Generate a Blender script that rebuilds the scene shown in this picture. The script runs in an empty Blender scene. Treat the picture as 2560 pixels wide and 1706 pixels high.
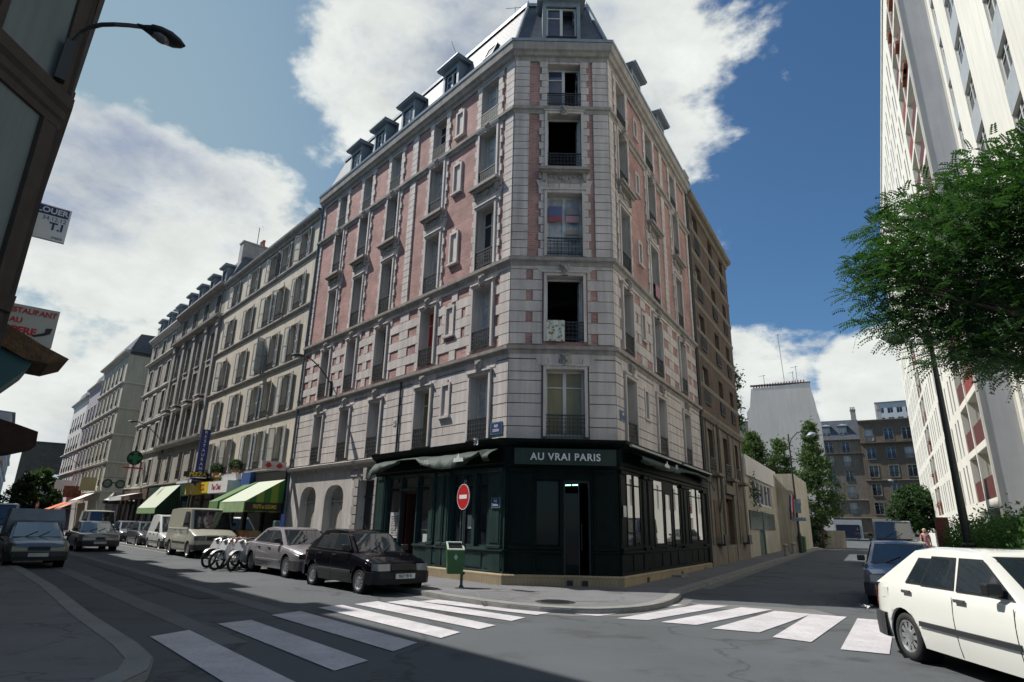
import bpy, bmesh, math, random
import numpy as np
from mathutils import Vector, Matrix
rad = math.radians
random.seed(7)
sc = bpy.context.scene
col = sc.collection

# ------------------------------------------------------------------ camera
PITCH, ROLL, CAMZ = rad(17.05), rad(1.3), 1.56
fw = Vector((0, math.cos(PITCH), math.sin(PITCH)))
r0 = Vector((1, 0, 0)); u0 = Vector((0, -math.sin(PITCH), math.cos(PITCH)))
RX = r0*math.cos(ROLL) + u0*math.sin(ROLL)
UP = -r0*math.sin(ROLL) + u0*math.cos(ROLL)
cd = bpy.data.cameras.new('camera'); cam = bpy.data.objects.new('camera', cd); col.objects.link(cam)
cam.matrix_world = Matrix(((RX.x, UP.x, -fw.x, 0), (RX.y, UP.y, -fw.y, 0), (RX.z, UP.z, -fw.z, CAMZ), (0, 0, 0, 1)))
cd.sensor_width = 36; cd.lens = 36*1518/2560; cd.clip_start = .1; cd.clip_end = 3000
sc.camera = cam

# ------------------------------------------------------------------ sun, sky, exposure
SUN_EL = rad(53); SUND = Vector((-.95, .31, 0)).normalized()     # towards the sun, seen from above
sd = bpy.data.lights.new('sun', 'SUN'); sun = bpy.data.objects.new('sun', sd); col.objects.link(sun)
sd.energy = 5.0; sd.angle = rad(.55); sd.color = (1.0, .955, .88)
sv = Vector((SUND.x*math.cos(SUN_EL), SUND.y*math.cos(SUN_EL), math.sin(SUN_EL)))
sun.rotation_euler = sv.to_track_quat('Z', 'Y').to_euler()
sun.location = (-30, 10, 60)
world = bpy.data.worlds.new('World'); sc.world = world; world.use_nodes = True
NT = world.node_tree; NT.nodes.clear()
def wn(t, **k):
    n = NT.nodes.new(t)
    for a, b in k.items(): setattr(n, a, b)
    return n
def lk(a, b): NT.links.new(a, b)
def wm(op, a, b=None, c=None):
    n = NT.nodes.new('ShaderNodeMath'); n.operation = op
    for i, x in enumerate((a, b, c)):
        if x is None: continue
        if isinstance(x, (int, float)): n.inputs[i].default_value = x
        else: NT.links.new(x, n.inputs[i])
    return n.outputs[0]
sky = wn('ShaderNodeTexSky', sky_type='NISHITA', sun_disc=False)
sky.sun_elevation = SUN_EL; sky.sun_rotation = math.atan2(SUND.x, SUND.y)
sky.air_density = 1.0; sky.dust_density = .6; sky.ozone_density = 4.0
tc = wn('ShaderNodeTexCoord'); sep = wn('ShaderNodeSeparateXYZ'); lk(tc.outputs['Generated'], sep.inputs[0])
az = wm('MULTIPLY', wm('ARCTAN2', sep.outputs[0], sep.outputs[1]), 57.2958)
el = wm('MULTIPLY', wm('ARCSINE', wm('MAXIMUM', wm('MINIMUM', sep.outputs[2], 1.0), -1.0)), 57.2958)
# cloud banks: (azimuth, elevation, half width, half height, strength)
BANKS = [(0, 47, 25, 18, 1.35), (-12, 34, 9, 10, .7), (14, 36, 9, 8, .55), (-32, 22, 13, 9.5, 1.15), (-41, 24, 9, 9, .95), (-36, 9, 16, 10, 1.0),
         (-23, 20, 8, 8, .9), (-50, 14, 16, 20, 1.0), (23, 13, 7.0, 5.5, .95), (32, 11.5, 6.5, 4.8, 1.1), (27, 8, 12, 4, .8), (20.5, 27.5, 2.4, 2, .25), (70, 25, 25, 9, .9),
         (29, 32, 4, 1.6, -.1), (120, 30, 35, 14, .9), (180, 45, 40, 16, .8), (-130, 30, 35, 14, .9)]
fld = None
for (a0, e0, ra, re, w) in BANKS:
    da = wm('DIVIDE', wm('SUBTRACT', az, a0), ra); de = wm('DIVIDE', wm('SUBTRACT', el, e0), re)
    g = wm('MULTIPLY', wm('EXPONENT', wm('MULTIPLY', wm('ADD', wm('POWER', wm('ABSOLUTE', da), 4.0), wm('POWER', wm('ABSOLUTE', de), 4.0)), -1.0)), w)
    fld = g if fld is None else wm('MAXIMUM', fld, g)
def noise(vec, scale, detail=6, rough=.55, dist=0.0):
    n = wn('ShaderNodeTexNoise'); n.inputs['Scale'].default_value = scale; n.inputs['Detail'].default_value = detail
    n.inputs['Roughness'].default_value = rough; n.inputs['Distortion'].default_value = dist
    lk(vec, n.inputs['Vector']); return n.outputs['Fac']
mp = wn('ShaderNodeMapping'); mp.inputs['Scale'].default_value = (1, 1, 1.7); lk(tc.outputs['Generated'], mp.inputs[0])
n1 = noise(mp.outputs[0], 6.5, 10, .58, .08); n2 = noise(mp.outputs[0], 2.6, 6, .55)
n3 = noise(mp.outputs[0], 13, 8, .6)
dens = wm('ADD', wm('ADD', fld, wm('MULTIPLY', wm('SUBTRACT', n1, .5), 2.1)), -.52)
cov = wn('ShaderNodeMapRange', interpolation_type='SMOOTHSTEP'); cov.inputs['From Min'].default_value = -.02; cov.inputs['From Max'].default_value = .29
lk(dens, cov.inputs['Value'])
thick = wn('ShaderNodeMapRange', interpolation_type='SMOOTHSTEP'); thick.inputs['From Min'].default_value = .31; thick.inputs['From Max'].default_value = .95
lk(wm('ADD', wm('MULTIPLY', dens, .42), wm('MULTIPLY', wm('SUBTRACT', n2, .40), 2.3)), thick.inputs['Value'])
veil = wm('MULTIPLY', wm('EXPONENT', wm('MULTIPLY', wm('ADD', wm('POWER', wm('ABSOLUTE', wm('DIVIDE', wm('ADD', az, 38), 30)), 2.0), wm('POWER', wm('ABSOLUTE', wm('DIVIDE', wm('SUBTRACT', el, 26), 34)), 2.0)), -1.0)), .80)
cc = wn('ShaderNodeMix', data_type='RGBA'); cc.inputs[6].default_value = (.80, .83, .80, 1); cc.inputs[7].default_value = (.29, .35, .47, 1)
lk(thick.outputs[0], cc.inputs[0])
cc2 = wn('ShaderNodeMix', data_type='RGBA', blend_type='MULTIPLY'); cc2.inputs[0].default_value = 1.0
lk(cc.outputs[2], cc2.inputs[6])
vv = wm('ADD', wm('MULTIPLY', n3, .5), .75); cb = wn('ShaderNodeCombineColor')
for i in range(3): lk(vv, cb.inputs[i])
lk(cb.outputs[0], cc2.inputs[7])
bgS = wn('ShaderNodeBackground'); bgS.inputs[1].default_value = .075; tint = wn('ShaderNodeMix', data_type='RGBA', blend_type='MULTIPLY'); tint.inputs[0].default_value = 1; tint.inputs[7].default_value = (.72, 1.0, 1.12, 1); lk(sky.outputs[0], tint.inputs[6]); lk(tint.outputs[2], bgS.inputs[0])
bgV = wn('ShaderNodeBackground'); bgV.inputs[0].default_value = (.34, .46, .50, 1); bgV.inputs[1].default_value = .84
mv = wn('ShaderNodeMixShader'); lk(veil, mv.inputs[0]); lk(bgS.outputs[0], mv.inputs[1]); lk(bgV.outputs[0], mv.inputs[2])
bgC = wn('ShaderNodeBackground'); bgC.inputs[1].default_value = .84; lk(cc2.outputs[2], bgC.inputs[0])
mx = wn('ShaderNodeMixShader'); lk(cov.outputs[0], mx.inputs[0]); lk(mv.outputs[0], mx.inputs[1]); lk(bgC.outputs[0], mx.inputs[2])
wo = wn('ShaderNodeOutputWorld'); lk(mx.outputs[0], wo.inputs[0])
sc.view_settings.view_transform = 'Standard'; sc.view_settings.look = 'None'
sc.view_settings.exposure = 0.27; sc.view_settings.gamma = 1.0; sc.view_settings.use_curve_mapping = False

# ------------------------------------------------------------------ materials
def mat(name, c, r=.8, met=0, var=.12, scale=2.5, bump=0, spec=.5, coat=0, emit=0, streak=0, fine=0, bscale=60):
    m = bpy.data.materials.new(name); m.use_nodes = True; t = m.node_tree; N = t.nodes; b = N['Principled BSDF']
    b.inputs['Roughness'].default_value = r; b.inputs['Metallic'].default_value = met
    b.inputs['Specular IOR Level'].default_value = spec; b.inputs['Coat Weight'].default_value = coat
    b.inputs['Coat Roughness'].default_value = .03
    tcn = N.new('ShaderNodeTexCoord'); cur = None
    def layer(prev, sc_, amt, mapping=None, det=4):
        nz = N.new('ShaderNodeTexNoise'); nz.inputs['Scale'].default_value = sc_; nz.inputs['Detail'].default_value = det; nz.inputs['Roughness'].default_value = .6
        if mapping:
            mpn = N.new('ShaderNodeMapping'); mpn.inputs['Scale'].default_value = mapping
            t.links.new(tcn.outputs['Object'], mpn.inputs[0]); t.links.new(mpn.outputs[0], nz.inputs['Vector'])
        else: t.links.new(tcn.outputs['Object'], nz.inputs['Vector'])
        mr = N.new('ShaderNodeMapRange'); mr.inputs['From Min'].default_value = .3; mr.inputs['From Max'].default_value = .7
        mr.inputs['To Min'].default_value = 1-amt; mr.inputs['To Max'].default_value = 1+amt*.6; t.links.new(nz.outputs['Fac'], mr.inputs[0])
        mu = N.new('ShaderNodeVectorMath'); mu.operation = 'SCALE'
        if prev is None: mu.inputs[0].default_value = c[:3]
        else: t.links.new(prev, mu.inputs[0])
        t.links.new(mr.outputs[0], mu.inputs['Scale']); return mu.outputs[0]
    cur = layer(None, scale, var)
    if streak: cur = layer(cur, 1.0, streak, (5, 5, .35), 6)
    if fine: cur = layer(cur, 35, fine)
    t.links.new(cur, b.inputs['Base Color'])
    if emit:
        b.inputs['Emission Color'].default_value = (*c[:3], 1); b.inputs['Emission Strength'].default_value = emit
    if bump:
        nz = N.new('ShaderNodeTexNoise'); nz.inputs['Scale'].default_value = bscale; nz.inputs['Detail'].default_value = 4; t.links.new(tcn.outputs['Object'], nz.inputs['Vector'])
        bp = N.new('ShaderNodeBump'); bp.inputs['Strength'].default_value = bump; bp.inputs['Distance'].default_value = .02
        t.links.new(nz.outputs['Fac'], bp.inputs['Height']); t.links.new(bp.outputs[0], b.inputs['Normal'])
    m.cycles.emission_sampling = 'NONE' if not emit else 'AUTO'
    return m
def brickmat(name, c1, c2, cm, bw=.22, bh=.065, mortar=.012, var=.2):
    m = mat(name, c1, .9, var=.1); t = m.node_tree; N = t.nodes; b = N['Principled BSDF']
    uv = N.new('ShaderNodeTexCoord'); br = N.new('ShaderNodeTexBrick')
    br.inputs['Color1'].default_value = (*c1, 1); br.inputs['Color2'].default_value = (*c2, 1); br.inputs['Mortar'].default_value = (*cm, 1)
    br.inputs['Scale'].default_value = 1; br.inputs['Brick Width'].default_value = bw; br.inputs['Row Height'].default_value = bh
    br.inputs['Mortar Size'].default_value = mortar; br.inputs['Mortar Smooth'].default_value = .3
    t.links.new(uv.outputs['UV'], br.inputs['Vector'])
    nz = N.new('ShaderNodeTexNoise'); nz.inputs['Scale'].default_value = 1.3; nz.inputs['Detail'].default_value = 5; t.links.new(uv.outputs['Object'], nz.inputs['Vector'])
    mr = N.new('ShaderNodeMapRange'); mr.inputs['From Min'].default_value = .3; mr.inputs['From Max'].default_value = .7; mr.inputs['To Min'].default_value = 1-var; mr.inputs['To Max'].default_value = 1+var*.5
    t.links.new(nz.outputs['Fac'], mr.inputs[0]); mu = N.new('ShaderNodeVectorMath'); mu.operation = 'SCALE'
    t.links.new(br.outputs['Color'], mu.inputs[0]); t.links.new(mr.outputs[0], mu.inputs['Scale']); t.links.new(mu.outputs[0], b.inputs['Base Color'])
    bp = N.new('ShaderNodeBump'); bp.inputs['Strength'].default_value = .4; bp.inputs['Distance'].default_value = .01
    t.links.new(br.outputs['Fac'], bp.inputs['Height']); bp.invert = True; t.links.new(bp.outputs[0], b.inputs['Normal'])
    return m
def stripemat(name, c1, c2, w, vert=False):
    m = mat(name, c1, .85, var=.08); t = m.node_tree; N = t.nodes; b = N['Principled BSDF']
    uv = N.new('ShaderNodeTexCoord'); sp = N.new('ShaderNodeSeparateXYZ'); t.links.new(uv.outputs['UV'], sp.inputs[0])
    d = N.new('ShaderNodeMath'); d.operation = 'DIVIDE'; d.inputs[1].default_value = w; t.links.new(sp.outputs[0], d.inputs[0])
    fr = N.new('ShaderNodeMath'); fr.operation = 'FRACT'; t.links.new(d.outputs[0], fr.inputs[0])
    gt = N.new('ShaderNodeMath'); gt.operation = 'GREATER_THAN'; gt.inputs[1].default_value = .5; t.links.new(fr.outputs[0], gt.inputs[0])
    mxx = N.new('ShaderNodeMix'); mxx.data_type = 'RGBA'; mxx.inputs[6].default_value = (*c1, 1); mxx.inputs[7].default_value = (*c2, 1)
    t.links.new(gt.outputs[0], mxx.inputs[0]); t.links.new(mxx.outputs[2], b.inputs['Base Color']); return m

stone = mat('pink_white_stone', (.57, .515, .485), .85, var=.14, scale=1.2, bump=.4, streak=.24, fine=.08)
stone_d = mat('belt_stone', (.34, .315, .29), .85, var=.22, scale=2, bump=.4, streak=.25, fine=.08)
joint = mat('joint_mortar', (.17, .15, .14), .9, var=.2)
reveal = mat('reveal_plaster', (.44, .42, .40), .85, var=.1, streak=.1)
brick = brickmat('dusty_pink_brick', (.47, .245, .215), (.35, .165, .14), (.38, .29, .27), .24, .075, .014, .30)
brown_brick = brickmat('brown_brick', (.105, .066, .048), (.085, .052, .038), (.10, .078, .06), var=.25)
plaster = mat('cream_plaster', (.56, .50, .405), .9, var=.14, scale=.8, bump=.25, streak=.18, fine=.05)
plaster_g = mat('grey_stone_plaster', (.30, .28, .235), .9, var=.18, scale=.9, bump=.3, streak=.22)
plaster_y = mat('yellow_cream_plaster', (.42, .40, .325), .9, var=.12, scale=.8, streak=.16)
plaster_p = mat('white_plaster', (.60, .58, .56), .9, var=.06, scale=.3, streak=.08)
trim_w = mat('pale_trim', (.56, .54, .50), .85, var=.12, streak=.12)
slate = brickmat('grey_slate', (.115, .13, .155), (.085, .098, .12), (.05, .055, .065), .18, .11, .008, .2)
slate.node_tree.nodes['Principled BSDF'].inputs['Roughness'].default_value = .55; slate.node_tree.nodes['Principled BSDF'].inputs['Specular IOR Level'].default_value = .26
zinc = mat('zinc', (.26, .30, .34), .5, .25, var=.12, streak=.15)
zinc_b = mat('blue_grey_paint', (.20, .25, .29), .6, var=.1, streak=.15)
glass = mat('dark_glass', (.018, .022, .028), .04, var=.3, spec=.7)
glass_b = mat('blue_glass', (.03, .05, .11), .05, var=.3, spec=.6)
curtain = mat('white_curtain_glass', (.48, .50, .52), .18, var=.25, scale=6, streak=.3)
curtain_y = mat('yellow_curtain_glass', (.24, .20, .085), .25, var=.12, scale=4, streak=.15)
curtain_r = mat('red_curtain_glass', (.45, .03, .025), .3, var=.1)
dark = mat('dark_interior', (.010, .010, .011), .9, spec=.1)
wframe = mat('white_window_paint', (.55, .56, .54), .6, var=.08, streak=.1)
iron = mat('black_iron', (.018, .02, .022), .5, var=.1)
green = mat('shaded_green_paint', (.0042, .0095, .009), .5, var=.3, scale=3, streak=.35, coat=.0, spec=.09)  # cafe green taken near black, with its deep shade put into the colour
green2 = mat('sunlit_green_paint', (.019, .046, .042), .38, var=.3, scale=3, streak=.3, coat=.05)  # lighter copy of the cafe green for its sunlit left face
canvas = mat('green_canvas', (.009, .027, .020), .7, var=.2, streak=.2)
cloth_w = mat('white_lettering', (.62, .66, .66), .7)
tile = brickmat('ochre_tile', (.34, .27, .17), (.30, .24, .15), (.20, .16, .11), .10, .30, .006)
asphalt = mat('asphalt', (.082, .090, .098), .88, var=.18, scale=.35, bump=.5, fine=.12, bscale=120)
asphalt2 = mat('pavement_asphalt', (.15, .15, .158), .9, var=.18, scale=.6, bump=.4, fine=.1, bscale=90)
granite = mat('granite_kerb', (.22, .215, .20), .8, var=.25, scale=3, bump=.4, fine=.15)
concrete = mat('pale_concrete', (.15, .15, .145), .9, var=.2, scale=.8, bump=.3, fine=.1)
paint = mat('road_paint', (.50, .48, .50), .75, var=.2, scale=1.5, fine=.14)
shutter = mat('grey_shutter', (.31, .335, .35), .7, var=.15, streak=.1)
shutter_d = mat('dark_shutter', (.09, .11, .12), .7, var=.15)
tower_w = mat('tower_white', (.68, .665, .60), .8, var=.07, scale=.25, streak=.12)
tower_g = mat('tower_grey', (.36, .37, .40), .85, var=.1, scale=.5, streak=.08)
spandrel = mat('grey_spandrel', (.33, .36, .38), .6, var=.1)
rail_r = mat('maroon_panel', (.10, .022, .017), .6, var=.15)
rail_rb = mat('bright_red_panel', (.22, .03, .02), .6, var=.1)
chim = mat('chimney_render', (.36, .34, .32), .9, var=.2, streak=.2)
pot = mat('terracotta_pot', (.33, .13, .08), .9, var=.2)
tyre = mat('tyre_rubber', (.016, .016, .017), .75, var=.2)
chrome = mat('wheel_silver', (.42, .43, .44), .3, .75, var=.08)
plastic = mat('dark_plastic', (.024, .026, .029), .55, var=.15)
blackp = mat('black_trim', (.010, .010, .012), .5)
lampglass = mat('lamp_glass', (.17, .18, .18), .1, var=.3, coat=.6)
amber = mat('amber_lens', (.60, .20, .02), .2, coat=.5)
redlens = mat('red_lens', (.42, .015, .012), .2, coat=.5)
plate_w = mat('plate_white', (.5, .52, .5), .5)
redp = mat('sign_red', (.42, .012, .014), .4, var=.05)
whitep = mat('sign_white', (.66, .66, .66), .5, var=.05)
galv = mat('galvanised_steel', (.28, .29, .30), .5, .4, var=.15)
blue = mat('sign_blue', (.012, .030, .16), .5, var=.1)
yellow = mat('sign_yellow', (.60, .45, .02), .5, var=.1)
bing = mat('bin_green', (.010, .085, .016), .45, var=.12, coat=.2)
wood = mat('brown_door', (.10, .055, .03), .7, var=.2, streak=.2)
bluedoor = mat('slate_blue_door', (.020, .028, .040), .5, var=.2, streak=.2)
bark = mat('bark', (.07, .05, .035), .95, var=.3, bump=.6, bscale=20)
def leafmat(name, c, var=.35, tr=.35):
    m = mat(name, c, .6, var=var, scale=1.6, spec=.35); b = m.node_tree.nodes['Principled BSDF']; N = m.node_tree
    td = N.nodes.new('ShaderNodeBsdfTranslucent'); td.inputs[0].default_value = (c[0]*1.6, c[1]*1.7, c[2]*.9, 1)
    ms = N.nodes.new('ShaderNodeMixShader'); ms.inputs[0].default_value = tr
    N.links.new(b.outputs[0], ms.inputs[1]); N.links.new(td.outputs[0], ms.inputs[2]); N.links.new(ms.outputs[0], N.nodes['Material Output'].inputs[0]); return m
leaf_a = leafmat('robinia_leaf', (.036, .090, .027), .5, .28); leaf_b = leafmat('poplar_leaf', (.060, .105, .040)); leaf_c = leafmat('dark_leaf', (.030, .065, .022)); leaf_h = leafmat('hedge_leaf', (.040, .10, .022))

def wear(m, c2, scale, lo, hi, crack=0):
    t = m.node_tree; N = t.nodes; b = N['Principled BSDF']; src = b.inputs['Base Color'].links[0].from_socket
    tc_ = N.new('ShaderNodeTexCoord'); nz = N.new('ShaderNodeTexNoise'); nz.inputs['Scale'].default_value = scale; nz.inputs['Detail'].default_value = 10; nz.inputs['Roughness'].default_value = .7
    t.links.new(tc_.outputs['Object'], nz.inputs['Vector']); mr = N.new('ShaderNodeMapRange'); mr.interpolation_type = 'SMOOTHSTEP'; mr.inputs['From Min'].default_value = lo; mr.inputs['From Max'].default_value = hi
    t.links.new(nz.outputs['Fac'], mr.inputs[0]); mxx = N.new('ShaderNodeMix'); mxx.data_type = 'RGBA'; mxx.inputs[7].default_value = (*c2, 1); t.links.new(mr.outputs[0], mxx.inputs[0]); t.links.new(src, mxx.inputs[6]); cur = mxx.outputs[2]
    if crack:
        vo = N.new('ShaderNodeTexVoronoi'); vo.feature = 'DISTANCE_TO_EDGE'; vo.inputs['Scale'].default_value = crack
        n2_ = N.new('ShaderNodeTexNoise'); n2_.inputs['Scale'].default_value = 1.2; n2_.inputs['Detail'].default_value = 6; t.links.new(tc_.outputs['Object'], n2_.inputs['Vector'])
        va = N.new('ShaderNodeVectorMath'); va.operation = 'MULTIPLY_ADD'; va.inputs[1].default_value = (1.6, 1.6, 0); t.links.new(n2_.outputs['Color'], va.inputs[0]); t.links.new(tc_.outputs['Object'], va.inputs[2]); t.links.new(va.outputs[0], vo.inputs['Vector'])
        m2 = N.new('ShaderNodeMapRange'); m2.inputs['From Min'].default_value = .0; m2.inputs['From Max'].default_value = .012; m2.inputs['To Min'].default_value = .55; m2.inputs['To Max'].default_value = 1.0; t.links.new(vo.outputs['Distance'], m2.inputs[0])
        mu = N.new('ShaderNodeVectorMath'); mu.operation = 'SCALE'; t.links.new(cur, mu.inputs[0]); t.links.new(m2.outputs[0], mu.inputs['Scale']); cur = mu.outputs[0]
    t.links.new(cur, b.inputs['Base Color'])
wear(asphalt, (.045, .047, .050), .55, .52, .66, .22); wear(asphalt2, (.085, .085, .09), .9, .52, .70, .35)
wear(paint, (.30, .29, .30), 9, .50, .75, 0); wear(stone, (.27, .24, .215), .7, .56, .80)
wear(plaster, (.36, .32, .26), .6, .54, .78)
# ------------------------------------------------------------------ mesh helpers
class Fr:
    """facade frame: s along the wall, n outwards, z up"""
    def __init__(s, P, t, n): s.P = P; s.t = t; s.n = n
    def p(s, a, n, z): return (s.P[0]+a*s.t[0]+n*s.n[0], s.P[1]+a*s.t[1]+n*s.n[1], z)
    def rot(s): return math.atan2(s.n[0], -s.n[1])
class MB:
    def __init__(s): s.v = []; s.f = []; s.m = []
    def face(s, pts, m=0):
        i = len(s.v); s.v += [tuple(p) for p in pts]; s.f.append(tuple(range(i, i+len(pts)))); s.m.append(m)
    def box(s, fr, a0, a1, z0, z1, n0, n1, m=0):
        i = len(s.v)
        for z in (z0, z1):
            for (a, n) in ((a0, n0), (a1, n0), (a1, n1), (a0, n1)): s.v.append(fr.p(a, n, z))
        for q in ((0, 1, 2, 3), (4, 7, 6, 5), (0, 4, 5, 1), (1, 5, 6, 2), (2, 6, 7, 3), (3, 7, 4, 0)):
            s.f.append(tuple(i+k for k in q)); s.m.append(m)
    def prism(s, fr, poly, n0, n1, m=0):
        """poly of (a, z) extruded from n0 to n1"""
        k = len(poly); i = len(s.v)
        for n in (n0, n1): s.v += [fr.p(a, n, z) for a, z in poly]
        s.f.append(tuple(range(i, i+k))); s.f.append(tuple(range(i+2*k-1, i+k-1, -1))); s.m += [m, m]
        for j in range(k): s.f.append((i+j, i+(j+1) % k, i+k+(j+1) % k, i+k+j)); s.m.append(m)
    def poly(s, pts, z0, z1, m=0):
        k = len(pts); i = len(s.v)
        for z in (z0, z1): s.v += [(x, y, z) for x, y in pts]
        s.f.append(tuple(range(i, i+k))); s.f.append(tuple(range(i+2*k-1, i+k-1, -1))); s.m += [m, m]
        for j in range(k): s.f.append((i+j, i+(j+1) % k, i+k+(j+1) % k, i+k+j)); s.m.append(m)
    def tube(s, pts, r, m=0, k=8, cap=True, r2=None):
        pts = [Vector(p) for p in pts]; i = len(s.v); L = len(pts); up = Vector((0, 0, 1))
        for j, p in enumerate(pts):
            d = (pts[min(j+1, L-1)]-pts[max(j-1, 0)]).normalized()
            a = d.cross(up) if abs(d.dot(up)) < .95 else d.cross(Vector((1, 0, 0))); a.normalize(); b = d.cross(a)
            rr = (r[j] if isinstance(r, (list, tuple)) else (r if r2 is None else r+(r2-r)*j/(L-1)))
            for q in range(k):
                t = 2*math.pi*q/k; s.v.append(tuple(p+a*math.cos(t)*rr+b*math.sin(t)*rr))
        for j in range(L-1):
            for q in range(k):
                s.f.append((i+j*k+q, i+j*k+(q+1) % k, i+(j+1)*k+(q+1) % k, i+(j+1)*k+q)); s.m.append(m)
        if cap: s.f.append(tuple(i+q for q in range(k))); s.f.append(tuple(i+(L-1)*k+q for q in range(k-1, -1, -1))); s.m += [m, m]
    def lathe(s, prof, c, axis, m=0, k=20):
        """prof (r, h) about axis vector through c"""
        axis = Vector(axis).normalized(); a = axis.orthogonal().normalized(); b = axis.cross(a); i = len(s.v); c = Vector(c)
        for (r, h) in prof:
            for q in range(k):
                t = 2*math.pi*q/k; s.v.append(tuple(c+axis*h+a*r*math.cos(t)+b*r*math.sin(t)))
        for j in range(len(prof)-1):
            for q in range(k): s.f.append((i+j*k+q, i+j*k+(q+1) % k, i+(j+1)*k+(q+1) % k, i+(j+1)*k+q)); s.m.append(m)
    def sweep(s, path, prof, m=0, caps=True):
        """profile (n, z) swept along a plan path; outward is the right-hand side; mitred"""
        rows = []
        for (n, z) in prof: rows.append([(x, y, z) for x, y in offset(path, n)])
        for a, b in zip(rows, rows[1:]):
            for j in range(len(path)-1): s.face([a[j], a[j+1], b[j+1], b[j]], m)
        if caps:
            s.face([r[0] for r in rows], m); s.face([r[-1] for r in rows][::-1], m)
def offset(path, n):
    out = []; L = len(path)
    def rn(j):
        dx, dy = path[j+1][0]-path[j][0], path[j+1][1]-path[j][1]; l = math.hypot(dx, dy); return (dy/l, -dx/l)
    for j in range(L):
        if j == 0: q = rn(0); out.append((path[0][0]+q[0]*n, path[0][1]+q[1]*n))
        elif j == L-1: q = rn(L-2); out.append((path[j][0]+q[0]*n, path[j][1]+q[1]*n))
        else:
            a, b = rn(j-1), rn(j); k = 1+a[0]*b[0]+a[1]*b[1]; out.append((path[j][0]+(a[0]+b[0])*n/k, path[j][1]+(a[1]+b[1])*n/k))
    return out
def mesh(name, mb, mats, smooth=False, recalc=True):
    me = bpy.data.meshes.new(name); me.from_pydata(mb.v, [], mb.f)
    if not isinstance(mats, (list, tuple)): mats = [mats]
    for q in mats: me.materials.append(q)
    if len(mats) > 1: me.polygons.foreach_set('material_index', mb.m)
    if recalc:
        bm = bmesh.new(); bm.from_mesh(me); bmesh.ops.recalc_face_normals(bm, faces=bm.faces); bm.to_mesh(me); bm.free()
    uv = me.uv_layers.new(name='UVMap').data
    for p in me.polygons:
        nx, ny, nz = p.normal
        for li in p.loop_indices:
            x, y, z = me.vertices[me.loops[li].vertex_index].co
            if abs(nz) < .9:
                l = math.hypot(nx, ny) or 1; uv[li].uv = ((-ny*x+nx*y)/l, z)
            else: uv[li].uv = (x, y)
    if smooth: me.polygons.foreach_set('use_smooth', [True]*len(me.polygons))
    return me
def tag(o, label=None, cat=None, group=None, kind=None):
    if label: o['label'] = label
    if cat: o['category'] = cat
    if group: o['group'] = group
    if kind: o['kind'] = kind
    return o
def empty(name, loc, rz=0, **k):
    o = bpy.data.objects.new(name, None); o.empty_display_size = .3; col.objects.link(o); o.location = loc; o.rotation_euler = (0, 0, rz)
    return tag(o, **k)
def obj(name, me, parent=None, world=True, label=None):
    o = bpy.data.objects.new(name, me); col.objects.link(o)
    if parent is not None:
        o.parent = parent
        if world:
            o.matrix_parent_inverse = wmat(parent).inverted()
    if label: o['label'] = label
    return o
def wmat(o):
    m = Matrix.Translation(o.location) @ o.rotation_euler.to_matrix().to_4x4()
    if o.parent: m = wmat(o.parent) @ o.matrix_parent_inverse @ m
    return m
def part(name, mb, mats, parent=None, smooth=False, world=True, label=None, bevel=0, recalc=True):
    o = obj(name, mesh(name, mb, mats, smooth, recalc), parent, world, label)
    if bevel:
        b = o.modifiers.new('b', 'BEVEL'); b.width = bevel; b.segments = 2; b.limit_method = 'ANGLE'; b.angle_limit = rad(35)
    return o
KIDS = {}
def kids(o): return [c for c in bpy.data.objects if c.parent == o]
def copy_tree(o, parent=None, tree=None):
    if tree is None: tree = snapshot(o)
    root, ch = tree
    c = root.copy(); col.objects.link(c)
    c.parent = parent
    for t in ch:
        k = copy_tree(t[0], c, t); k.matrix_parent_inverse = t[0].matrix_parent_inverse.copy()
    return c
def snapshot(o): return (o, [snapshot(c) for c in kids(o)])
def text(name, s, fr, a, z, n, size, m, parent=None, ext=.004, sx=1.0, bold=0.0, align='CENTER', world=True, tilt=0, spacing=1.0):
    cu = bpy.data.curves.new(name, 'FONT'); cu.body = s; cu.size = size; cu.extrude = ext; cu.align_x = align; cu.align_y = 'CENTER'; cu.offset = bold; cu.space_character = spacing
    to = bpy.data.objects.new('t', cu); me = bpy.data.meshes.new_from_object(to); bpy.data.objects.remove(to); bpy.data.curves.remove(cu)
    n3 = Vector((fr.n[0], fr.n[1], 0)); X = Vector((-fr.n[1], fr.n[0], 0)); Y = Vector((0, 0, 1))
    if tilt: rr = Matrix.Rotation(tilt, 3, X); n3 = rr@n3; Y = rr@Y
    P = Vector(fr.p(a, n, z)); M4 = Matrix(((X.x*sx, Y.x, n3.x, P.x), (X.y*sx, Y.y, n3.y, P.y), (X.z*sx, Y.z, n3.z, P.z), (0, 0, 0, 1)))
    me.transform(M4); me.materials.clear(); me.materials.append(m); me.name = name
    return obj(name, me, parent, world)
def merge_iv(a, b, holes):
    """free intervals of [a,b] outside holes"""
    out = [(a, b)]
    for h0, h1 in holes:
        nx = []
        for x0, x1 in out:
            if h1 <= x0 or h0 >= x1: nx.append((x0, x1)); continue
            if h0 > x0: nx.append((x0, h0))
            if h1 < x1: nx.append((h1, x1))
        out = nx
    return [q for q in out if q[1]-q[0] > .04]
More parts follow.
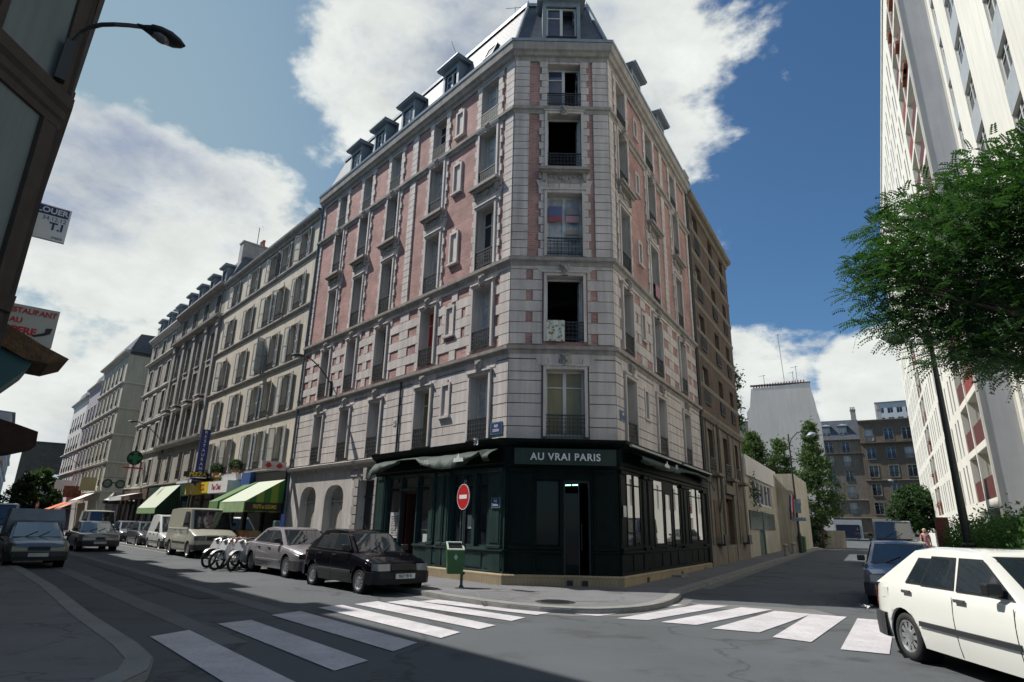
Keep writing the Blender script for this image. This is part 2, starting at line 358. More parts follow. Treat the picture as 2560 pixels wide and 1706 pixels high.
def wall(mb, fr, s0, s1, z0, z1, holes, mf=lambda a, z: 0, n=0., depth=.28, mr=0, cuts_s=(), cuts_z=()):
    xs = sorted({s0, s1, *[h[0] for h in holes], *[h[1] for h in holes], *cuts_s}); zs = sorted({z0, z1, *[h[2] for h in holes], *[h[3] for h in holes], *cuts_z})
    xs = [x for x in xs if s0-1e-6 <= x <= s1+1e-6]; zs = [z for z in zs if z0-1e-6 <= z <= z1+1e-6]
    for a, b in zip(xs, xs[1:]):
        for c, d in zip(zs, zs[1:]):
            ma, mc = (a+b)/2, (c+d)/2
            if any(h[0] < ma < h[1] and h[2] < mc < h[3] for h in holes): continue
            mb.face([fr.p(a, n, c), fr.p(b, n, c), fr.p(b, n, d), fr.p(a, n, d)], mf(ma, mc))
    for h in holes:
        a, b, c, d = h[:4]
        if b > s1+1e-6 or a < s0-1e-6 or c < z0-1e-6 or d > z1+1e-6: continue
        for q in (((a, c), (a, d)), ((b, d), (b, c)), ((a, d), (b, d)), ((b, c), (a, c))):
            (p0, q0), (p1, q1) = q
            mb.face([fr.p(p0, n, q0), fr.p(p1, n, q1), fr.p(p1, n-depth, q1), fr.p(p0, n-depth, q0)], mr)
# ------------------------------------------------------------------ window prototypes (local: x along, -y outwards, z up)
LF = Fr((0, 0), (1, 0), (0, -1))
def ironwork(mb, w, h, n=.03, curls=True):
    mb.box(LF, -w/2, w/2, h-.035, h, n, n+.035); mb.box(LF, -w/2, w/2, h*.78, h*.78+.02, n+.005, n+.025); mb.box(LF, -w/2, w/2, .05, .075, n+.005, n+.03)
    k = max(4, int(w/.11))
    for i in range(k+1):
        x = -w/2+.01+(w-.02)*i/k; mb.box(LF, x-.009, x+.009, 0, h-.03, n+.008, n+.026)
    if curls:
        for i in range(k):
            x = -w/2+.01+(w-.02)*(i+.5)/k; rr = (w/k)*.36
            for zc in (h*.2, h*.42, h*.63): mb.lathe([(rr-.014, -.006), (rr, -.006), (rr, .006), (rr-.014, .006)], (x, -n-.017, zc), (0, 1, 0), k=8)
            mb.lathe([(rr*.6, -.006), (rr*.8, -.006), (rr*.8, .006)], (x, -n-.017, h*.88), (0, 1, 0), k=6)
WCACHE = {}
def make_window(w, h, kind='dark', rail=.0, depth=.20, fr_mat=None, curls=True, name='window'):
    key = (round(w, 2), round(h, 2), kind, rail, depth, fr_mat.name if fr_mat else '', name)
    if key in WCACHE: return WCACHE[key]
    y = depth; mb = MB(); t = .055
    pm = {'dark': glass, 'blue': glass_b, 'curtain': curtain, 'yellow': curtain_y, 'red': curtain_r}.get(kind, glass)
    pn = MB(); tz = h*.74
    if kind == 'open':            # both leaves folded in
        for x0 in (-w/2, w/2-.05): mb.box(LF, x0, x0+.05, 0, h, -y-.05, -y)
        mb.box(LF, -w/2+.05, w/2-.05, h-.05, h, -y-.05, -y)
        for x in (w/2-.09,):
            for (z0, z1) in ((0, .06), (tz, tz+.05), (h-.12, h-.055)): mb.box(LF, x, x+.035, z0, z1, -y-.46, -y-.055)
            for n0 in (-.46, -.10): mb.box(LF, x-.002, x+.037, 0.0, h-.055, -y+n0, -y+n0+.045)
            pn.box(LF, x+.012, x+.02, .06, h-.12, -y-.415, -y-.10)
    else:
        for x0 in (-w/2, w/2-t): mb.box(LF, x0, x0+t, 0, h, -y-.05, -y)
        mb.box(LF, -w/2+t, w/2-t, h-t, h, -y-.05, -y); mb.box(LF, -w/2+t, w/2-t, 0, t+.04, -y-.05, -y)
        mb.box(LF, -.05, .05, t+.04, h-t, -y-.045, -y+.012)
        for sx in (-1, 1):
            if kind == 'half' and sx == 1:
                for (z0, z1) in ((0.1, .16), (tz, tz+.05), (h-.12, h-.06)): mb.box(LF, w/2-.10, w/2-.065, z0, z1, -y-.42, -y-.055)
                mb.box(LF, w/2-.10, w/2-.065, .1, h-.06, -y-.46, -y-.42)
                continue
            xa, xb = sorted((sx*.05, sx*(w/2-t)))
            mb.box(LF, xa, xb, tz, tz+.035, -y-.04, -y+.004)
            pn.box(LF, xa, xb, t+.04, h-t, -y-.036, -y-.028)
    o = obj(name, mesh(name, mb, fr_mat or wframe)); col.objects.unlink(o)
    ch = []
    p = obj('pane', mesh('pane', pn, glass_b if kind == 'half' else pm), o, world=False); col.objects.unlink(p)
    if rail:
        rb = MB(); ironwork(rb, w+.02, rail, curls=curls); p = obj('railing', mesh('railing', rb, iron), o, world=False); col.objects.unlink(p)
    WCACHE[key] = o
    return o
def put(proto, fr, a, z, parent, n=0.0, extra=()):
    o = proto.copy(); col.objects.link(o); o.location = fr.p(a, n, z); o.rotation_euler = (0, 0, fr.rot()); o.parent = parent
    if parent is not None: o.matrix_parent_inverse = Matrix.Translation(-Vector(parent.location))
    for c in kidmap(proto):
        k = c.copy(); col.objects.link(k); k.parent = o
    for e in extra:
        k = e.copy(); col.objects.link(k); k.parent = o
    return o
KM = {}
def kidmap(p):
    if p.name not in KM: KM[p.name] = [c for c in bpy.data.objects if c.parent == p]
    return KM[p.name]
def make_shutter(w, h, ang, side, m=None):
    """louvred leaf hinged at x=0, opened by ang from the wall"""
    mb = MB(); t = .035; ca, sa = math.cos(ang), math.sin(ang)
    F = Fr((0, -.03), (side*ca, -sa), (-sa*side, -ca))
    for (a, b) in ((0, .05), (w-.05, w)): mb.box(F, a, b, 0, h, 0, t)
    for (z0, z1) in ((0, .07), (h*.45, h*.45+.06), (h-.07, h)): mb.box(F, .05, w-.05, z0, z1, 0, t)
    z = .08
    while z < h-.09:
        if not (h*.45-.03 < z < h*.45+.06):
            mb.face([F.p(.05, .002, z+.035), F.p(w-.05, .002, z+.035), F.p(w-.05, t-.004, z), F.p(.05, t-.004, z)])
        z += .05
    o = obj('shutter', mesh('shutter', mb, m or shutter, recalc=False)); col.objects.unlink(o); return o

# ------------------------------------------------------------------ plan of the crossing
A = (-.08, 17.3); B = (3.04, 17.3)
aL = (-.67, .7424); nL = (-.7424, -.67); aR = (.5058, .8626); nR = (.8626, -.5058)
FL = Fr(A, aL, nL); FC = Fr(A, (1, 0), (0, -1)); FRt = Fr(B, aR, nR)
ST = Fr((0, 0), aR, nR)                # right street frame: s ahead, n to the right of the line through the camera
def sstep(x): x = max(0, min(1, x)); return x*x*(3-2*x)
def gz(x, y):
    """street level: the right-hand street climbs gently"""
    if y < 5: return 0.0
    return .010*max(0, math.hypot(x, y)-17)*sstep(math.degrees(math.atan2(x, y))/12)
LE = FL.p(14.64, 0, 0)[:2]; RE = FRt.p(10.15, 0, 0)[:2]
PATH = [LE, A, B, RE]

# ---- ground sheets
def ground_sheet(name, m, cells, z, label=None):
    mb = MB()
    for q in cells: mb.face([(x, y, gz(x, y)+z) for x, y in q])
    o = part(name, mb, m); tag(o, kind='structure'); return o
xs = [-700, -400, -250, -160, -110]+[x*6.0 for x in range(-15, 22)]+[150, 200, 300, 450, 700]; ys = [-400, -150, -60, -20]+[y*5.0 for y in range(0, 34)]+[190, 240, 320, 450, 800]
part_g = ground_sheet('road', asphalt, [[(a, c), (b, c), (b, d), (a, d)] for a, b in zip(xs, xs[1:]) for c, d in zip(ys, ys[1:])], 0)

def ribbon(name, inner, outer, m, z0, z1, kerb=None):
    """pavement between two polylines (inner = building side, outer = kerb side), with a real step"""
    mb = MB()
    k = len(inner)
    for j in range(k-1):
        a, b, c, d = inner[j], inner[j+1], outer[j+1], outer[j]
        mb.face([(p[0], p[1], gz(*p)+z1) for p in (a, b, c, d)])
        mb.face([(d[0], d[1], gz(*d)+z0-.3), (c[0], c[1], gz(*c)+z0-.3), (c[0], c[1], gz(*c)+z1), (d[0], d[1], gz(*d)+z1)])
    o = part(name, mb, m); tag(o, kind='structure'); return o
def kerbstones(name, line, m, z, w=.28, side=1):
    mb = MB(); P = [Vector((x, y, 0)) for x, y in line]
    rows = []
    for (n, zz) in ((-.004, -.25), (-.004, z-.02), (.018, z+.006), (w, z+.006), (w, -.25)):
        off = offset(line, n*side); rows.append([(x, y, gz(x, y)+zz) for x, y in off])
    for a, b in zip(rows, rows[1:]):
        for j in range(len(line)-1): mb.face([a[j], a[j+1], b[j+1], b[j]])
    o = part(name, mb, m); tag(o, kind='structure'); return o
def arc_pts(p0, p1, p2, n):
    return [((1-t)**2*p0[0]+2*t*(1-t)*p1[0]+t*t*p2[0], (1-t)**2*p0[1]+2*t*(1-t)*p1[1]+t*t*p2[1]) for t in [i/n for i in range(n+1)]]
# corner pavement: kerb line from far left, round the corner, to far right
KL = 2.65
kerbL = [FL.p(s, KL, 0)[:2] for s in (120, 100, 80, 66, 55, 45, 36, 28, 20, 12, 6, 2.6)]
corner = arc_pts(FL.p(1.2, KL, 0)[:2], (.35, 11.6), (2.3, 12.85), 8)+arc_pts((2.3, 12.85), (3.6, 13.6), FRt.p(.2, 1.55, 0)[:2], 7)[1:]
kerbR = [FRt.p(s, 1.55 if s < 30 else 1.55, 0)[:2] for s in (3, 6, 10, 15, 20, 26, 32, 38, 44, 50, 56, 62)]
kline = kerbL+corner+kerbR
inn = [FL.p(s, 0.0, 0)[:2] for s in (120, 100, 80, 66, 55, 45, 36, 28, 20, 12, 6, 2.6)]
nc = len(corner)
inn += [A if j < nc/2 else B for j in range(nc)]
inn += [FRt.p(s, 0, 0)[:2] for s in (3, 6, 10, 15, 20, 26, 32, 38, 44, 50, 56, 62)]
# push the inner edge a little under the buildings
inn = [(x+(0.15 if i < len(kerbL) else 0), y+.25) for i, (x, y) in enumerate(inn)]
ribbon('corner_pavement', inn, kline, asphalt2, 0, .10)
kerbstones('corner_kerb', kline, granite, .10, side=-1)
gut = offset(kline, -.0)
def strip(name, line, n0, n1, m, z):
    mb = MB(); a = [(x, y, gz(x, y)+z) for x, y in offset(line, n0)]; b = [(x, y, gz(x, y)+z) for x, y in offset(line, n1)]
    for j in range(len(line)-1): mb.face([a[j], a[j+1], b[j+1], b[j]])
    o = part(name, mb, m); tag(o, kind='structure'); return o
strip('corner_gutter', kline, .01, .30, concrete, .004)
# left pavement the camera stands beside
lk_o = [(-70, 79.2), (-40, 46.6), (-20, 25.0), (-14.19, 19.13), (-10.0, 14.53), (-6.6, 10.57), (-4.51, 8.26), (-3.9, 7.50), (-3.62, 6.9), (-3.55, 6.1), (-3.7, 4.5), (-4.2, 2)]
lk_i = [(-76, 74), (-46, 44), (-23.5, 23.2), (-17, 17.2), (-12.8, 12.8), (-9.8, 9.2), (-9.2, 7.6), (-9.2, 7.0), (-9.2, 6.4), (-9.2, 5.4), (-9.2, 4), (-9.2, 2)]
ribbon('left_pavement', lk_i, lk_o, asphalt2, 0, .10)
kerbstones('left_kerb', lk_o, mat('worn_kerb_stone', (.19, .20, .195), .8, var=.2, scale=1.2, bump=.3, fine=.1), .10, w=.27, side=1)
# right pavement under the tower and hedge
rk_o = [ST.p(s, u, 0)[:2] for s, u in ((3, 1.9), (8, 1.75), (14, 1.7), (20, 1.7), (28, 1.7), (36, 1.6), (46, 1.5), (58, 1.3), (72, 1.0))]
rk_i = [ST.p(s, 14, 0)[:2] for s in (3, 8, 14, 20, 28, 36, 46, 58, 72)]
ribbon('right_pavement', rk_i, rk_o, asphalt2, 0, .10)
kerbstones('right_kerb', rk_o, granite, .10, side=-1)
# zebra crossings
def zebra(name, quads):
    mb = MB()
    for q in quads:
        (a, b, c, d) = [Vector(p) for p in q]; n = 8
        for i in range(n):
            p0 = a.lerp(b, i/n); p1 = a.lerp(b, (i+1)/n); q0 = d.lerp(c, i/n); q1 = d.lerp(c, (i+1)/n)
            mb.face([(v.x, v.y, gz(v.x, v.y)+.011) for v in (p0, p1, q1, q0)])
    o = part(name, mb, paint); tag(o, kind='structure')
Z1 = [((-4.90, 9.24), (-4.66, 9.84), (-2.02, 6.81), (-2.26, 6.22)), ((-4.53, 10.47), (-4.19, 10.93), (-1.62, 8.02), (-1.87, 7.46)), ((-4.08, 11.53), (-3.76, 12.10), (-1.21, 9.24), (-1.43, 8.60)),
      ((-3.60, 12.63), (-3.26, 13.12), (-.69, 10.19), (-.93, 9.65)), ((-3.06, 13.30), (-2.70, 13.85), (-.16, 10.95), (-.42, 10.52)), ((-2.51, 13.72), (-2.15, 14.25), (.35, 11.92), (.10, 11.48)), ((-1.86, 14.0), (-1.5, 14.40), (.85, 12.66), (.57, 12.30))]
Z2 = [((1.30, 12.55), (1.74, 12.35), (3.9, 14.45), (3.45, 14.70)), ((2.04, 12.10), (2.56, 11.95), (4.90, 14.45), (4.30, 14.60)), ((2.76, 11.75), (3.31, 11.49), (5.67, 13.98), (5.10, 14.24)),
      ((3.46, 11.13), (4.14, 10.83), (6.20, 13.36), (5.62, 13.75)), ((4.17, 10.39), (4.60, 10.02), (6.75, 13.05), (6.18, 13.36)), ((4.75, 9.47), (5.27, 9.18), (7.42, 12.60), (6.85, 12.85))]
zebra('left_zebra_crossing', Z1); zebra('right_zebra_crossing', Z2)
# pale resurfaced strip across the right street's mouth and pavement seams
mb = MB()
for k in range(12):
    x0, x1 = 4.2+k*.5, 4.7+k*.5
    f = lambda x: 15.05-(x-4.2)*.33
    mb.face([(x0, f(x0)-.95, gz(x0, f(x0)-.95)+.0025), (x1, f(x1)-.95, gz(x1, f(x1)-.95)+.0025), (x1, f(x1), gz(x1, f(x1))+.0025), (x0, f(x0), gz(x0, f(x0))+.0025)])
tag(part('road_patch', mb, concrete), kind='structure')
mb = MB()
for pts in ([(-2.4, 16.9), (-.6, 16.1), (.5, 14.9), (.95, 14.0)], [(-.7, 15.3), (.2, 15.6), (.75, 15.1), (.4, 14.55), (-.5, 13.4), (-.7, 15.3)], [(1.35, 13.8), (2.3, 14.0)]):
    for p, q in zip(pts, pts[1:]):
        d = Vector((q[0]-p[0], q[1]-p[1])).normalized(); w = Vector((-d.y, d.x))*.018
        mb.face([(p[0]-w.x, p[1]-w.y, .1035), (q[0]-w.x, q[1]-w.y, .1035), (q[0]+w.x, q[1]+w.y, .1035), (p[0]+w.x, p[1]+w.y, .1035)])
tag(part('pavement_seam', mb, joint), kind='structure')
old_tar = mat('old_tar', (.052, .055, .060), .9, var=.25, scale=1.5, fine=.15, bump=.4); stain = mat('tyre_worn_asphalt', (.105, .112, .118), .8, var=.2, scale=.8, fine=.12, bump=.3)
def rpatch(nm, m, c, ang, w, h, z=.002):
    ca, sa = math.cos(ang), math.sin(ang); mb = MB(); n = max(1, int(w/2)); rg_ = random.Random(w*h)
    e = [[], []]
    for i in range(n+1):
        for k_, y in ((0, -h/2), (1, h/2)): x = -w/2+w*i/n; yy = y+rg_.uniform(-.03, .03); X, Y = c[0]+x*ca-yy*sa, c[1]+x*sa+yy*ca; e[k_].append((X, Y, gz(X, Y)+z))
    for i in range(n): mb.face([e[0][i], e[0][i+1], e[1][i+1], e[1][i]])
    tag(part(nm, mb, m), kind='structure')
aLang = math.atan2(aL[1], aL[0])
rpatch('trench_patch', old_tar, (-12.2, 20.4), aLang, 18, .5, .008); rpatch('square_patch', old_tar, (6.6, 21.0), math.atan2(aR[1], aR[0]), 1.6, .9, .004)
for o_ in (3.3, 5.0): X_, Y_ = aL[0]*26+nL[0]*-1*o_, aL[1]*26+nL[1]*-1*o_; rpatch('wheel_track', stain, (X_, Y_), aLang, 34, .38, .004)
mb = MB(); mb.lathe([(0, .012), (.33, .012), (.35, .010), (.40, .006), (.42, .0)], (1.02, 13.62, .10), (0, 0, 1), k=32)
for i in range(-5, 6):
    w = math.sqrt(max(0, .30**2-(i*.055)**2)); mb.box(Fr((1.02, 13.62), (1, 0), (0, 1)), -w, w, .112, .118, i*.055-.012, i*.055+.012)
tag(part('manhole_cover', mb, mat('cast_iron', (.035, .035, .036), .6, .3, var=.2)), 'round dark iron manhole cover near the rounded kerb of the corner pavement', 'manhole cover')

# ------------------------------------------------------------------ the corner building
MAINB = empty('corner_building', (A[0], A[1], .1), label='tall pink brick and pale stone corner building with green cafe on its ground floor', cat='building')
Z0, Z1b, Z2b, Z3, Z4, Z5, ZE = .10, 3.86, 6.70, 9.56, 12.55, 15.06, 17.30
def opening(c, w, z0, z1): return (c-w/2, c+w/2, z0, z1)
ROWS = [(4.06, 6.02), (6.88, 8.98), (9.66, 11.86), (12.72, 14.86), (15.20, 16.90)]      # opening sill and head per floor
BAY = {'L': [1.28, 4.32, 7.50, 9.90, 12.28], 'C': [1.66], 'R': [1.22, 4.42, 7.80]}
WID = {'L': [.92, .86, .82, .78, .76], 'C': [1.12], 'R': [.90, .96, .90]}
FRM = {'L': FL, 'C': FC, 'R': FRt}; LEN = {'L': 14.64, 'C': 3.12, 'R': 10.15}
SMALL = {'R': [2.84]}; BLIND = {'L': [3.02]}
rowsR = [(z0, z1) for z0, z1 in ROWS]
wallm = MB(); stonem = MB(); SURR = []
for k in 'LCR':
    f = FRM[k]; ln = LEN[k]; holes = []
    for c, w in zip(BAY[k], WID[k]):
        for i, (z0, z1) in enumerate(ROWS): holes.append(opening(c, w, z0, z1))
    for c in SMALL.get(k, []):
        for (z0, z1) in ((5.05, 5.95), (7.75, 8.65), (10.55, 11.35), (13.35, 14.15), (15.75, 16.5)): holes.append(opening(c, .26, z0, z1))
    wall(wallm, f, 0, ln, Z1b, ZE, holes, lambda a, z: 1 if z < Z2b else 0, depth=.33, mr=2, cuts_z=(Z2b,))
    def near(a): return [(c-w/2-.13, c+w/2+.13) for c, w in zip(BAY[k], WID[k])]
    jam = near(0); sm = [(c-.24, c+.24) for c in SMALL.get(k, [])+[]]; bl = [(c-.30, c+.30) for c in BLIND.get(k, [])]
    # floor 1: ashlar in alternating tall and short courses
    z = 3.93; i = 0
    while z < 6.30:
        h = .40 if i % 2 == 0 else .27; z2 = min(z+h, 6.32)
        busy = [j for j in jam] if z < 6.08 else []
        busy += [j for j in sm+bl if 4.9 < z+h/2 < 6.1]
        for a, b in merge_iv(.0 if k != 'C' else 0, ln, busy):
            nb = max(1, round((b-a)/(1.15 if i % 2 else 1.7))); off = .3 if i % 2 else 0
            cs = [a]+[a+(b-a)*(j+off)/nb for j in range(1, nb)]+[b]
            for p, q in zip(cs, cs[1:]):
                g0 = .0 if p < .01 else .010; g1 = .0 if q > ln-.01 else .010
                stonem.box(f, p+g0, q-g1, z+.014, z2-.012, .0, .028+.006*((i+int(p*7)) % 2))
        z = z2; i += 1
    stonem.box(f, 0, ln, 6.345, 6.50, 0, .03)
    # floor 2: alternating stone courses and brick patches
    z = 6.78; i = 0; H2 = .345
    while z < 9.2:
        busy = [j for j in jam] if z < 9.05 else []
        busy += [j for j in sm+bl if 7.5 < z+H2/2 < 8.85]
        for a, b in merge_iv(0, ln, busy):
            if i % 2 == 1 or z > 9.05: stonem.box(f, a, b, z+.012, z+H2-.012, 0, .032)
            else:
                L_ = b-a
                if L_ < .3: segs = [(a, b)]
                elif L_ < 1.15:
                    e = .47 if (a < .02 or b > ln-.02) else L_*.36
                    segs = [(a, a+e), (a+e+.21, b)] if b < ln-.02 else [(a, b-e-.21), (b-e, b)]
                else:
                    e = .16; mid = (a+b)/2
                    segs = [(a, a+e), (mid-.16, mid+.16), (b-e, b)] if a > .02 else [(a, a+.47), (b-e, b)]
                    if L_ > 1.9 and a > .02: segs = [(a, a+e), (a+L_*.36, a+L_*.64), (b-e, b)]
                for p, q in segs:
                    if q-p > .05: stonem.box(f, p, q, z+.012, z+H2-.012, 0, .032)
        z += H2; i += 1
    # floors 3-5: quoins, pilasters, toothed window surrounds over brick
    h = .27
    for (za, zb) in ((9.62, 14.86), (15.12, 17.02)):
        n_ = int((zb-za)/h); hh = (zb-za)/n_
        for i in range(n_):
            z = za+i*hh
            q = .49 if k == 'C' else (.40 if k == 'L' else .36)
            for a, b in ((0, q), (ln-q, ln)):
                stonem.box(f, a, b, z+.012, z+hh-.012, 0, .058)
            for c in ({'L': 6.04, 'R': 6.05}.get(k),):
                if c: stonem.box(f, c-.20, c+.20, z+.012, z+hh-.012, 0, .058)
            for c, w in zip(BAY[k], WID[k]):
                tw = .20 if i % 2 else .27
                if k == 'C': tw += .0
                for sgn in (-1, 1):
                    p, r_ = sorted((c+sgn*w/2, c+sgn*(w/2+tw)))
                    stonem.box(f, p, r_, z+.010, z+hh-.010, .0, .055)
    # window trims: heads with voussoirs, keystones, aprons
    for c, w in zip(BAY[k], WID[k]):
        for fl, (z0, z1) in enumerate(ROWS):
            if fl < 4:
                trimm = MB(); SURR.append(trimm)
                for sgn in (-1, 1):
                    p, r_ = sorted((c+sgn*w/2, c+sgn*(w/2+.085))); trimm.box(f, p, r_, z0-.02, z1+.09, .0, .095)
                trimm.box(f, c-w/2, c+w/2, z1, z1+.09, .0, .095)
                trimm.box(f, c-w/2-.13, c+w/2+.13, z1+.09, z1+.145, .0, .135)
            top = {0: 6.50, 1: 9.34, 2: 12.34, 3: 14.86, 4: 17.02}[fl]
            zz = z1+.145 if fl < 4 else z1
            nv = 5; span = w+.5
            for j in range(nv):
                a0 = c-span/2+span*j/nv; a1 = c-span/2+span*(j+1)/nv; lean = .10
                b0 = a0+(j-nv/2)*.045; b1 = a1+(j+1-nv/2)*.045
                if top-zz > .1: stonem.prism(f, [(a0+.008, zz+.01), (a1-.008, zz+.01), (b1-.008, top-.01), (b0+.008, top-.01)], 0, .040)
# blind recesses on the left face and small windows on the right face
for c in BLIND['L']:
    for (z0, z1) in ((4.95, 6.05), (7.70, 8.75), (10.35, 11.55), (13.15, 14.35), (15.55, 16.62)):
        trimm = MB(); SURR.append(trimm)
        for (p, q, a, b, n) in ((c-.25, c-.17, z0, z1, .075), (c+.17, c+.25, z0, z1, .075), (c-.17, c+.17, z1-.09, z1, .075), (c-.30, c+.30, z0-.08, z0, .12), (c-.16, c+.16, z0+.01, z1-.1, .012)):
            trimm.box(FL, p, q, a, b, 0, n)
        trimm.box(FL, c-.11, c+.11, z1, z1+.10, 0, .075)
for c in SMALL['R']:
    for (z0, z1) in ((5.05, 5.95), (7.75, 8.65), (10.55, 11.35), (13.35, 14.15), (15.75, 16.5)):
        trimm = MB(); SURR.append(trimm)
        for (p, q, a, b, n) in ((c-.22, c-.13, z0-.02, z1+.1, .05), (c+.13, c+.22, z0-.02, z1+.1, .05), (c-.13, c+.13, z1, z1+.1, .05), (c-.26, c+.26, z0-.09, z0-.02, .10)):
            trimm.box(FRt, p, q, a, b, 0, n)
# ground floor of the left face: plaster wall with arches and door
gf = MB(); holes = [(7.12, 8.22, .1, 3.12), (9.42, 11.02, .1, 3.02), (11.82, 13.32, .1, 3.02)]
wall(gf, FL, 6.92, 14.64, .1, Z1b, holes, lambda a, z: 0, depth=.34, mr=0)
def archfill(c, w, zs, zt):
    for sgn in (-1, 1):
        pts = [(c+sgn*w/2, zs), (c+sgn*w/2, zt)]+[(c+sgn*w/2*math.sin(t), zs+(zt-zs)*math.cos(t)) for t in [0, .3, .6, .9, 1.2, 1.57]]
        pts = [(c+sgn*w/2, zt)]+[(c+sgn*(w/2)*(math.sin(t))**.75, zs+(zt-zs)*(math.cos(t))**.75) for t in [1e-3, .25, .5, .75, 1.0, 1.3, 1.5707]]
        gf.prism(FL, pts, -.34, -.001)
archfill(10.22, 1.6, 2.35, 3.02); archfill(12.57, 1.5, 2.35, 3.02)
part('ground_floor_wall', gf, [mat('pale_plaster', (.47, .44, .41), .9, var=.14, scale=1.2, bump=.3, streak=.2)], MAINB)
part('wall', wallm, [brick, joint, reveal], MAINB)
part('stone_facing', stonem, stone, MAINB)
for trimm in SURR: part('window_surround', trimm, stone, MAINB)
# belts, cornices
def profile_part(name, profs, m, path=PATH):
    b = MB()
    for pr in profs: b.sweep(path, pr)
    return part(name, b, m, MAINB)
profile_part('cornice', [[(-.02, 16.99), (.06, 16.99), (.07, 17.14), (.16, 17.17), (.20, 17.27), (.28, 17.32), (.30, 17.46), (.32, 17.60), (-.02, 17.63)]], stone_d)
profile_part('belt_course', [[(-.02, 14.86), (.05, 14.87), (.09, 14.98), (.15, 15.00), (.16, 15.10), (-.02, 15.13)], [(-.02, 9.30), (.05, 9.31), (.08, 9.42), (.17, 9.46), (.18, 9.56), (-.02, 9.62)],
              [(-.02, 6.47), (.05, 6.48), (.08, 6.58), (.17, 6.60), (.18, 6.70), (-.02, 6.76)]], stone_d)
profile_part('base_cornice', [[(-.02, 3.55), (.07, 3.56), (.10, 3.70), (.20, 3.74), (.23, 3.84), (-.02, 3.92)]], stone_d, [LE, FL.p(6.93, 0, 0)[:2]])
# keystones and bracketed sills
def keystone():
    b = MB(); b.prism(LF, [(-.09, 0), (.09, 0), (.14, .36), (-.14, .36)], .0, .13)
    for x, z, r_ in ((0, .22, .085), (-.06, .12, .045), (.06, .12, .045), (-.08, .30, .04), (.08, .30, .04), (0, .07, .035)):
        b.lathe([(r_*math.cos(t), r_*math.sin(t)) for t in [0, .4, .8, 1.2, 1.57]], (x, -.13, z), (0, -1, 0), k=8)
    o = obj('keystone', mesh('keystone', b, stone_d)); col.objects.unlink(o); return o
def bracketed_sill(w):
    b = MB(); b.box(LF, -w/2-.26, w/2+.26, -.12, -.02, 0, .30); b.box(LF, -w/2-.22, w/2+.22, -.18, -.12, 0, .22)
    b.box(LF, -w/2-.18, w/2+.18, -.50, -.18, 0, .05)
    for sgn in (-1, 1): b.prism(LF, [(sgn*(w/2+.02), -.18), (sgn*(w/2+.16), -.18), (sgn*(w/2+.14), -.46), (sgn*(w/2+.05), -.46)], 0, .15)
    for i in range(7):
        t = (i-3)/3; b.lathe([(.055*math.cos(q), .055*math.sin(q)) for q in (0, .5, 1.0, 1.57)], (t*w*.42, -.05, -.33+.06*abs(t)), (0, -1, 0), k=7)
    b.lathe([(.10, 0), (.12, .03), (.07, .06), (.05, .04), (0, .05)], (0, -.05, -.32), (0, -1, 0), k=10)
    o = obj('carved_sill', mesh('carved_sill', b, stone_d)); col.objects.unlink(o); return o
KS = keystone(); KS.name = 'keystone'
SILLS = {}
kinds = {('C', 0): 'yellow', ('C', 1): 'open', ('C', 2): 'curtain', ('C', 3): 'open', ('C', 4): 'half', ('L', 0, 1): 'yellow', ('L', 1, 1): 'red', ('R', 0, 0): 'yellow'}
random.seed(11)
for k in 'LCR':
    f = FRM[k]
    for bi, (c, w) in enumerate(zip(BAY[k], WID[k])):
        for fl, (z0, z1) in enumerate(ROWS):
            kd = kinds.get((k, fl) if k == 'C' else (k, fl, bi))
            if kd is None: kd = random.choice(['dark', 'dark', 'blue', 'curtain', 'dark', 'half', 'curtain'] if k == 'L' else ['dark', 'curtain', 'blue', 'dark'])
            W = make_window(round(w, 2), round(z1-z0, 2), kd, rail=(.62 if fl < 4 else .5), depth=.26)
            put(W, f, c, z0, MAINB)
            if fl in (0, 1, 3): put(KS, f, c, (6.12, 8.98, 14.88)[(0, 1, 3).index(fl)]-(.0 if fl != 3 else .12), MAINB, n=.03)
            if fl == 3:
                if w not in SILLS: SILLS[w] = bracketed_sill(w)
                put(SILLS[w], f, c, z0, MAINB)
sw = make_window(.26, .85, 'dark', 0, .16)
for (z0, z1) in ((5.05, 5.95), (7.75, 8.65), (10.55, 11.35), (13.35, 14.15), (15.75, 16.5)):
    put(make_window(.26, round(z1-z0, 2), 'dark', 0, .16), FRt, 2.84, z0, MAINB)
rm_ = MB()
for f_, a0, a1 in ((FL, .0, 14.6), (FRt, .1, 10.1)):
    for i in range(1, 5): rm_.box(f_, a0+2.2, a1, (6.70, 9.56, 12.55, 15.06)[i-1]-.28, (6.70, 9.56, 12.55, 15.06)[i-1]-.1, -3.4, -.36)
part('room_floors', rm_, mat('room_plaster', (.22, .20, .17), .9), MAINB)
# mansard roof
rb = MB(); rb.sweep(PATH, [(.22, 17.62), (.10, 17.70), (-.90, 20.34)], 0, caps=False)
top = offset(PATH, -.90)
back = [FRt.p(10.15, -9, 0)[:2], FL.p(14.64, -9, 0)[:2]]
rb.face([(x, y, 20.34) for x, y in top]+[(x, y, 20.34) for x, y in back])
part('roof', rb, slate, MAINB)
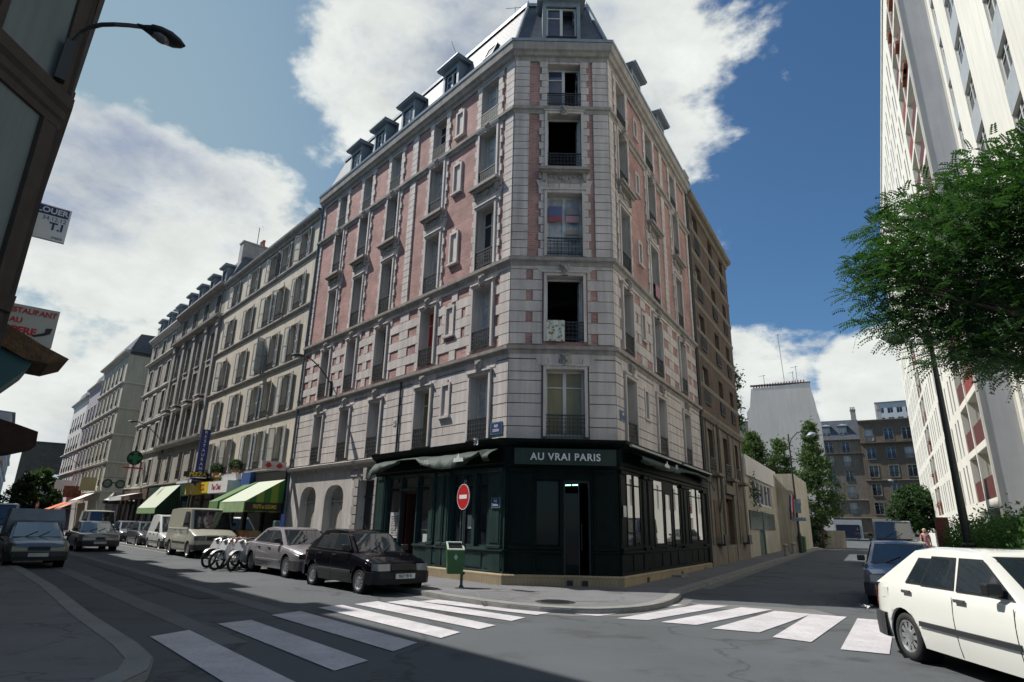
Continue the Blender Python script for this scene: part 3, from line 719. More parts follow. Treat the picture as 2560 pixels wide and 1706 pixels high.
# hip and ridge flashings
hp = MB()
lo = offset(PATH, .12); hi = offset(PATH, -.90)
for j in (1, 2): hp.tube([(lo[j][0], lo[j][1], 17.70), (hi[j][0], hi[j][1], 20.36)], .06, k=6)
hp.sweep(PATH, [(-.80, 20.28), (-.80, 20.42), (-.98, 20.42), (-.98, 20.32)]); hp.sweep(PATH, [(.34, 17.60), (.36, 17.70), (.16, 17.72), (.16, 17.64)])
for j in (1, 2): hp.lathe([(.05, 0), (.07, .08), (.04, .16), (0, .3)], (hi[j][0], hi[j][1], 20.38), (0, 0, 1), k=8)
part('roof_flashing', hp, zinc, MAINB)
# rear and side walls of the block
bw_ = MB()
ring = [LE, FL.p(14.64, -9, 0)[:2], FRt.p(10.15, -9, 0)[:2], RE]
bw_.face([(*ring[1], 0), (*ring[2], 0), (*ring[2], 20.33), (*ring[1], 20.33)])
for fr_g, s_g in ((FL, 14.64), (FRt, 10.15)): bw_.face([fr_g.p(s_g, n, z) for n, z in ((0, 0), (0, 17.6), (-.88, 20.33), (-9, 20.33), (-9, 0))])
part('rear_wall', bw_, plaster_g, MAINB)
fl_ = MB(); fl_.poly([(x, y) for x, y in offset(PATH, -.5)]+ring[1:3], 3.7, 3.84); part('floor_slab', fl_, dark, MAINB)
# dormers
def dormer(w, h, flat, kd='dark', depth=1.5):
    b = MB(); t = .13
    b.box(LF, -w/2, -w/2+t, 0, h, -.06, .0); b.box(LF, w/2-t, w/2, 0, h, -.06, .0); b.box(LF, -w/2+t, w/2-t, h-.22, h, -.06, .0)
    for sgn in (-1, 1):
        x0, x1 = sorted((sgn*w/2, sgn*(w/2-.06))); b.box(LF, x0, x1, 0, h, -depth, -.06)
    b.box(LF, -w/2-.02, w/2+.02, -.06, .0, -.3, .04)
    o = 'x'
    r_ = MB()
    if flat:
        r_.box(LF, -w/2-.16, w/2+.16, h, h+.10, -depth-.1, .20); r_.box(LF, -w/2-.20, w/2+.20, h+.10, h+.16, -depth-.1, .25)
    else:
        r_.box(LF, -w/2-.16, w/2+.16, h, h+.07, -depth, .20)
        a, c_, d = (-w/2-.19, .24), (w/2+.19, .24), -depth-.2
        z = h+.07; ze = h+.14
        r_.poly([], 0, 0) if False else None
        P = lambda x, n, zz: LF.p(x, n, zz)
        r_.face([P(a[0], .24, z), P(c_[0], .24, z), P(c_[0], .24, ze), P(a[0], .24, ze)])
        r_.face([P(a[0], .24, ze), P(c_[0], .24, ze), P(0, -.10, h+.44)])
        for sgn in (-1, 1):
            x = sgn*(w/2+.19); r_.face([P(x, .24, ze), P(0, -.10, h+.44), P(0, d, h+.44), P(x, d, ze)]); r_.face([P(x, .24, z), P(x, .24, ze), P(x, d, ze), P(x, d, z)])
        r_.face([P(a[0], .24, z), P(c_[0], .24, z), P(c_[0], d, z), P(a[0], d, z)])
    return b, r_
def add_dormer(fr, c, z, w, h, n, parent, flat=False, kd='dark', m=None, rail=True):
    b, r_ = dormer(w, h, flat)
    if 'D%s%s%s' % (w, h, flat) not in WCACHE:
        o = obj('dormer', mesh('dormer', b, m or zinc_b)); p = obj('dormer_roof', mesh('dormer_roof', r_, zinc), o, world=False); col.objects.unlink(o); col.objects.unlink(p)
        WCACHE['D%s%s%s' % (w, h, flat)] = o
    W = make_window(round(w-.28, 2), round(h-.24, 2), kd, .42 if rail else 0, depth=.10, name='window')
    d = put(WCACHE['D%s%s%s' % (w, h, flat)], fr, c, z, parent, n=n)
    wv = W.copy(); wv.data = W.data; col.objects.link(wv); wv.name = 'dormer_window'; wv.location = (0, 0, .01); wv.parent = d
    if True:
        mm = [c_ for c_ in kidmap(W)]
        for c_ in mm:       # joined as further pieces of the dormer, one level deep
            k_ = c_.copy(); col.objects.link(k_); k_.parent = d; k_.location = (0, 0, .01)
    return d
for c, kd in ((3.93, 'half'), (7.03, 'curtain'), (9.38, 'half'), (11.65, 'curtain')): add_dormer(FL, c, 17.66, 1.05, 1.62, -.02, MAINB, kd=kd)
add_dormer(FC, 1.58, 17.66, 1.34, 2.02, .0, MAINB, flat=True, kd='half')
for c in (3.45, 6.75): add_dormer(FRt, c, 17.66, 1.05, 1.45, -.02, MAINB, kd='dark')
# skylight on the left slope
b = MB(); F2 = Fr(FL.p(1.55, -.12, 0)[:2], aL, nL)
def slope_box(b, fr, a0, a1, t0, t1, lift0, lift1, zb=17.70, nb=.10, m=0):
    """box lying on the mansard slope"""
    L_ = math.hypot(1.0, 2.64); sn, sz = -1.0/L_, 2.64/L_; nn, nz = 2.64/L_, 1.0/L_
    P = lambda a, t, l: fr.p(a, nb+sn*t+nn*l, zb+sz*t+nz*l)
    c = [P(a, t, l) for l in (lift0, lift1) for (a, t) in ((a0, t0), (a1, t0), (a1, t1), (a0, t1))]; i = len(b.v); b.v += c
    for q in ((0, 1, 2, 3), (4, 7, 6, 5), (0, 4, 5, 1), (1, 5, 6, 2), (2, 6, 7, 3), (3, 7, 4, 0)): b.f.append(tuple(i+k for k in q)); b.m.append(m)
for (a0, a1, t0, t1) in ((1.30, 1.36, .5, 1.2), (1.78, 1.84, .5, 1.2), (1.36, 1.78, .5, .57), (1.36, 1.78, 1.13, 1.2)): slope_box(b, FL, a0, a1, t0, t1, -.05, .12)
sk = part('skylight', b, iron, MAINB); b = MB(); slope_box(b, FL, 1.36, 1.78, .57, 1.13, 0, .09); part('skylight_pane', b, curtain, sk)
# chimneys
def chimney(fr, a0, a1, n0, n1, z0, z1, parent, pots=3, m=None, name='chimney'):
    b = MB(); b.box(fr, a0, a1, z0, z1, n0, n1); b.box(fr, a0-.06, a1+.06, z1, z1+.12, n0-.06, n1+.06)
    c = part(name, b, m or chim, parent); b = MB()
    for i in range(pots):
        a = a0+(a1-a0)*(i+.5)/pots; P = fr.p(a, (n0+n1)/2, z1+.12)
        b.lathe([(.10, 0), (.13, .05), (.09, .12), (.085, .42), (.11, .44), (.11, .50), (.06, .50)], P, (0, 0, 1), k=8)
    part('chimney_pots', b, pot, c); return c
chimney(FL, 4.3, 5.9, -3.6, -3.1, 20.2, 22.35, MAINB, 4); chimney(FL, 8.3, 9.6, -2.6, -2.1, 20.2, 21.25, MAINB, 2); chimney(FL, 12.2, 13.0, -2.4, -1.9, 20.2, 21.3, MAINB, 2)
chimney(FRt, 9.75, 10.15, -2.3, -.9, 17.6, 21.3, MAINB, 2)
b = MB(); P0 = Vector(FL.p(4.05, -.6, 19.6)); b.tube([P0, P0+Vector((-.5, .2, 1.6))], .015, k=5); part('aerial', b, galv, MAINB)
b = MB(); P0 = Vector(FL.p(2.6, -2.2, 20.3)); b.tube([P0, P0+Vector((0, 0, 2.6))], .015, k=5); b.tube([P0+Vector((-.4, 0, 2.5)), P0+Vector((.4, 0, 2.6))], .012, k=5); part('aerial', b, galv, MAINB)
# rainwater pipe at the party wall
b = MB(); b.tube([FL.p(14.55, .10, .2), FL.p(14.55, .10, 17.2)], .055, k=8)
for z in (2, 4.2, 6.9, 9.8, 12.5, 15): b.tube([FL.p(14.55, .10, z), FL.p(14.55, .10, z+.10)], .075, k=8)
b2 = MB(); b2.tube([FL.p(5.75, .07, 3.9), FL.p(5.75, .07, 6.5)], .035, k=6); part('rain_pipe', b2, iron, MAINB)
part('rain_pipe', b, mat('blue_grey_pipe', (.10, .14, .17), .6), MAINB)
b = MB(); b.tube([FRt.p(10.12, .08, .2), FRt.p(10.12, .08, 17.2)], .05, k=8); part('rain_pipe', b, iron, MAINB)
# entrance door, cellar doors behind the arches
def panel_door(w, h, m, fr, c, z, n, parent, glazed=False, name='door'):
    b = MB(); b.box(fr, c-w/2, c+w/2, z, z+h, n-.06, n)
    for sgn in (-1, 1):
        for (a0, a1) in ((.08, .30), (.34, .62), (.66, .92)):
            x0, x1 = sorted((c+sgn*.05, c+sgn*(w/2-.07))); b.box(fr, x0, x1, z+h*a0, z+h*a1, n, n+.022)
    b.box(fr, c-.02, c+.02, z, z+h, n, n+.03)
    o = part(name, b, m, parent); b = MB(); b.lathe([(.0, .07), (.03, .06), (.03, .03), (.012, .02), (.012, 0)], fr.p(c-.09, n+.022, z+h*.38), (fr.n[0], fr.n[1], 0), k=10); part('door_knob', b, galv, o); return o
panel_door(1.10, 2.40, bluedoor, FL, 7.67, .1, -.28, MAINB)
b = MB(); b.box(FL, 7.12, 8.22, 2.50, 3.12, -.34, -.28); b.box(FL, 7.12, 8.22, 2.50, 2.58, -.28, -.22); part('transom', b, bluedoor, MAINB)
for c, w in ((10.22, 1.6), (12.57, 1.5)):
    b = MB()
    for i in range(10):
        a0 = c-w/2+w*i/10; b.box(FL, a0+.006, a0+w/10-.006, .1, 2.25 if i not in (2, 3, 6, 7) else 2.35, -.36, -.33)
    b.box(FL, c-w/2, c+w/2, .1, 3.02, -.40, -.362); b.box(FL, c-w/2, c+w/2, 2.38, 2.46, -.36, -.30)
    part('cellar_shutter', b, mat('worn_cream_paint', (.40, .38, .33), .8, var=.15, streak=.25) if c > 11 else bpy.data.materials['worn_cream_paint'] if 'worn_cream_paint' in bpy.data.materials else mat('worn_cream_paint', (.40, .38, .33), .8, var=.15, streak=.25), MAINB)
# door surround blocks
b = MB()
for i in range(9):
    z = .25+i*.33
    for c0, c1 in ((8.26, 8.60), (6.94, 7.08)):
        b.box(FL, c0, c1+(.07 if i % 2 and c1 > 8 else 0), z, z+.29, 0, .05)
for (c0, c1) in ((7.2, 7.62), (7.75, 8.2), (8.4, 8.9)): b.box(FL, c0, c1, 3.28, 3.5, 0, .05)
b.prism(FL, [(7.60, 3.14), (7.76, 3.14), (7.82, 3.55), (7.54, 3.55)], 0, .14)
part('door_surround', b, stone_d, MAINB)

# ------------------------------------------------------------------ cafe front
PC = [FL.p(6.92, 0, 0)[:2], A, B, RE]
def shoppart(name, mb, m, bevel=0, parent=None): return part(name, mb, m, parent or MAINB, bevel=bevel)
b = MB(); b.sweep(PC, [(-.02, .08), (.13, .08), (.14, .34), (.11, .37), (-.02, .37)]); shoppart('tiled_plinth', b, tile)
b = MB()
for c in (1.75, 2.15): b = MB(); b.box(FC, c-.08, c+.08, .12, .25, .10, .146); shoppart('cellar_vent', b, blackp)
for c in (1.9, 5.6, 8.9): b = MB(); b.box(FRt, c-.10, c+.10, .12, .26, .10, .146); shoppart('cellar_vent', b, blackp)
b = MB(); b.box(FRt, 4.3, 5.05, .06, .2, .1, .45); shoppart('door_step', b, granite)
b = MB(); b.sweep(PC, [(-.02, 3.18), (.10, 3.18), (.10, 3.26), (.14, 3.30), (.14, 3.72), (.24, 3.76), (.34, 3.86), (.36, 3.94), (-.02, 3.96)]); fas = shoppart('fascia', b, green)
# wall openings of the shop (s0,s1,z0,z1)
SH = {'L': [(5.36, 6.20, 1.0, 3.12), (4.36, 5.28, .16, 2.64), (4.36, 5.28, 2.72, 3.12), (3.62, 4.30, 1.0, 3.12), (1.98, 2.46, 1.02, 3.08), (1.44, 1.92, 1.02, 3.08), (.74, 1.30, 1.02, 3.08)],
      'C': [(.83, 1.50, 1.08, 2.86), (1.60, 2.36, .16, 2.86)],
      'R': [(.58, 1.12, 1.10, 3.14), (1.20, 1.76, 1.10, 3.14), (3.06, 4.10, 1.12, 3.16), (4.30, 5.00, 1.0, 2.78), (5.32, 6.06, 1.12, 3.16), (7.50, 8.5, 1.2, 3.18), (8.62, 9.36, 1.2, 3.18)]}
for k, ln in (('L', 6.92), ('C', 3.12), ('R', 10.15)):
    f = FRM[k]; b = MB(); wall(b, f, 0, ln, .34, 3.2, [(h[0], h[1], max(h[2], .34), h[3]) for h in SH[k]], depth=.16, n=.02)
    p = shoppart('shopfront', b, green2 if k == 'L' else green)
    gm = (mat('dim_shop_glass', (.010, .011, .012), .08, spec=.25) if k == 'C' else glass) if k != 'R' else mat('mirror_glass', (.02, .022, .024), .015, var=.1, spec=.5, coat=.5)
    for i, h in enumerate(SH[k]):
        if h[2] < .5: continue
        g = MB(); fr2 = MB()
        dz = .115 if k == 'R' else 0
        g.box(f, h[0]+.03, h[1]-.03, h[2]+.03, h[3]-.03, -.10+dz, -.092+dz)
        for (a, c) in ((h[0], h[0]+.035), (h[1]-.035, h[1])): fr2.box(f, a, c, h[2], h[3], -.12+dz, -.06+dz*.85)
        for (a, c) in ((h[2], h[2]+.05), (h[3]-.05, h[3])): fr2.box(f, h[0]+.035, h[1]-.035, a, c, -.12+dz, -.06+dz*.85)
        if h[3]-h[2] > 1.9: fr2.box(f, h[0]+.035, h[1]-.035, h[3]-.36, h[3]-.32, -.12+dz, -.065+dz*.85)
        fr2.box(f, h[0]-.05, h[1]+.05, h[2]-.06, h[2]-.005, .02, .075)
        fo = part('shop_window', fr2, green2 if k == 'L' else green, MAINB); part('pane', g, gm, fo)
    pass
    if k == 'R': gm.node_tree.nodes['Principled BSDF'].inputs['IOR'].default_value = 2.6
    # stall-riser panels, pilasters
    pb = MB()
    pil = {'L': [(6.28, 6.68), (3.28, 3.58), (2.52, 2.72), (2.80, 3.06), (.12, .64)], 'C': [(.10, .74), (2.42, 3.00)], 'R': [(.02, .50), (1.95, 2.32), (2.45, 2.85), (6.25, 6.55), (6.65, 7.10), (7.14, 7.40), (9.45, 9.95)]}[k]
    for a, c in pil:
        pn_ = .035 if k == 'R' else .06; pb.box(f, a, c, .40, 3.16, .02, pn_); pb.box(f, a+.06, c-.06, 1.14, 3.0, pn_, pn_+.018); pb.box(f, a-.02, c+.02, 1.0, 1.08, .02, .11); pb.box(f, a-.03, c+.03, 3.06, 3.16, .06, .12)
    z = 1.0
    for a, c in merge_iv(0, ln, [(h[0], h[1]) for h in SH[k] if h[2] < .5]):
        pb.box(f, a, c, .93, .985, .02, .095); pb.box(f, a, c, .34, .42, .02, .05)
        nb = max(1, round((c-a)/.9))
        for i in range(nb): pb.box(f, a+(c-a)*i/nb+.06, a+(c-a)*(i+1)/nb-.06, .48, .88, .02, .04)
    shoppart('pilasters', pb, green2 if k == 'L' else green, bevel=.008, parent=p)
# interior behind the glass and the open doors
b = MB(); inn_ = [FL.p(6.7, -2.6, 0)[:2], FL.p(1.3, -2.6, 0)[:2], FRt.p(1.6, -2.6, 0)[:2], FRt.p(9.8, -2.6, 0)[:2]]
for p, q in zip(inn_, inn_[1:]): b.face([(p[0], p[1], .1), (q[0], q[1], .1), (q[0], q[1], 3.6), (p[0], p[1], 3.6)])
b.poly([(x, y) for x, y in offset(PC, -.2)]+[FRt.p(10.1, -8, 0)[:2], FL.p(6.9, -8, 0)[:2]], .12, .16)
shoppart('cafe_interior', b, mat('brown_interior', (.05, .035, .025), .8, var=.3))
tub = mat('fluorescent_tube', (.45, 1.0, .72), .5, emit=2.2)
b = MB(); b.tube([FC.p(1.42, -1.1, 2.76), FC.p(1.92, -1.1, 2.79)], .02, k=6); b.tube([FC.p(1.96, -1.1, 2.79), FC.p(2.14, -1.1, 2.80)], .02, k=6); b.tube([FC.p(1.02, -1.6, 2.36), FC.p(1.18, -1.6, 2.36)], .018, k=6)
b.tube([FL.p(3.72, -1.0, 2.84), FL.p(4.05, -1.0, 2.84)], .02, k=6)
shoppart('fluorescent_light', b, tub)
b = MB(); b.box(FC, 1.60, 1.66, .16, 2.86, -.16, -.10); b.box(FC, 2.30, 2.36, .16, 2.86, -.16, -.10); b.box(FC, 1.66, 2.30, 2.78, 2.86, -.16, -.10); b.box(FC, 2.02, 2.05, .16, 2.78, -.15, -.11)
b.tube([FC.p(2.1, -.06, 1.0), FC.p(2.1, -.06, 1.7)], .014, k=6)
cdoor = shoppart('cafe_door', b, blackp)
b = MB(); b.box(FC, 1.66, 2.02, .62, 2.50, -.135, -.128); part('door_pane', b, bpy.data.materials['dim_shop_glass'], cdoor)
b = MB(); b.box(FC, 1.66, 2.02, .16, .62, -.14, -.12); part('door_panel', b, green, cdoor)
b = MB(); b.box(FL, 4.36, 4.42, .16, 2.64, -.14, -.08); b.box(FL, 5.22, 5.28, .16, 2.64, -.14, -.08); b.box(FL, 4.42, 5.22, 2.56, 2.64, -.14, -.08); b.box(FL, 5.08, 5.14, .16, 2.56, -.8, -.14); b.tube([FL.p(1.2, .06, 1.55), FL.p(1.2, .06, 1.9)], .012, k=6)
shoppart('cafe_door', b, mat('dark_red_wood', (.05, .012, .010), .6))
# awnings: straight valance on the chamfer, sagging ones on both sides
b = MB(); b.box(FC, .22, 3.02, 3.60, 3.66, .14, .42)
for i in range(14):
    a0, a1 = .22+2.8*i/14, .22+2.8*(i+1)/14; n0 = .44+.012*math.sin(i*1.3); n1 = .44+.012*math.sin((i+1)*1.3)
    b.face([FC.p(a0, n0, 3.22), FC.p(a1, n1, 3.22), FC.p(a1, .42, 3.64), FC.p(a0, .42, 3.64)]); b.face([FC.p(a0, n0-.01, 3.22), FC.p(a1, n1-.01, 3.22), FC.p(a1, .41, 3.64), FC.p(a0, .41, 3.64)])
for a in (.22, 3.02): b.face([FC.p(a, .14, 3.64), FC.p(a, .42, 3.64), FC.p(a, .44, 3.22), FC.p(a, .3, 3.3)])
aw = shoppart('awning', b, canvas); t = text('lettering', 'AU VRAI PARIS', FC, 1.62, 3.425, .468, .27, cloth_w, aw, sx=.98, bold=.006, spacing=1.12)
def sag_awning(fr, s0, s1, sag, name, m):
    b = MB(); N = 44; rows = 9
    P = []
    for i in range(N+1):
        t = i/N; a = s0+(s1-s0)*t; top, bot, out = sag(t); col_ = []
        for j in range(rows+1):
            v = j/rows; z = top+(bot-top)*v; w = .03*math.sin(t*37+v*3)+.02*math.sin(t*71+v*5)+.05*math.sin(v*3.1+t*9)
            n = .16+out*math.sin(v*math.pi*.62)+w*(.3+v)
            col_.append(fr.p(a, max(.12, n), z))
        P.append(col_)
    for i in range(N):
        for j in range(rows): b.face([P[i][j], P[i+1][j], P[i+1][j+1], P[i][j+1]])
    return part(name, b, m, MAINB, smooth=True)
def sagL(t):      # t=0 near corner A, t=1 at the door side
    top = 3.70
    if t < .06: bot = 3.30
    elif t < .55: u = (t-.06)/.49; bot = 3.60-.40*math.sin(u*math.pi)**.8-.02
    elif t < .66: bot = 3.56
    else: u = (t-.66)/.34; bot = 3.58-.42*u**.8 if u < .93 else 3.0
    return top, bot, .42
awl = sag_awning(FL, .08, 6.75, sagL, 'awning', canvas)
text('lettering', 'PARIS', FL, 3.15, 3.42, .62, .20, cloth_w, awl, sx=.9); 
b = MB(); b.prism(FL, [(1.75, 3.36), (1.25, 3.36), (1.30, 3.48), (1.42, 3.46), (1.50, 3.60), (1.60, 3.46), (1.70, 3.48)], .55, .56); part('emblem', b, cloth_w, awl)
def sagR(t):
    if t < .42: return 3.72, 3.38-.03*math.sin(t*7), .50
    u = (t-.42)/.58; return 3.74, 3.44-.06*u+.10*math.sin(u*math.pi)-(.22 if u > .94 else 0), .46-.1*u
awr = sag_awning(FRt, .1, 9.9, sagR, 'awning', canvas)
b = MB(); b.prism(FRt, [(2.35, 3.44), (2.85, 3.44), (2.80, 3.54), (2.68, 3.52), (2.60, 3.64), (2.52, 3.52), (2.40, 3.54)], .66, .67); part('emblem', b, cloth_w, awr)
text('lettering', 'AU', FRt, 3.7, 3.55, .66, .2, cloth_w, awr)
b = MB(); b.box(FRt, .05, 5.2, 3.80, 3.86, .36, .44); b.box(FRt, 5.6, 9.9, 3.80, 3.86, .36, .42); shoppart('awning_rail', b, mat('pale_rail', (.35, .36, .33), .6, var=.2))
# poster, notices, street plates
b = MB(); b.box(FL, 5.42, 6.00, 1.13, 1.96, -.08, -.07); po = shoppart('poster', b, plate_w)
b = MB(); random.seed(3)
pmts = [mat('print_'+n, c, .7) for n, c in (('blue', (.10, .13, .26)), ('ochre', (.32, .27, .18)), ('red', (.28, .08, .11)), ('grey', (.22, .22, .25)), ('pink', (.42, .25, .28)))]
z = 1.20
while z < 1.86:
    a = 5.48
    while a < 5.90:
        w = random.uniform(.07, .16); b.box(FL, a, min(a+w, 5.94), z, z+random.uniform(.03, .06), -.07, -.066, random.randrange(5)); a += w+.015
    z += .075
part('poster_print', b, pmts, po)
b = MB(); b.box(FL, 1.42, 1.74, 1.50, 1.88, -.088, -.08); shoppart('paper_notice', b, plate_w)
b = MB(); b.box(FL, 3.66, 4.0, 1.04, 1.30, -.09, -.08); shoppart('paper_notice', b, plate_w)
def street_plate(fr, a, z, w, h, lines, n=.06, parent=MAINB):
    b = MB(); b.box(fr, a-w/2, a+w/2, z-h/2, z+h/2, n-.02, n, 0); b.box(fr, a-w/2+.03, a+w/2-.03, z-h/2+.03, z+h/2-.03, n, n+.004, 1)
    o = part('street_plate', b, [mat('plate_green_edge', (.10, .20, .18), .4), blue], parent)
    for i, l in enumerate(lines): text('lettering', l, fr, a, z+h*.16-i*h*.36, n+.006, h*.30, whitep, o, ext=.002, sx=.85, bold=.003)
street_plate(FL, .29, 2.20, .36, .28, ('RUE', 'DODU'), n=.11); street_plate(FL, .42, 4.30, .50, .36, ('RUE', 'DODU'), n=.06); street_plate(FRt, .42, 4.75, .40, .32, ('RUE',), n=.06)
b = MB(); b.box(FL, 5.95, 6.12, 4.95, 5.15, .035, .05); o = shoppart('number_plate', b, plate_w)
text('lettering', '17', FL, 6.03, 5.05, .053, .14, blue, o, ext=.002)
b = MB(); b.box(FRt, .12, .34, 1.9, 2.2, .09, .10); shoppart('paper_notice', b, plate_w)
b = MB(); rnd_ = random.Random(8)
for i in range(14):
    p = Vector(FL.p(.95+rnd_.uniform(-.12, .12), .36+rnd_.uniform(0, .05), 3.97+rnd_.uniform(-.16, .06))); b.face([tuple(p+Vector((rnd_.uniform(-.07, .07), rnd_.uniform(-.05, .05), rnd_.uniform(-.07, .07)))) for _ in range(3)])
tag(part('white_rag', b, whitep), 'small white rag caught on the edge of the green cafe fascia', 'rag')
# floral cloth over the second-floor rail of the chamfer
fl_m = mat('floral_cloth', (.55, .56, .50), .9, var=.1); t_ = fl_m.node_tree; N_ = t_.nodes
vo = N_.new('ShaderNodeTexVoronoi'); vo.inputs['Scale'].default_value = 9; to_ = N_.new('ShaderNodeTexCoord'); t_.links.new(to_.outputs['Object'], vo.inputs['Vector'])
rp = N_.new('ShaderNodeValToRGB'); e = rp.color_ramp.elements; e[0].position = 0; e[0].color = (.45, .06, .05, 1); e[1].position = .5; e[1].color = (.55, .55, .5, 1)
for ps, c in ((.20, (.35, .22, .05, 1)), (.30, (.12, .28, .16, 1)), (.40, (.5, .52, .48, 1))): x = e.new(ps); x.color = c
t_.links.new(vo.outputs['Distance'], rp.inputs[0]); t_.links.new(rp.outputs[0], N_['Principled BSDF'].inputs['Base Color'])
b = MB()
for i in range(8):
    a0, a1 = 1.10+.54*i/8, 1.10+.54*(i+1)/8; n = lambda a: .10+.012*math.sin(a*25)
    b.face([FC.p(a0, n(a0), 6.86), FC.p(a1, n(a1), 6.86), FC.p(a1, n(a1), 7.52), FC.p(a0, n(a0), 7.52)]); b.face([FC.p(a0, n(a0), 7.52), FC.p(a1, n(a1), 7.52), FC.p(a1, -.02, 7.53), FC.p(a0, -.02, 7.53)]); b.face([FC.p(a0, -.02, 7.53), FC.p(a1, -.02, 7.53), FC.p(a1, -.02, 7.2), FC.p(a0, -.02, 7.2)])
tag(part('tablecloth', b, fl_m, smooth=True), 'white flowered cloth hung over the balcony rail of the open second-floor corner window', 'cloth')
b = MB()
for i in range(6):
    a0, a1 = 4.2+.5*i/6, 4.2+.5*(i+1)/6; b.face([FRt.p(a0, .12, 9.85), FRt.p(a1, .12, 9.8), FRt.p(a1, .12, 10.32), FRt.p(a0, .12, 10.32)]); b.face([FRt.p(a0, .12, 10.32), FRt.p(a1, .12, 10.32), FRt.p(a1, 0, 10.33), FRt.p(a0, 0, 10.33)])
tag(part('towel', b, mat('pink_towel', (.42, .20, .24), .9, var=.3, scale=8)), 'pink towel drying on a third-floor rail of the right face', 'towel')
# posters stuck inside the third-floor chamfer window
b = MB(); random.seed(5)
for (a0, a1, z0, z1, mi) in ((1.16, 1.60, 11.15, 11.5, 0), (1.16, 1.60, 10.95, 11.14, 2), (1.72, 2.14, 11.2, 11.48, 3), (1.72, 2.14, 10.93, 11.17, 4), (1.72, 2.14, 10.5, 10.66, 1), (1.72, 2.14, 10.32, 10.46, 3)): b.box(FC, a0, a1, z0, z1, -.165, -.158, mi)
part('window_posters', b, pmts, MAINB)
# wall lamp on the left face
def wall_lamp(fr, a, z, out, up, label, group=None, n=0.0):
    r_ = empty('wall_street_lamp', fr.p(a, n, z), label=label, cat='street lamp', group=group)
    b = MB(); b.box(fr, a-.05, a+.05, z-.7, z+.1, n, n+.10); part('bracket', b, iron, r_)
    pts = [fr.p(a, n+.08+out*t, z+up*math.sin(t*1.45)) for t in [i/10 for i in range(11)]]
    b = MB(); b.tube(pts, .028, k=8); part('arm', b, iron, r_)
    b = MB(); P = Vector(fr.p(a, n+out-.05, z+up)); d = Vector((fr.n[0], fr.n[1], -.06)).normalized(); L_ = .78
    i0 = len(b.v); sec = [(0, .03), (.12, .07), (.28, .14), (.5, .17), (.68, .12), (.78, .02)]
    side = Vector((-fr.n[1], fr.n[0], 0)); upv = side.cross(d); 
    if upv.z < 0: upv = -upv
    for (t, w) in sec:
        for q in range(12):
            an = 2*math.pi*q/12; yy = math.sin(an); b.v.append(tuple(P+d*t+side*w*math.cos(an)+upv*(w*.55*yy if yy > 0 else w*.35*yy)))
    for j in range(len(sec)-1):
        for q in range(12): b.f.append((i0+j*12+q, i0+j*12+(q+1) % 12, i0+(j+1)*12+(q+1) % 12, i0+(j+1)*12+q)); b.m.append(0)
    part('lamp_head', b, iron, r_, smooth=True)
    b = MB(); b.lathe([(.0, -.05), (.06, -.045), (.10, -.02), (.11, 0)], P+d*.48-upv*.045, (0, 0, 1), k=12); part('lamp_glass', b, lampglass, r_, smooth=True)
    return r_
wall_lamp(FL, 11.45, 7.35, 1.25, .95, 'black curved wall lamp on the left face of the pink brick corner building', 'wall street lamps')

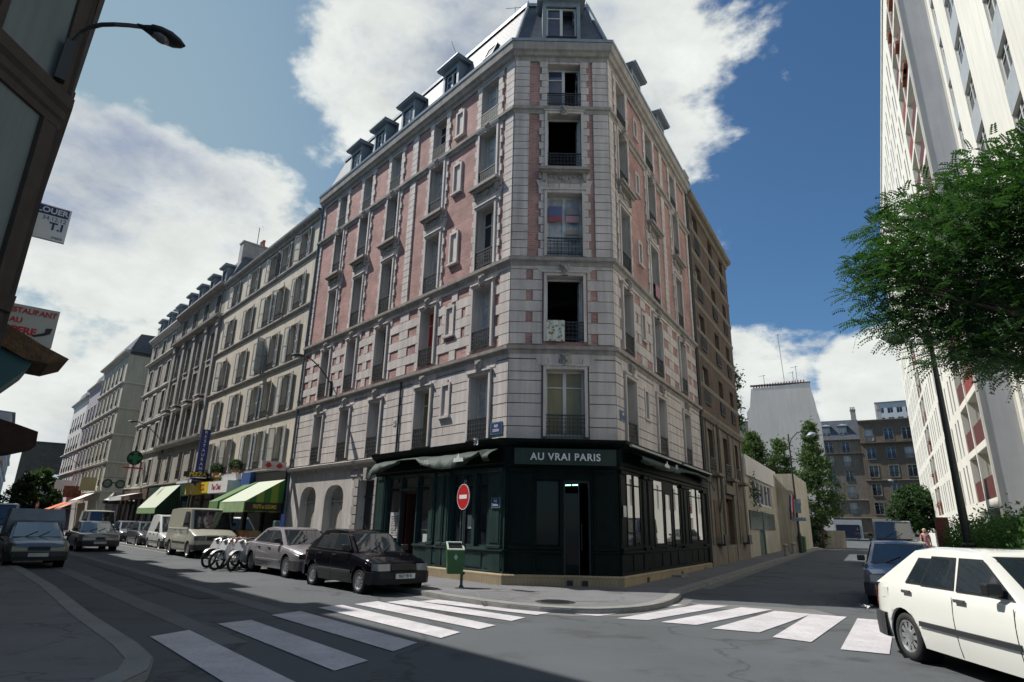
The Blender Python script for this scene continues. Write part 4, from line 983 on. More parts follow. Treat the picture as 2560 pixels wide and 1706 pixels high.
# ------------------------------------------------------------------ neighbouring buildings
def pth(fr, s0, s1, n=0):
    a, b = fr.p(s0, n, 0)[:2], fr.p(s1, n, 0)[:2]; dx, dy = b[0]-a[0], b[1]-a[1]
    return [a, b] if dy*fr.n[0]-dx*fr.n[1] > 0 else [b, a]
def block(name, fr, s0, s1, zb, ze, bays, rows, wm, label, group=None, belts=(), bm=None, kinds_=('dark', 'curtain', 'blue'), rail=.5, shut=None, depth=9, roof=None, z1=3.9,
          gmat=None, seed=1, skip=(), curls=False, sur=None, cat='building', holes_extra=(), wdepth=.2):
    rnd = random.Random(seed)
    P = fr.p((s0+s1)/2, -depth/2, zb); root = empty(name, (P[0], P[1], zb), label=label, cat=cat, group=group)
    m = MB(); holes = [(c-w/2, c+w/2, z0, z1_) for c, w in bays for (z0, z1_) in rows if (c, z0) not in skip]+list(holes_extra)
    wall(m, fr, s0, s1, zb-.3, ze, holes, (lambda a, z: 1 if z < z1 else 0) if gmat else (lambda a, z: 0), depth=wdepth+.06, cuts_z=(z1,) if gmat else ())
    for (a, n0, n1) in ((s0, 0, -depth), (s1, 0, -depth)):
        m.face([fr.p(a, 0, zb-.3), fr.p(a, -depth, zb-.3), fr.p(a, -depth, ze), fr.p(a, 0, ze)])
    m.face([fr.p(s0, -depth, zb-.3), fr.p(s1, -depth, zb-.3), fr.p(s1, -depth, ze), fr.p(s0, -depth, ze)])
    part('wall', m, [wm, gmat or wm], root)
    for pr in belts:
        b = MB(); b.sweep(pth(fr, s0, s1), pr); part('belt_course', b, bm or wm, root)
    if sur:
        for c, w in bays:
            for (z0, zt) in rows:
                if (c, z0) in skip: continue
                b = MB()
                for sg in (-1, 1):
                    p, q = sorted((c+sg*w/2, c+sg*(w/2+.12))); b.box(fr, p, q, z0, zt+.1, 0, .05)
                b.box(fr, c-w/2, c+w/2, zt, zt+.12, 0, .05); b.box(fr, c-w/2-.1, c+w/2+.1, z0-.1, z0, 0, .12)
                part('window_trim', b, sur, root)
    for c, w in bays:
        for (z0, zt) in rows:
            if (c, z0) in skip: continue
            W = make_window(round(w, 2), round(zt-z0, 2), rnd.choice(kinds_), rail=rail, depth=wdepth, curls=curls)
            ex = ()
            if shut:
                r_ = rnd.random(); o = put(W, fr, c, z0, root)
                for side in (-1, 1):
                    q = rnd.random(); ang = shut(rnd, z0, c, side)
                    if ang is None: continue
                    key = ('S', round(w, 2), round(zt-z0, 2), round(ang, 1), side)
                    if key not in WCACHE: WCACHE[key] = make_shutter(w/2+.02, zt-z0-.04, ang, side)
                    k = WCACHE[key].copy(); k.data = WCACHE[key].data; col.objects.link(k); k.parent = o; k.location = (side*w/2, 0, .02)
                continue
            put(W, fr, c, z0, root)
    if roof:
        kind, h, rm = roof; b = MB(); pp = pth(fr, s0, s1)
        if kind == 'mansard':
            b.sweep(pp, [(.25, ze), (.05, ze+.12), (-h*.33, ze+h), (-depth, ze+h+.4), (-depth, ze)])
        else: b.sweep(pp, [(.30, ze), (.30, ze+.10), (-depth*.5, ze+h), (-depth, ze+.1), (-depth, ze)])
        part('roof', b, rm, root)
    return root
# cream shuttered house
RW1 = [(4.12, 6.02), (6.72, 8.66), (9.32, 11.28), (12.12, 14.02), (14.92, 16.50)]
BN1 = [(16.55, .92), (19.05, .92), (20.75, .92), (23.75, .92), (27.0, .92)]
def shut1(r, z0, c, side):
    if (round(c, 1), round(z0)) in ((23.8, 9), (16.6, 12)): return 0.05
    if (round(c, 1), round(z0)) == (20.8, 9) and side > 0: return 1.25
    return r.choice((.12, .12, .2, .35, .12))
bl = lambda z, d=.12: [(-.02, z-.14), (d*.4, z-.13), (d, z-.03), (d, z+.05), (-.02, z+.08)]
eave = lambda z, d=.3: [(-.02, z-.35), (.08, z-.33), (.12, z-.16), (d*.8, z-.12), (d, z-.02), (d, z+.10), (-.02, z+.14)]
N1 = block('shuttered_house', FL, 14.66, 29.1, .1, 17.0, BN1, RW1, plaster, 'cream plastered house with grey louvred shutters, left neighbour of the pink corner building',
           belts=[bl(3.98), bl(6.60), bl(9.20), bl(11.98), bl(14.78), eave(17.0)], bm=stone_d, kinds_=('dark', 'dark', 'blue', 'curtain'), rail=.35, shut=shut1, roof=('low', 1.4, zinc), seed=4)
chimney(FL, 23.0, 26.6, -4.6, -4.0, 17.3, 20.9, N1, 7, m=brickmat('chimney_brick', (.20, .08, .05), (.15, .06, .04), (.15, .12, .1)))
# stone house with pilasters
RW2 = [(4.15, 6.0), (6.95, 9.0), (9.55, 11.5), (11.95, 13.9), (15.25, 16.7)]
N2 = block('pilastered_stone_house', FL, 29.12, 40.0, .1, 17.15, [(30.5, .95), (33.2, .95), (35.9, .95), (38.6, .95)], RW2, plaster_g, 'dark grey-brown stone house with pilasters and carved window hoods, blue restaurant sign at its edge',
           belts=[bl(3.95, .2), [(-.02, 6.5), (.1, 6.5), (.35, 6.66), (.38, 6.8), (-.02, 6.84)], [(-.02, 14.6), (.1, 14.6), (.42, 14.78), (.45, 14.95), (-.02, 15.0)], eave(17.15, .5)], bm=stone_d, rail=.6, seed=8, roof=('mansard', 2.3, slate), sur=stone_d, curls=True)
b = MB()
for c in (29.45, 31.85, 34.55, 37.25, 39.7): b.box(FL, c-.22, c+.22, 6.85, 14.6, 0, .16); b.box(FL, c-.28, c+.28, 14.2, 14.6, .16, .24)
part('pilasters', b, stone_d, N2)
for c in (30.5, 33.2, 35.9, 38.6):
    b = MB(); b.prism(FL, [(c-.75, 9.12), (c+.75, 9.12), (c, 9.50)], 0, .42); b.box(FL, c-.6, c+.6, 9.42, 9.5, 0, .5); part('window_hood', b, stone, N2)
for c in (30.5, 33.2, 35.9, 38.6): add_dormer(FL, c, 17.25, 1.05, 1.5, -.02, N2, kd='dark')
chimney(FL, 29.3, 30.0, -3.4, -.6, 17.2, 20.6, N2, 4); chimney(FL, 39.2, 39.9, -3.4, -.8, 17.2, 20.2, N2, 4)
b = MB(); P0 = Vector(FL.p(32.5, -2.5, 19.4)); b.tube([P0, P0+Vector((0, 0, 4.2))], .03, k=5); b.tube([P0+Vector((-.5, .3, 4.7)), P0+Vector((.5, -.3, 3.9))], .02, k=4); b.tube([P0+Vector((.2, .2, 4.3)), P0+Vector((.5, -.7, 4.0))], .015, k=4); part('aerial', b, galv, N2)
# third house
N3 = block('grey_stone_house', FL, 40.02, 49.0, .1, 17.0, [(41.6, 1.0), (44.4, 1.0), (47.2, 1.0)], [(4.2, 6.0), (6.9, 8.9), (9.55, 11.5), (12.1, 14.0), (14.9, 16.3)], plaster_g,
           'grey stone house with iron balconies, last of the row before the side street', belts=[bl(3.95, .2), bl(6.7, .2), bl(9.3, .15), bl(11.95, .15), bl(14.75, .3), eave(17.0, .4)], bm=trim_w, rail=.6, seed=3, roof=('mansard', 2.2, slate), sur=trim_w)
for c in (41.6, 44.4, 47.2): add_dormer(FL, c, 17.1, 1.05, 1.5, -.02, N3, kd='dark')
chimney(FL, 48.2, 48.9, -4.2, -1.0, 17.0, 20.3, N3, 5)
# pale corner house beyond the side street: facade on the street and the face turned towards us
FX = Fr(FL.p(59.60, 0, 0)[:2], (.7424, .67), (.67, -.7424))
N4 = block('cream_corner_house', FL, 59.60, 73.2, .1, 18.4, [(61.4, 1.0), (63.6, 1.0), (65.8, 1.0), (68.0, 1.0), (70.2, 1.0), (72.2, 1.0)], [(4.6, 6.5), (7.3, 9.2), (10.0, 11.9), (12.7, 14.6), (15.3, 17.2)], plaster_y,
           'cream corner house with white window bands and round optician sign beyond the side street', belts=[bl(4.1, .3), bl(6.95, .2), bl(9.7, .2), bl(12.4, .2), bl(15.05, .2), eave(18.4, .5)], bm=trim_w, rail=.6, seed=6, roof=('mansard', 2.0, slate), sur=trim_w)
m = MB(); hs = [(2.1, 3.3, z0, z1) for (z0, z1) in ((7.3, 9.2), (10.0, 11.9), (12.7, 14.6), (15.3, 17.2), (4.6, 6.4))]
wall(m, FX, 0, 9.0, 0, 18.4, hs, depth=.26, n=.01); part('side_wall', m, plaster_y, N4)
for h in hs: put(make_window(1.2, round(h[3]-h[2], 2), 'dark', .6, .2, curls=False), FX, 2.7, h[2], N4)
for z in (4.1, 6.95, 9.7, 12.4, 15.05):
    b = MB(); b.sweep(pth(FX, 0, 9), bl(z, .2)); part('belt_course', b, trim_w, N4)
b = MB(); b.sweep(pth(FX, 0, 9), eave(18.4, .5)); part('belt_course', b, slate, N4)
b = MB()
for h in hs:
    for (p, q, a, c) in ((1.92, 2.1, h[2]-.1, h[3]+.18), (3.3, 3.48, h[2]-.1, h[3]+.18), (2.1, 3.3, h[3], h[3]+.18)): b.box(FX, p, q, a, c, .01, .06)
part('window_trim', b, trim_w, N4)
for a, n0 in ((60.4, -2.6), (63.7, -3.6), (67.2, -3.2), (71.2, -3.0)): chimney(FL, a, a+1.7, n0-.6, n0, 18.4, 21.9 if a < 66 else 21.2, N4, 6)
b = MB(); b.prism(FX, [(2.2+1.25*math.cos(t), .2+2.9*math.sin(t)) for t in [i*math.pi/10 for i in range(11)]], .011, .05); part('arched_shopfront', b, blackp, N4)
N5 = block('lilac_house', FL, 73.22, 81.2, .1, 17.2, [(74.7, 1.0), (76.8, 1.0), (78.9, 1.0)], [(4.6, 6.5), (7.3, 9.2), (10.0, 11.9), (12.7, 14.6)], mat('lilac_plaster', (.36, .33, .37), .9, var=.1, streak=.15), 'lilac-grey plastered house with white lintels, far down the left street', belts=[bl(4.1, .3), bl(6.95, .2), bl(9.7, .2), bl(12.4, .2), eave(17.2, .4)], bm=trim_w, rail=.6, seed=9, roof=('mansard', 1.8, slate), sur=trim_w)
N6 = block('far_white_house', FL, 81.22, 93.0, .1, 16.6, [(82.7, 1.0), (84.8, 1.0), (86.9, 1.0), (89.0, 1.0), (91.1, 1.0)], [(4.6, 6.5), (7.3, 9.2), (10.0, 11.9), (12.7, 14.6)], plaster_p, 'narrow off-white house with planted balconies at the far end of the left row', belts=[bl(6.95, .2), bl(9.7, .2), eave(16.6, .4)], bm=trim_w, rail=.6, seed=10, roof=('mansard', 1.8, slate))
# end of the left street: blank stone gable, banded block, low white house
def azp(a, d): return (d*math.sin(rad(a)), d*math.cos(rad(a)))
def facing(a0, a1, d):
    p, q = azp(a0, d), azp(a1, d); dx, dy = q[0]-p[0], q[1]-p[1]; l = math.hypot(dx, dy); return Fr(p, (dx/l, dy/l), (dy/l, -dx/l)), l
f, l = facing(-38.35, -34.5, 165)
block('blank_gable_building', f, 0, l, 0, 16.8, [], [], brickmat('dark_rubble', (.085, .08, .07), (.06, .058, .052), (.05, .048, .045), .5, .25), 'dark blank stone gable closing the end of the left street', roof=('low', .5, zinc), depth=14)
f, l = facing(-39.6, -38.25, 118)
g_ = Fr(azp(-39.45, 95), (math.sin(rad(-38.1)), math.cos(rad(-38.1))), (math.cos(rad(-38.1)), -math.sin(rad(-38.1))))
rr = [(2.2+3*i, 4.0+3*i) for i in range(4)]
block('banded_far_block', g_, 0, 60, 0, 13.5, [(4+5*i, 3.6) for i in range(11)], rr, mat('blue_white_render', (.42, .47, .52), .8, var=.1), 'pale blue-white block with bands of windows at the far left end', depth=6, rail=0, kinds_=('dark', 'blue'), roof=('low', .3, zinc), belts=[bl(z, .25) for z in (1.9, 4.9, 7.9, 10.9)], bm=trim_w)
f, l = facing(-37.9, -35.6, 120)
low = block('low_white_house', f, 0, l, 0, 6.8, [(1.2, .9), (3.4, .9)], [(2.6, 4.2)], plaster_p, 'low white house with chimney in front of the dark gable', depth=6, rail=0, roof=('low', 1.2, zinc))
chimney(f, 1.6, 3.2, -2.4, -1.8, 7, 8.4, low, 2)

# brown brick building on the right street
RB = [(4.05, 6.05), (7.15, 8.95), (9.75, 11.55), (12.3, 14.1), (14.85, 16.9)]
BB = [(12.05, 1.1), (15.35, 1.0), (18.1, .95)]
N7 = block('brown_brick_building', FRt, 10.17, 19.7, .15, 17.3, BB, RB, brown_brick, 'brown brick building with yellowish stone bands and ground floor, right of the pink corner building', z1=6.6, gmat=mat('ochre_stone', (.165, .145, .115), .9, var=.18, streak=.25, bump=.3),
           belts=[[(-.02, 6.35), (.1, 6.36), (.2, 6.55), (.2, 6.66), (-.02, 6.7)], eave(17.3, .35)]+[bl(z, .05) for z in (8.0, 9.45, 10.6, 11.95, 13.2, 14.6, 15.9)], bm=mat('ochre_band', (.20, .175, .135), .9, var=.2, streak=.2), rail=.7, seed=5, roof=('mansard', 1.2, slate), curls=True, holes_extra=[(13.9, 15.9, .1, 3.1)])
b = MB(); f = FRt
b.prism(f, [(14.9-1.05, 3.3), (14.9+1.05, 3.3), (14.9+1.0, 3.7), (14.9-1.0, 3.7)], 0, .2)
for c in (13.75, 16.05): b.box(f, c-.14, c+.14, .2, 6.3, 0, .10)
for c in (11.2, 12.8, 17.3, 19.2): b.box(f, c-.10, c+.10, .2, 6.3, 0, .06)
b.box(f, 10.17, 19.7, .1, 1.0, 0, .07)
part('stone_trim', b, bpy.data.materials['ochre_band'], N7)
panel_door(1.9, 2.8, wood, f, 14.9, .15, -.2, N7)
for c in (12.1, 17.9):
    b = MB(); b.box(f, c-.34, c+.34, 1.25, 2.9, .001, .03); part('ground_floor_window', b, wood, N7)
    b = MB(); b.box(f, c-.42, c+.42, 1.0, 1.08, .06, .40); b.box(f, c-.38, c+.38, 1.08, 1.45, .32, .38); part('window_box', b, iron, N7)
for c, w in BB:
    b = MB(); b.box(f, c-w/2-.1, c+w/2+.1, 3.92, 4.04, .02, .42); part('balcony_slab', b, bpy.data.materials['ochre_band'], N7)
chimney(f, 13.6, 14.4, -2.2, -.7, 17.3, 20.6, N7, 1); chimney(f, 18.9, 19.6, -2.6, -.8, 17.3, 20.2, N7, 2)
b = MB(); b.tube([f.p(10.35, .08, .2), f.p(10.35, .08, 17)], .05, k=8); part('rain_pipe', b, iron, N7)
b = MB(); b.tube([f.p(13.0, .12, 6.6), f.p(13.0, .12, 3.0)], .03, k=6); b.tube([f.p(13.0, .10, 3.0), f.p(12.5, .10, 2.4)], .03, k=6); part('down_pipe', b, iron, N7)

# school-like low building, with its street wall
GS = .3
school_m = mat('ochre_concrete', (.44, .405, .33), .9, var=.16, scale=.6, streak=.28, bump=.2)
root = empty('school_building', ST.p(44, -8, GS), label='low ochre concrete school building with strip window and French flag', cat='school building')
SF = Fr(ST.p(0, -6.05, 0)[:2], aR, nR)
m = MB(); wall(m, SF, 35.9, 48.2, 0, 5.5, [(38.2, 45.5, 3.15, 4.55), (39.2, 40.6, .3, 2.5)], depth=.3)
m.face([SF.p(35.9, 0, 0), SF.p(35.9, -10, 0), SF.p(35.9, -10, 5.5), SF.p(35.9, 0, 5.5)])
m.face([SF.p(35.9, -10, 5.5), SF.p(48.2, -10, 5.5), SF.p(48.2, 0, 5.5), SF.p(35.9, 0, 5.5)])
part('wall', m, school_m, root)
EF = Fr(SF.p(48.2, 0, 0)[:2], nR, (-aR[0], -aR[1]))     # wing end wall turned to the camera
m = MB(); m.box(EF, -.02, 1.25, 0, 5.65, -9, 0); part('wing', m, school_m, root)
b = MB(); b.box(SF, 35.9, 48.0, 5.5, 5.75, -10, .10); b.box(SF, 35.9, 46.5, 4.62, 5.5, .003, .12); part('parapet', b, plaster_p, root)
for i in range(5):
    a = 38.2+i*1.46; b = MB()
    for (p, q, z0, z1) in ((a, a+.1, 3.15, 4.55), (a+1.36, a+1.46, 3.15, 4.55), (a+.1, a+1.36, 3.15, 3.25), (a+.1, a+1.36, 4.47, 4.55)): b.box(SF, p, q, z0, z1, -.12, -.04)
    o = part('window', b, wframe, root); b = MB(); b.box(SF, a+.1, a+1.36, 3.25, 4.47, -.10, -.09); part('pane', b, glass_b, o)
b = MB(); b.box(SF, 36.3, 45.6, 1.75, 2.75, .005, .06); part('canopy_glazing', b, mat('green_glazing', (.05, .085, .085), .2, var=.3, streak=.3), root)
b = MB(); b.box(SF, 39.2, 40.6, .3, 1.74, -.12, -.06); b.box(SF, 40.62, 40.72, .3, 2.8, .01, .10); part('glass_door', b, mat('green_glass_door', (.10, .17, .16), .25, var=.3), root)
# flag
fr_ = empty('french_flag', ST.p(47.9, -4.9, 3.6), label='blue, white and red French flag hanging from the low ochre school', cat='flag')
b = MB(); b.tube([EF.p(.75, 0, 3.0), EF.p(.95, .75, 4.3)], .02, k=6); part('flag_pole', b, galv, fr_)
b = MB()
for i in range(3):
    for j in range(6):
        z0, z1 = 4.2-j*.28, 4.2-(j+1)*.28; x0, x1 = .92+i*.10-.02*j, .92+(i+1)*.10-.02*j; w = .05*math.sin(j)
        b.face([EF.p(x0, .7+w, z0), EF.p(x1, .7-w, z0-.10), EF.p(x1-.02, .7-w, z1-.10), EF.p(x0-.02, .7+w, z1)], i)
part('cloth', b, [mat('flag_blue', (.02, .035, .12), .9), whitep, mat('flag_red', (.45, .03, .03), .9)], fr_)
# garden wall and gate beyond the school
gw = MB(); f, l = facing(26.1, 28.0, 62); gw.box(f, 0, l, .2, 1.9, -.3, 0); gw.box(f, 0, .35, .2, 2.0, 0, .1)
tag(part('garden_wall', gw, school_m), 'low ochre wall beneath the tall narrow poplar beyond the school', 'wall')
# big pale party wall with chimney pots
f, l = facing(21.5, 27.3, 96)
root = empty('white_gable_building', f.p(4.5, -6, .5), label='tall blank white gable wall topped by a row of chimney pots', cat='building')
m = MB(); h0 = 18.4
gpoly = [(0, 0), (0, 18.6), (.5, 19.4), (.9, 22.2), (l*.915, 22.6), (l*.92, 21.6), (l*.955, 19.6), (l*.965, 18.6), (l, 16.5), (l, 0)]
m.prism(f, gpoly, -12, 0); part('wall', m, plaster_p, root)
b = MB()
for i in range(19):
    P = f.p(1.3+i*.38, -.4, 22.3+i*.02); b.lathe([(.10, 0), (.13, .05), (.10, .12), (.09, .5)], P, (0, 0, 1), k=7)
part('chimney_pots', b, pot, root)
b = MB(); b.box(f, .8, l*.925, 22.58, 22.72, -.8, .06); part('coping', b, slate, root)
b = MB()
for (a, h, c_) in ((2.8, 2.0, .5), (5.6, 8.2, .3), (6.8, 2.2, .4), (7.3, 3.0, .5)): b.tube([f.p(a, -1, 22.4), f.p(a-.25 if h > 5 else a, -1, 22.4+h)], .045, k=5); b.tube([f.p(a-c_-.2, -1, 22.2+h), f.p(a+c_-.2, -1, 22.35+h)], .03, k=4)
part('aerials', b, galv, root)
f2, l2 = facing(20.2, 21.6, 110); block('far_grey_house', f2, 0, l2, 0, 19.5, [(1.2, 1.0)], [(4, 6), (7, 9), (10, 12), (13, 15)], plaster_g, 'dark grey house seen in the gap beside the white gable', depth=5, roof=('low', .6, slate))
# haussmann row closing the street
f, l = facing(26.7, 30.0, 121)
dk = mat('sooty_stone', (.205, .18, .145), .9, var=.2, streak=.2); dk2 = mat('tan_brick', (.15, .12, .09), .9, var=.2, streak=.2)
rows = [(4.9, 6.8), (7.6, 9.5), (10.2, 12.1), (12.8, 14.7), (15.2, 17.0)]
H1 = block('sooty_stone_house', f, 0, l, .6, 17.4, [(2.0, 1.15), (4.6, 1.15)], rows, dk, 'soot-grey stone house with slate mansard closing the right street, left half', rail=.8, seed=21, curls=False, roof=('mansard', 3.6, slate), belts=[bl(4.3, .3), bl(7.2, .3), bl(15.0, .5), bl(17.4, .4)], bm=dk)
for c in (1.9, 4.5): add_dormer(f, c, 17.9, 1.3, 1.9, -.25, H1, kd='curtain')
b = MB(); b.box(f, 1.2, 5.4, .6, 4.0, .3, .5); part('shop_surround', b, mat('white_shop_frame', (.42, .45, .47), .6), H1); b = MB(); b.box(f, 1.5, 5.0, .6, 3.2, .5, .56); part('shop_window', b, mat('navy_shop', (.012, .018, .05), .3, var=.4), H1)
chimney(f, l-.9, l-.1, -3, -1.5, 17.5, 22.8, H1, 3)
f, l = facing(29.97, 34.8, 120.6)
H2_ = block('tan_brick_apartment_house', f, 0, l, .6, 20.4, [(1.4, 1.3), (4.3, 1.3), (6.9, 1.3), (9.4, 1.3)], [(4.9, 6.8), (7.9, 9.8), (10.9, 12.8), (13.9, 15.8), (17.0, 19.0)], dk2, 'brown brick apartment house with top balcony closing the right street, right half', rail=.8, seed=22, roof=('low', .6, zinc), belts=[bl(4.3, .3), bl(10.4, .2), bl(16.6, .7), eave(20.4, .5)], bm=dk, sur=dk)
b = MB(); b.box(f, .1, 8, .6, 4.2, .3, .5, 0); part('shop_surround', b, mat('cream_shop', (.32, .30, .23), .7), H2_)
chimney(f, 3.1, 3.7, -2, -1, 20.4, 22.4, H2_, 2); chimney(f, 8.2, 9.0, -2, -1, 20.4, 22.6, H2_, 3)
f, l = facing(31.35, 34.6, 190)
block('distant_tower_block', f, 0, l, 0, 36, [(1.4+i*2.1, 1.3) for i in range(5)], [(z, z+1.5) for z in [20+2.6*i for i in range(6)]], mat('tower_pale', (.50, .52, .55), .7, var=.06), 'distant white tower block rising above the brown roofs', cat='tower block', rail=0, kinds_=('dark', 'blue'), roof=('low', .2, zinc))

# ------------------------------------------------------------------ white slab tower on the right
TU = 4.8; TF = Fr(ST.p(0, TU, 0)[:2], aR, (-nR[0], -nR[1])); TOP = 36.0
TW = empty('white_apartment_tower', ST.p(60, 9, .3), label='very tall white apartment slab with narrow windows and dark red balconies along the right street', cat='apartment tower')
FLH = 2.62; floors = [3.35+FLH*i for i in range(13)]
floors = [z for z in floors if z < TOP-2]
bays_b = [(35.35, 38.75), (39.0, 41.9), (63.0, 65.4), (65.6, 67.9)]      # balcony recesses
slits = [43.6, 45.0, 47.2, 48.6, 50.8, 52.2, 54.4, 55.8, 58.0, 59.4, 61.2, 69.6, 71.0, 73.2, 74.6, 76.8, 78.2, 80.4, 81.8, 84.0]
holes = []
for z in floors:
    for a, b_ in bays_b: holes.append((a, b_, z-.95 if False else z-.0, z+2.30))
    for c in slits: holes.append((c-.26, c+.26, z+.05, z+2.15))
for a, b_ in bays_b: holes.append((a, b_, .5, 2.9))
m = MB(); wall(m, TF, 35.0, 86.4, 0, TOP, holes, depth=.30, mr=0)
m.face([TF.p(86.4, 0, 0), TF.p(86.4, -12, 0), TF.p(86.4, -12, TOP), TF.p(86.4, 0, TOP)])
m.face([TF.p(35, 0, TOP), TF.p(86.4, 0, TOP), TF.p(86.4, -12, TOP), TF.p(35, -12, TOP)])
part('wall', m, tower_w, TW)
GF = Fr(TF.p(35.0, 0, 0)[:2], nR, (-aR[0], -aR[1]))
m = MB(); m.box(GF, -.02, 1.36, 0, TOP+.02, -.28, .0); part('grey_end_wall', m, tower_g, TW)
m = MB(); m.box(GF, -.05, .05, 0, TOP+.1, 0, .06); m.box(GF, 1.28, 1.38, 0, TOP, .0, .05); part('edge_strip', m, tower_w, TW)
b = MB()
tgm = mat('tower_glass', (.05, .065, .08), .1, var=.4, scale=.8)
for c in slits: b = MB(); b.box(TF, c-.26, c+.26, 3.3, TOP-1.0, -.34, -.24); part('window_strip', b, tgm, TW)
b = MB()
for z in floors:
    for c in slits: b.box(TF, c-.26, c+.26, z-.47, z+.04, -.235, -.03)
rnd = random.Random(2)
for i, (a, b_) in enumerate(bays_b):
    rm = MB()
    rm.box(TF, a-.1, b_+.1, 0, TOP-.5, -1.7, -1.6)
    part('recess_wall', rm, mat('recess_render', (.42, .42, .38), .9), TW) if i == 0 else part('recess_wall', rm, bpy.data.materials['recess_render'], TW)
    for z in floors+[.65]:
        s_ = MB(); s_.box(TF, a, b_, z-.34, z-.001, -1.6, -.01); part('balcony_slab', s_, tower_w, TW)
        if z > 1: 
            q = MB(); q.box(TF, a, b_, z+.06, z+1.02, -.10, -.05); part('balcony_panel', q, rail_rb if rnd.random() < .12 else rail_r, TW)
for (a0, a1) in ((38.76, 38.98), (65.42, 65.58)):
    b2 = MB(); b2.box(TF, a0, a1, 0, TOP-.4, -1.6, .02); part('mullion', b2, tower_w, TW)
part('roof_edge', (lambda q: (q.box(TF, 34.9, 86.5, TOP, TOP+.35, -.3, .08), q)[1])(MB()), tower_w, TW)
# flowers on balconies
fm = mat('geranium', (.42, .045, .02), .8, var=.4, scale=9)
GL = ['on the highest balcony at the near corner', 'on the second balcony from the top', 'on the highest balcony, second column', 'largest cluster, third balcony from the top, right side', 'largest cluster, third balcony from the top, left side', 'largest cluster, third balcony from the top, middle', 'in the far balcony column, third floor', 'lowest in the far balcony column, right', 'lowest in the far balcony column, left', 'in the far balcony column, second floor']
for gi, (a, z) in enumerate(((37.2, floors[-1]), (38.0, floors[-2]), (40.2, floors[-1]), (37.0, floors[-3]), (36.5, floors[-3]), (37.8, floors[-3]), (64.2, floors[2]), (66.8, floors[0]), (64.4, floors[0]), (66.5, floors[1]))):
    b = MB(); rnd2 = random.Random(a*z)
    for i in range(90):
        p = TF.p(a+rnd2.gauss(0, .4), -.02+rnd2.gauss(.03, .08), z+.95+rnd2.gauss(0, .14)); r_ = .05
        d = [Vector((rnd2.uniform(-1, 1), rnd2.uniform(-1, 1), rnd2.uniform(-1, 1)))*r_ for _ in range(3)]
        b.face([tuple(Vector(p)+q) for q in d], 0 if rnd2.random() < .5 else 1)
    P = TF.p(a, 0, z+.8)
    e_ = empty('flower_box', P, label='red geraniums on the white tower, '+GL[gi], cat='flowers', group='geraniums on the tower balconies')
    part('flowers', b, [fm, leaf_c], e_); b = MB(); b.box(TF, a-.5, a+.5, z+.72, z+.92, -.05, .12); part('trough', b, pot, e_)
# nearer wing of the tower, set back
NF = Fr(ST.p(0, TU+1.36, 0)[:2], aR, (-nR[0], -nR[1]))
cols = [(33.5, 34.3, 'a'), (29.4, 31.3, 'b'), (23.7, 25.3, 'c'), (17.0, 18.6, 'd')]
holes = []
for a, b_, k in cols:
    for z in [4.4+FLH*i for i in range(12)]: holes.append((a, b_, z, z+1.45))
m = MB(); wall(m, NF, 9, 35.02, 0, TOP, holes, depth=.22)
m.face([NF.p(9, 0, 0), NF.p(9, -10, 0), NF.p(9, -10, TOP), NF.p(9, 0, TOP)]); m.face([NF.p(9, 0, TOP), NF.p(35, 0, TOP), NF.p(35, -10, TOP), NF.p(9, -10, TOP)])
part('near_wing_wall', m, tower_w, TW)
for a, b_, k in cols:
    for z in [4.4+FLH*i for i in range(12)]: b = MB(); b.box(NF, a, b_, z+1.452, z+FLH-.002, .0, .012); part('spandrel', b, spandrel, TW)
for a, b_, k in cols:
    for z in [4.4+FLH*i for i in range(12)]:
        put(make_window(round(b_-a, 2), 1.45, 'blue' if (z*7) % 3 < 1 else 'dark', 0, .10), NF, (a+b_)/2, z, TW)

# ------------------------------------------------------------------ left row beside the camera
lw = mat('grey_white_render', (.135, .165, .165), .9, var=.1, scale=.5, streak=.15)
lm = mat('brown_moulding', (.045, .034, .027), .85, var=.3, streak=.2)
C0 = azp(-41.62, 11.0)
LFc = Fr(C0, (-aL[0]*-1, -aL[1]*-1) if False else aL, (-nL[0], -nL[1]))      # along the street, facing it
CH = Fr(C0, (.0, -1.0), (1.0, 0))                                             # corner face
NL_ = empty('near_left_building', (C0[0]-3, C0[1]-1, .1), label='near left building edge with pale panels and brown corner moulding under a street lamp', cat='building')
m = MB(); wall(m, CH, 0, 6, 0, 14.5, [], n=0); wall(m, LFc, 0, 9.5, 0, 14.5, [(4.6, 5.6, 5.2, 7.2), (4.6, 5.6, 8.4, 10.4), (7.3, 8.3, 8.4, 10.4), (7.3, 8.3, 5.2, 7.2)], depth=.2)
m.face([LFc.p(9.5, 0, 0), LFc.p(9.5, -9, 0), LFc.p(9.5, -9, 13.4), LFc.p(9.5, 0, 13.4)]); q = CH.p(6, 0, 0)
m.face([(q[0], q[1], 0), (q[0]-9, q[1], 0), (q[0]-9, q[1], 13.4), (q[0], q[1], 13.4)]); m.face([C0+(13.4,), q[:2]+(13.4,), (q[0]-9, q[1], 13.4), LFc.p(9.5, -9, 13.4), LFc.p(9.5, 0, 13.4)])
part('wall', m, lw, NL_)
lp = [CH.p(6, 0, 0)[:2], C0, LFc.p(9.5, 0, 0)[:2]][::-1]
lp = lp if (lambda a, b: (b[1]-a[1])*LFc.n[0]-(b[0]-a[0])*LFc.n[1] > 0)(lp[0], lp[1]) else lp[::-1]
for zz in ([(-.02, 7.42), (.05, 7.43), (.06, 7.55), (.10, 7.60), (.10, 7.72), (.16, 7.80), (.16, 8.0), (.10, 8.05), (-.02, 8.1)], [(-.02, 4.3), (.1, 4.35), (.12, 4.6), (-.02, 4.65)], [(-.02, 13.1), (.2, 13.15), (.3, 13.4), (-.02, 13.5)]):
    b = MB(); b.sweep(lp, zz); part('moulding', b, lm, NL_)
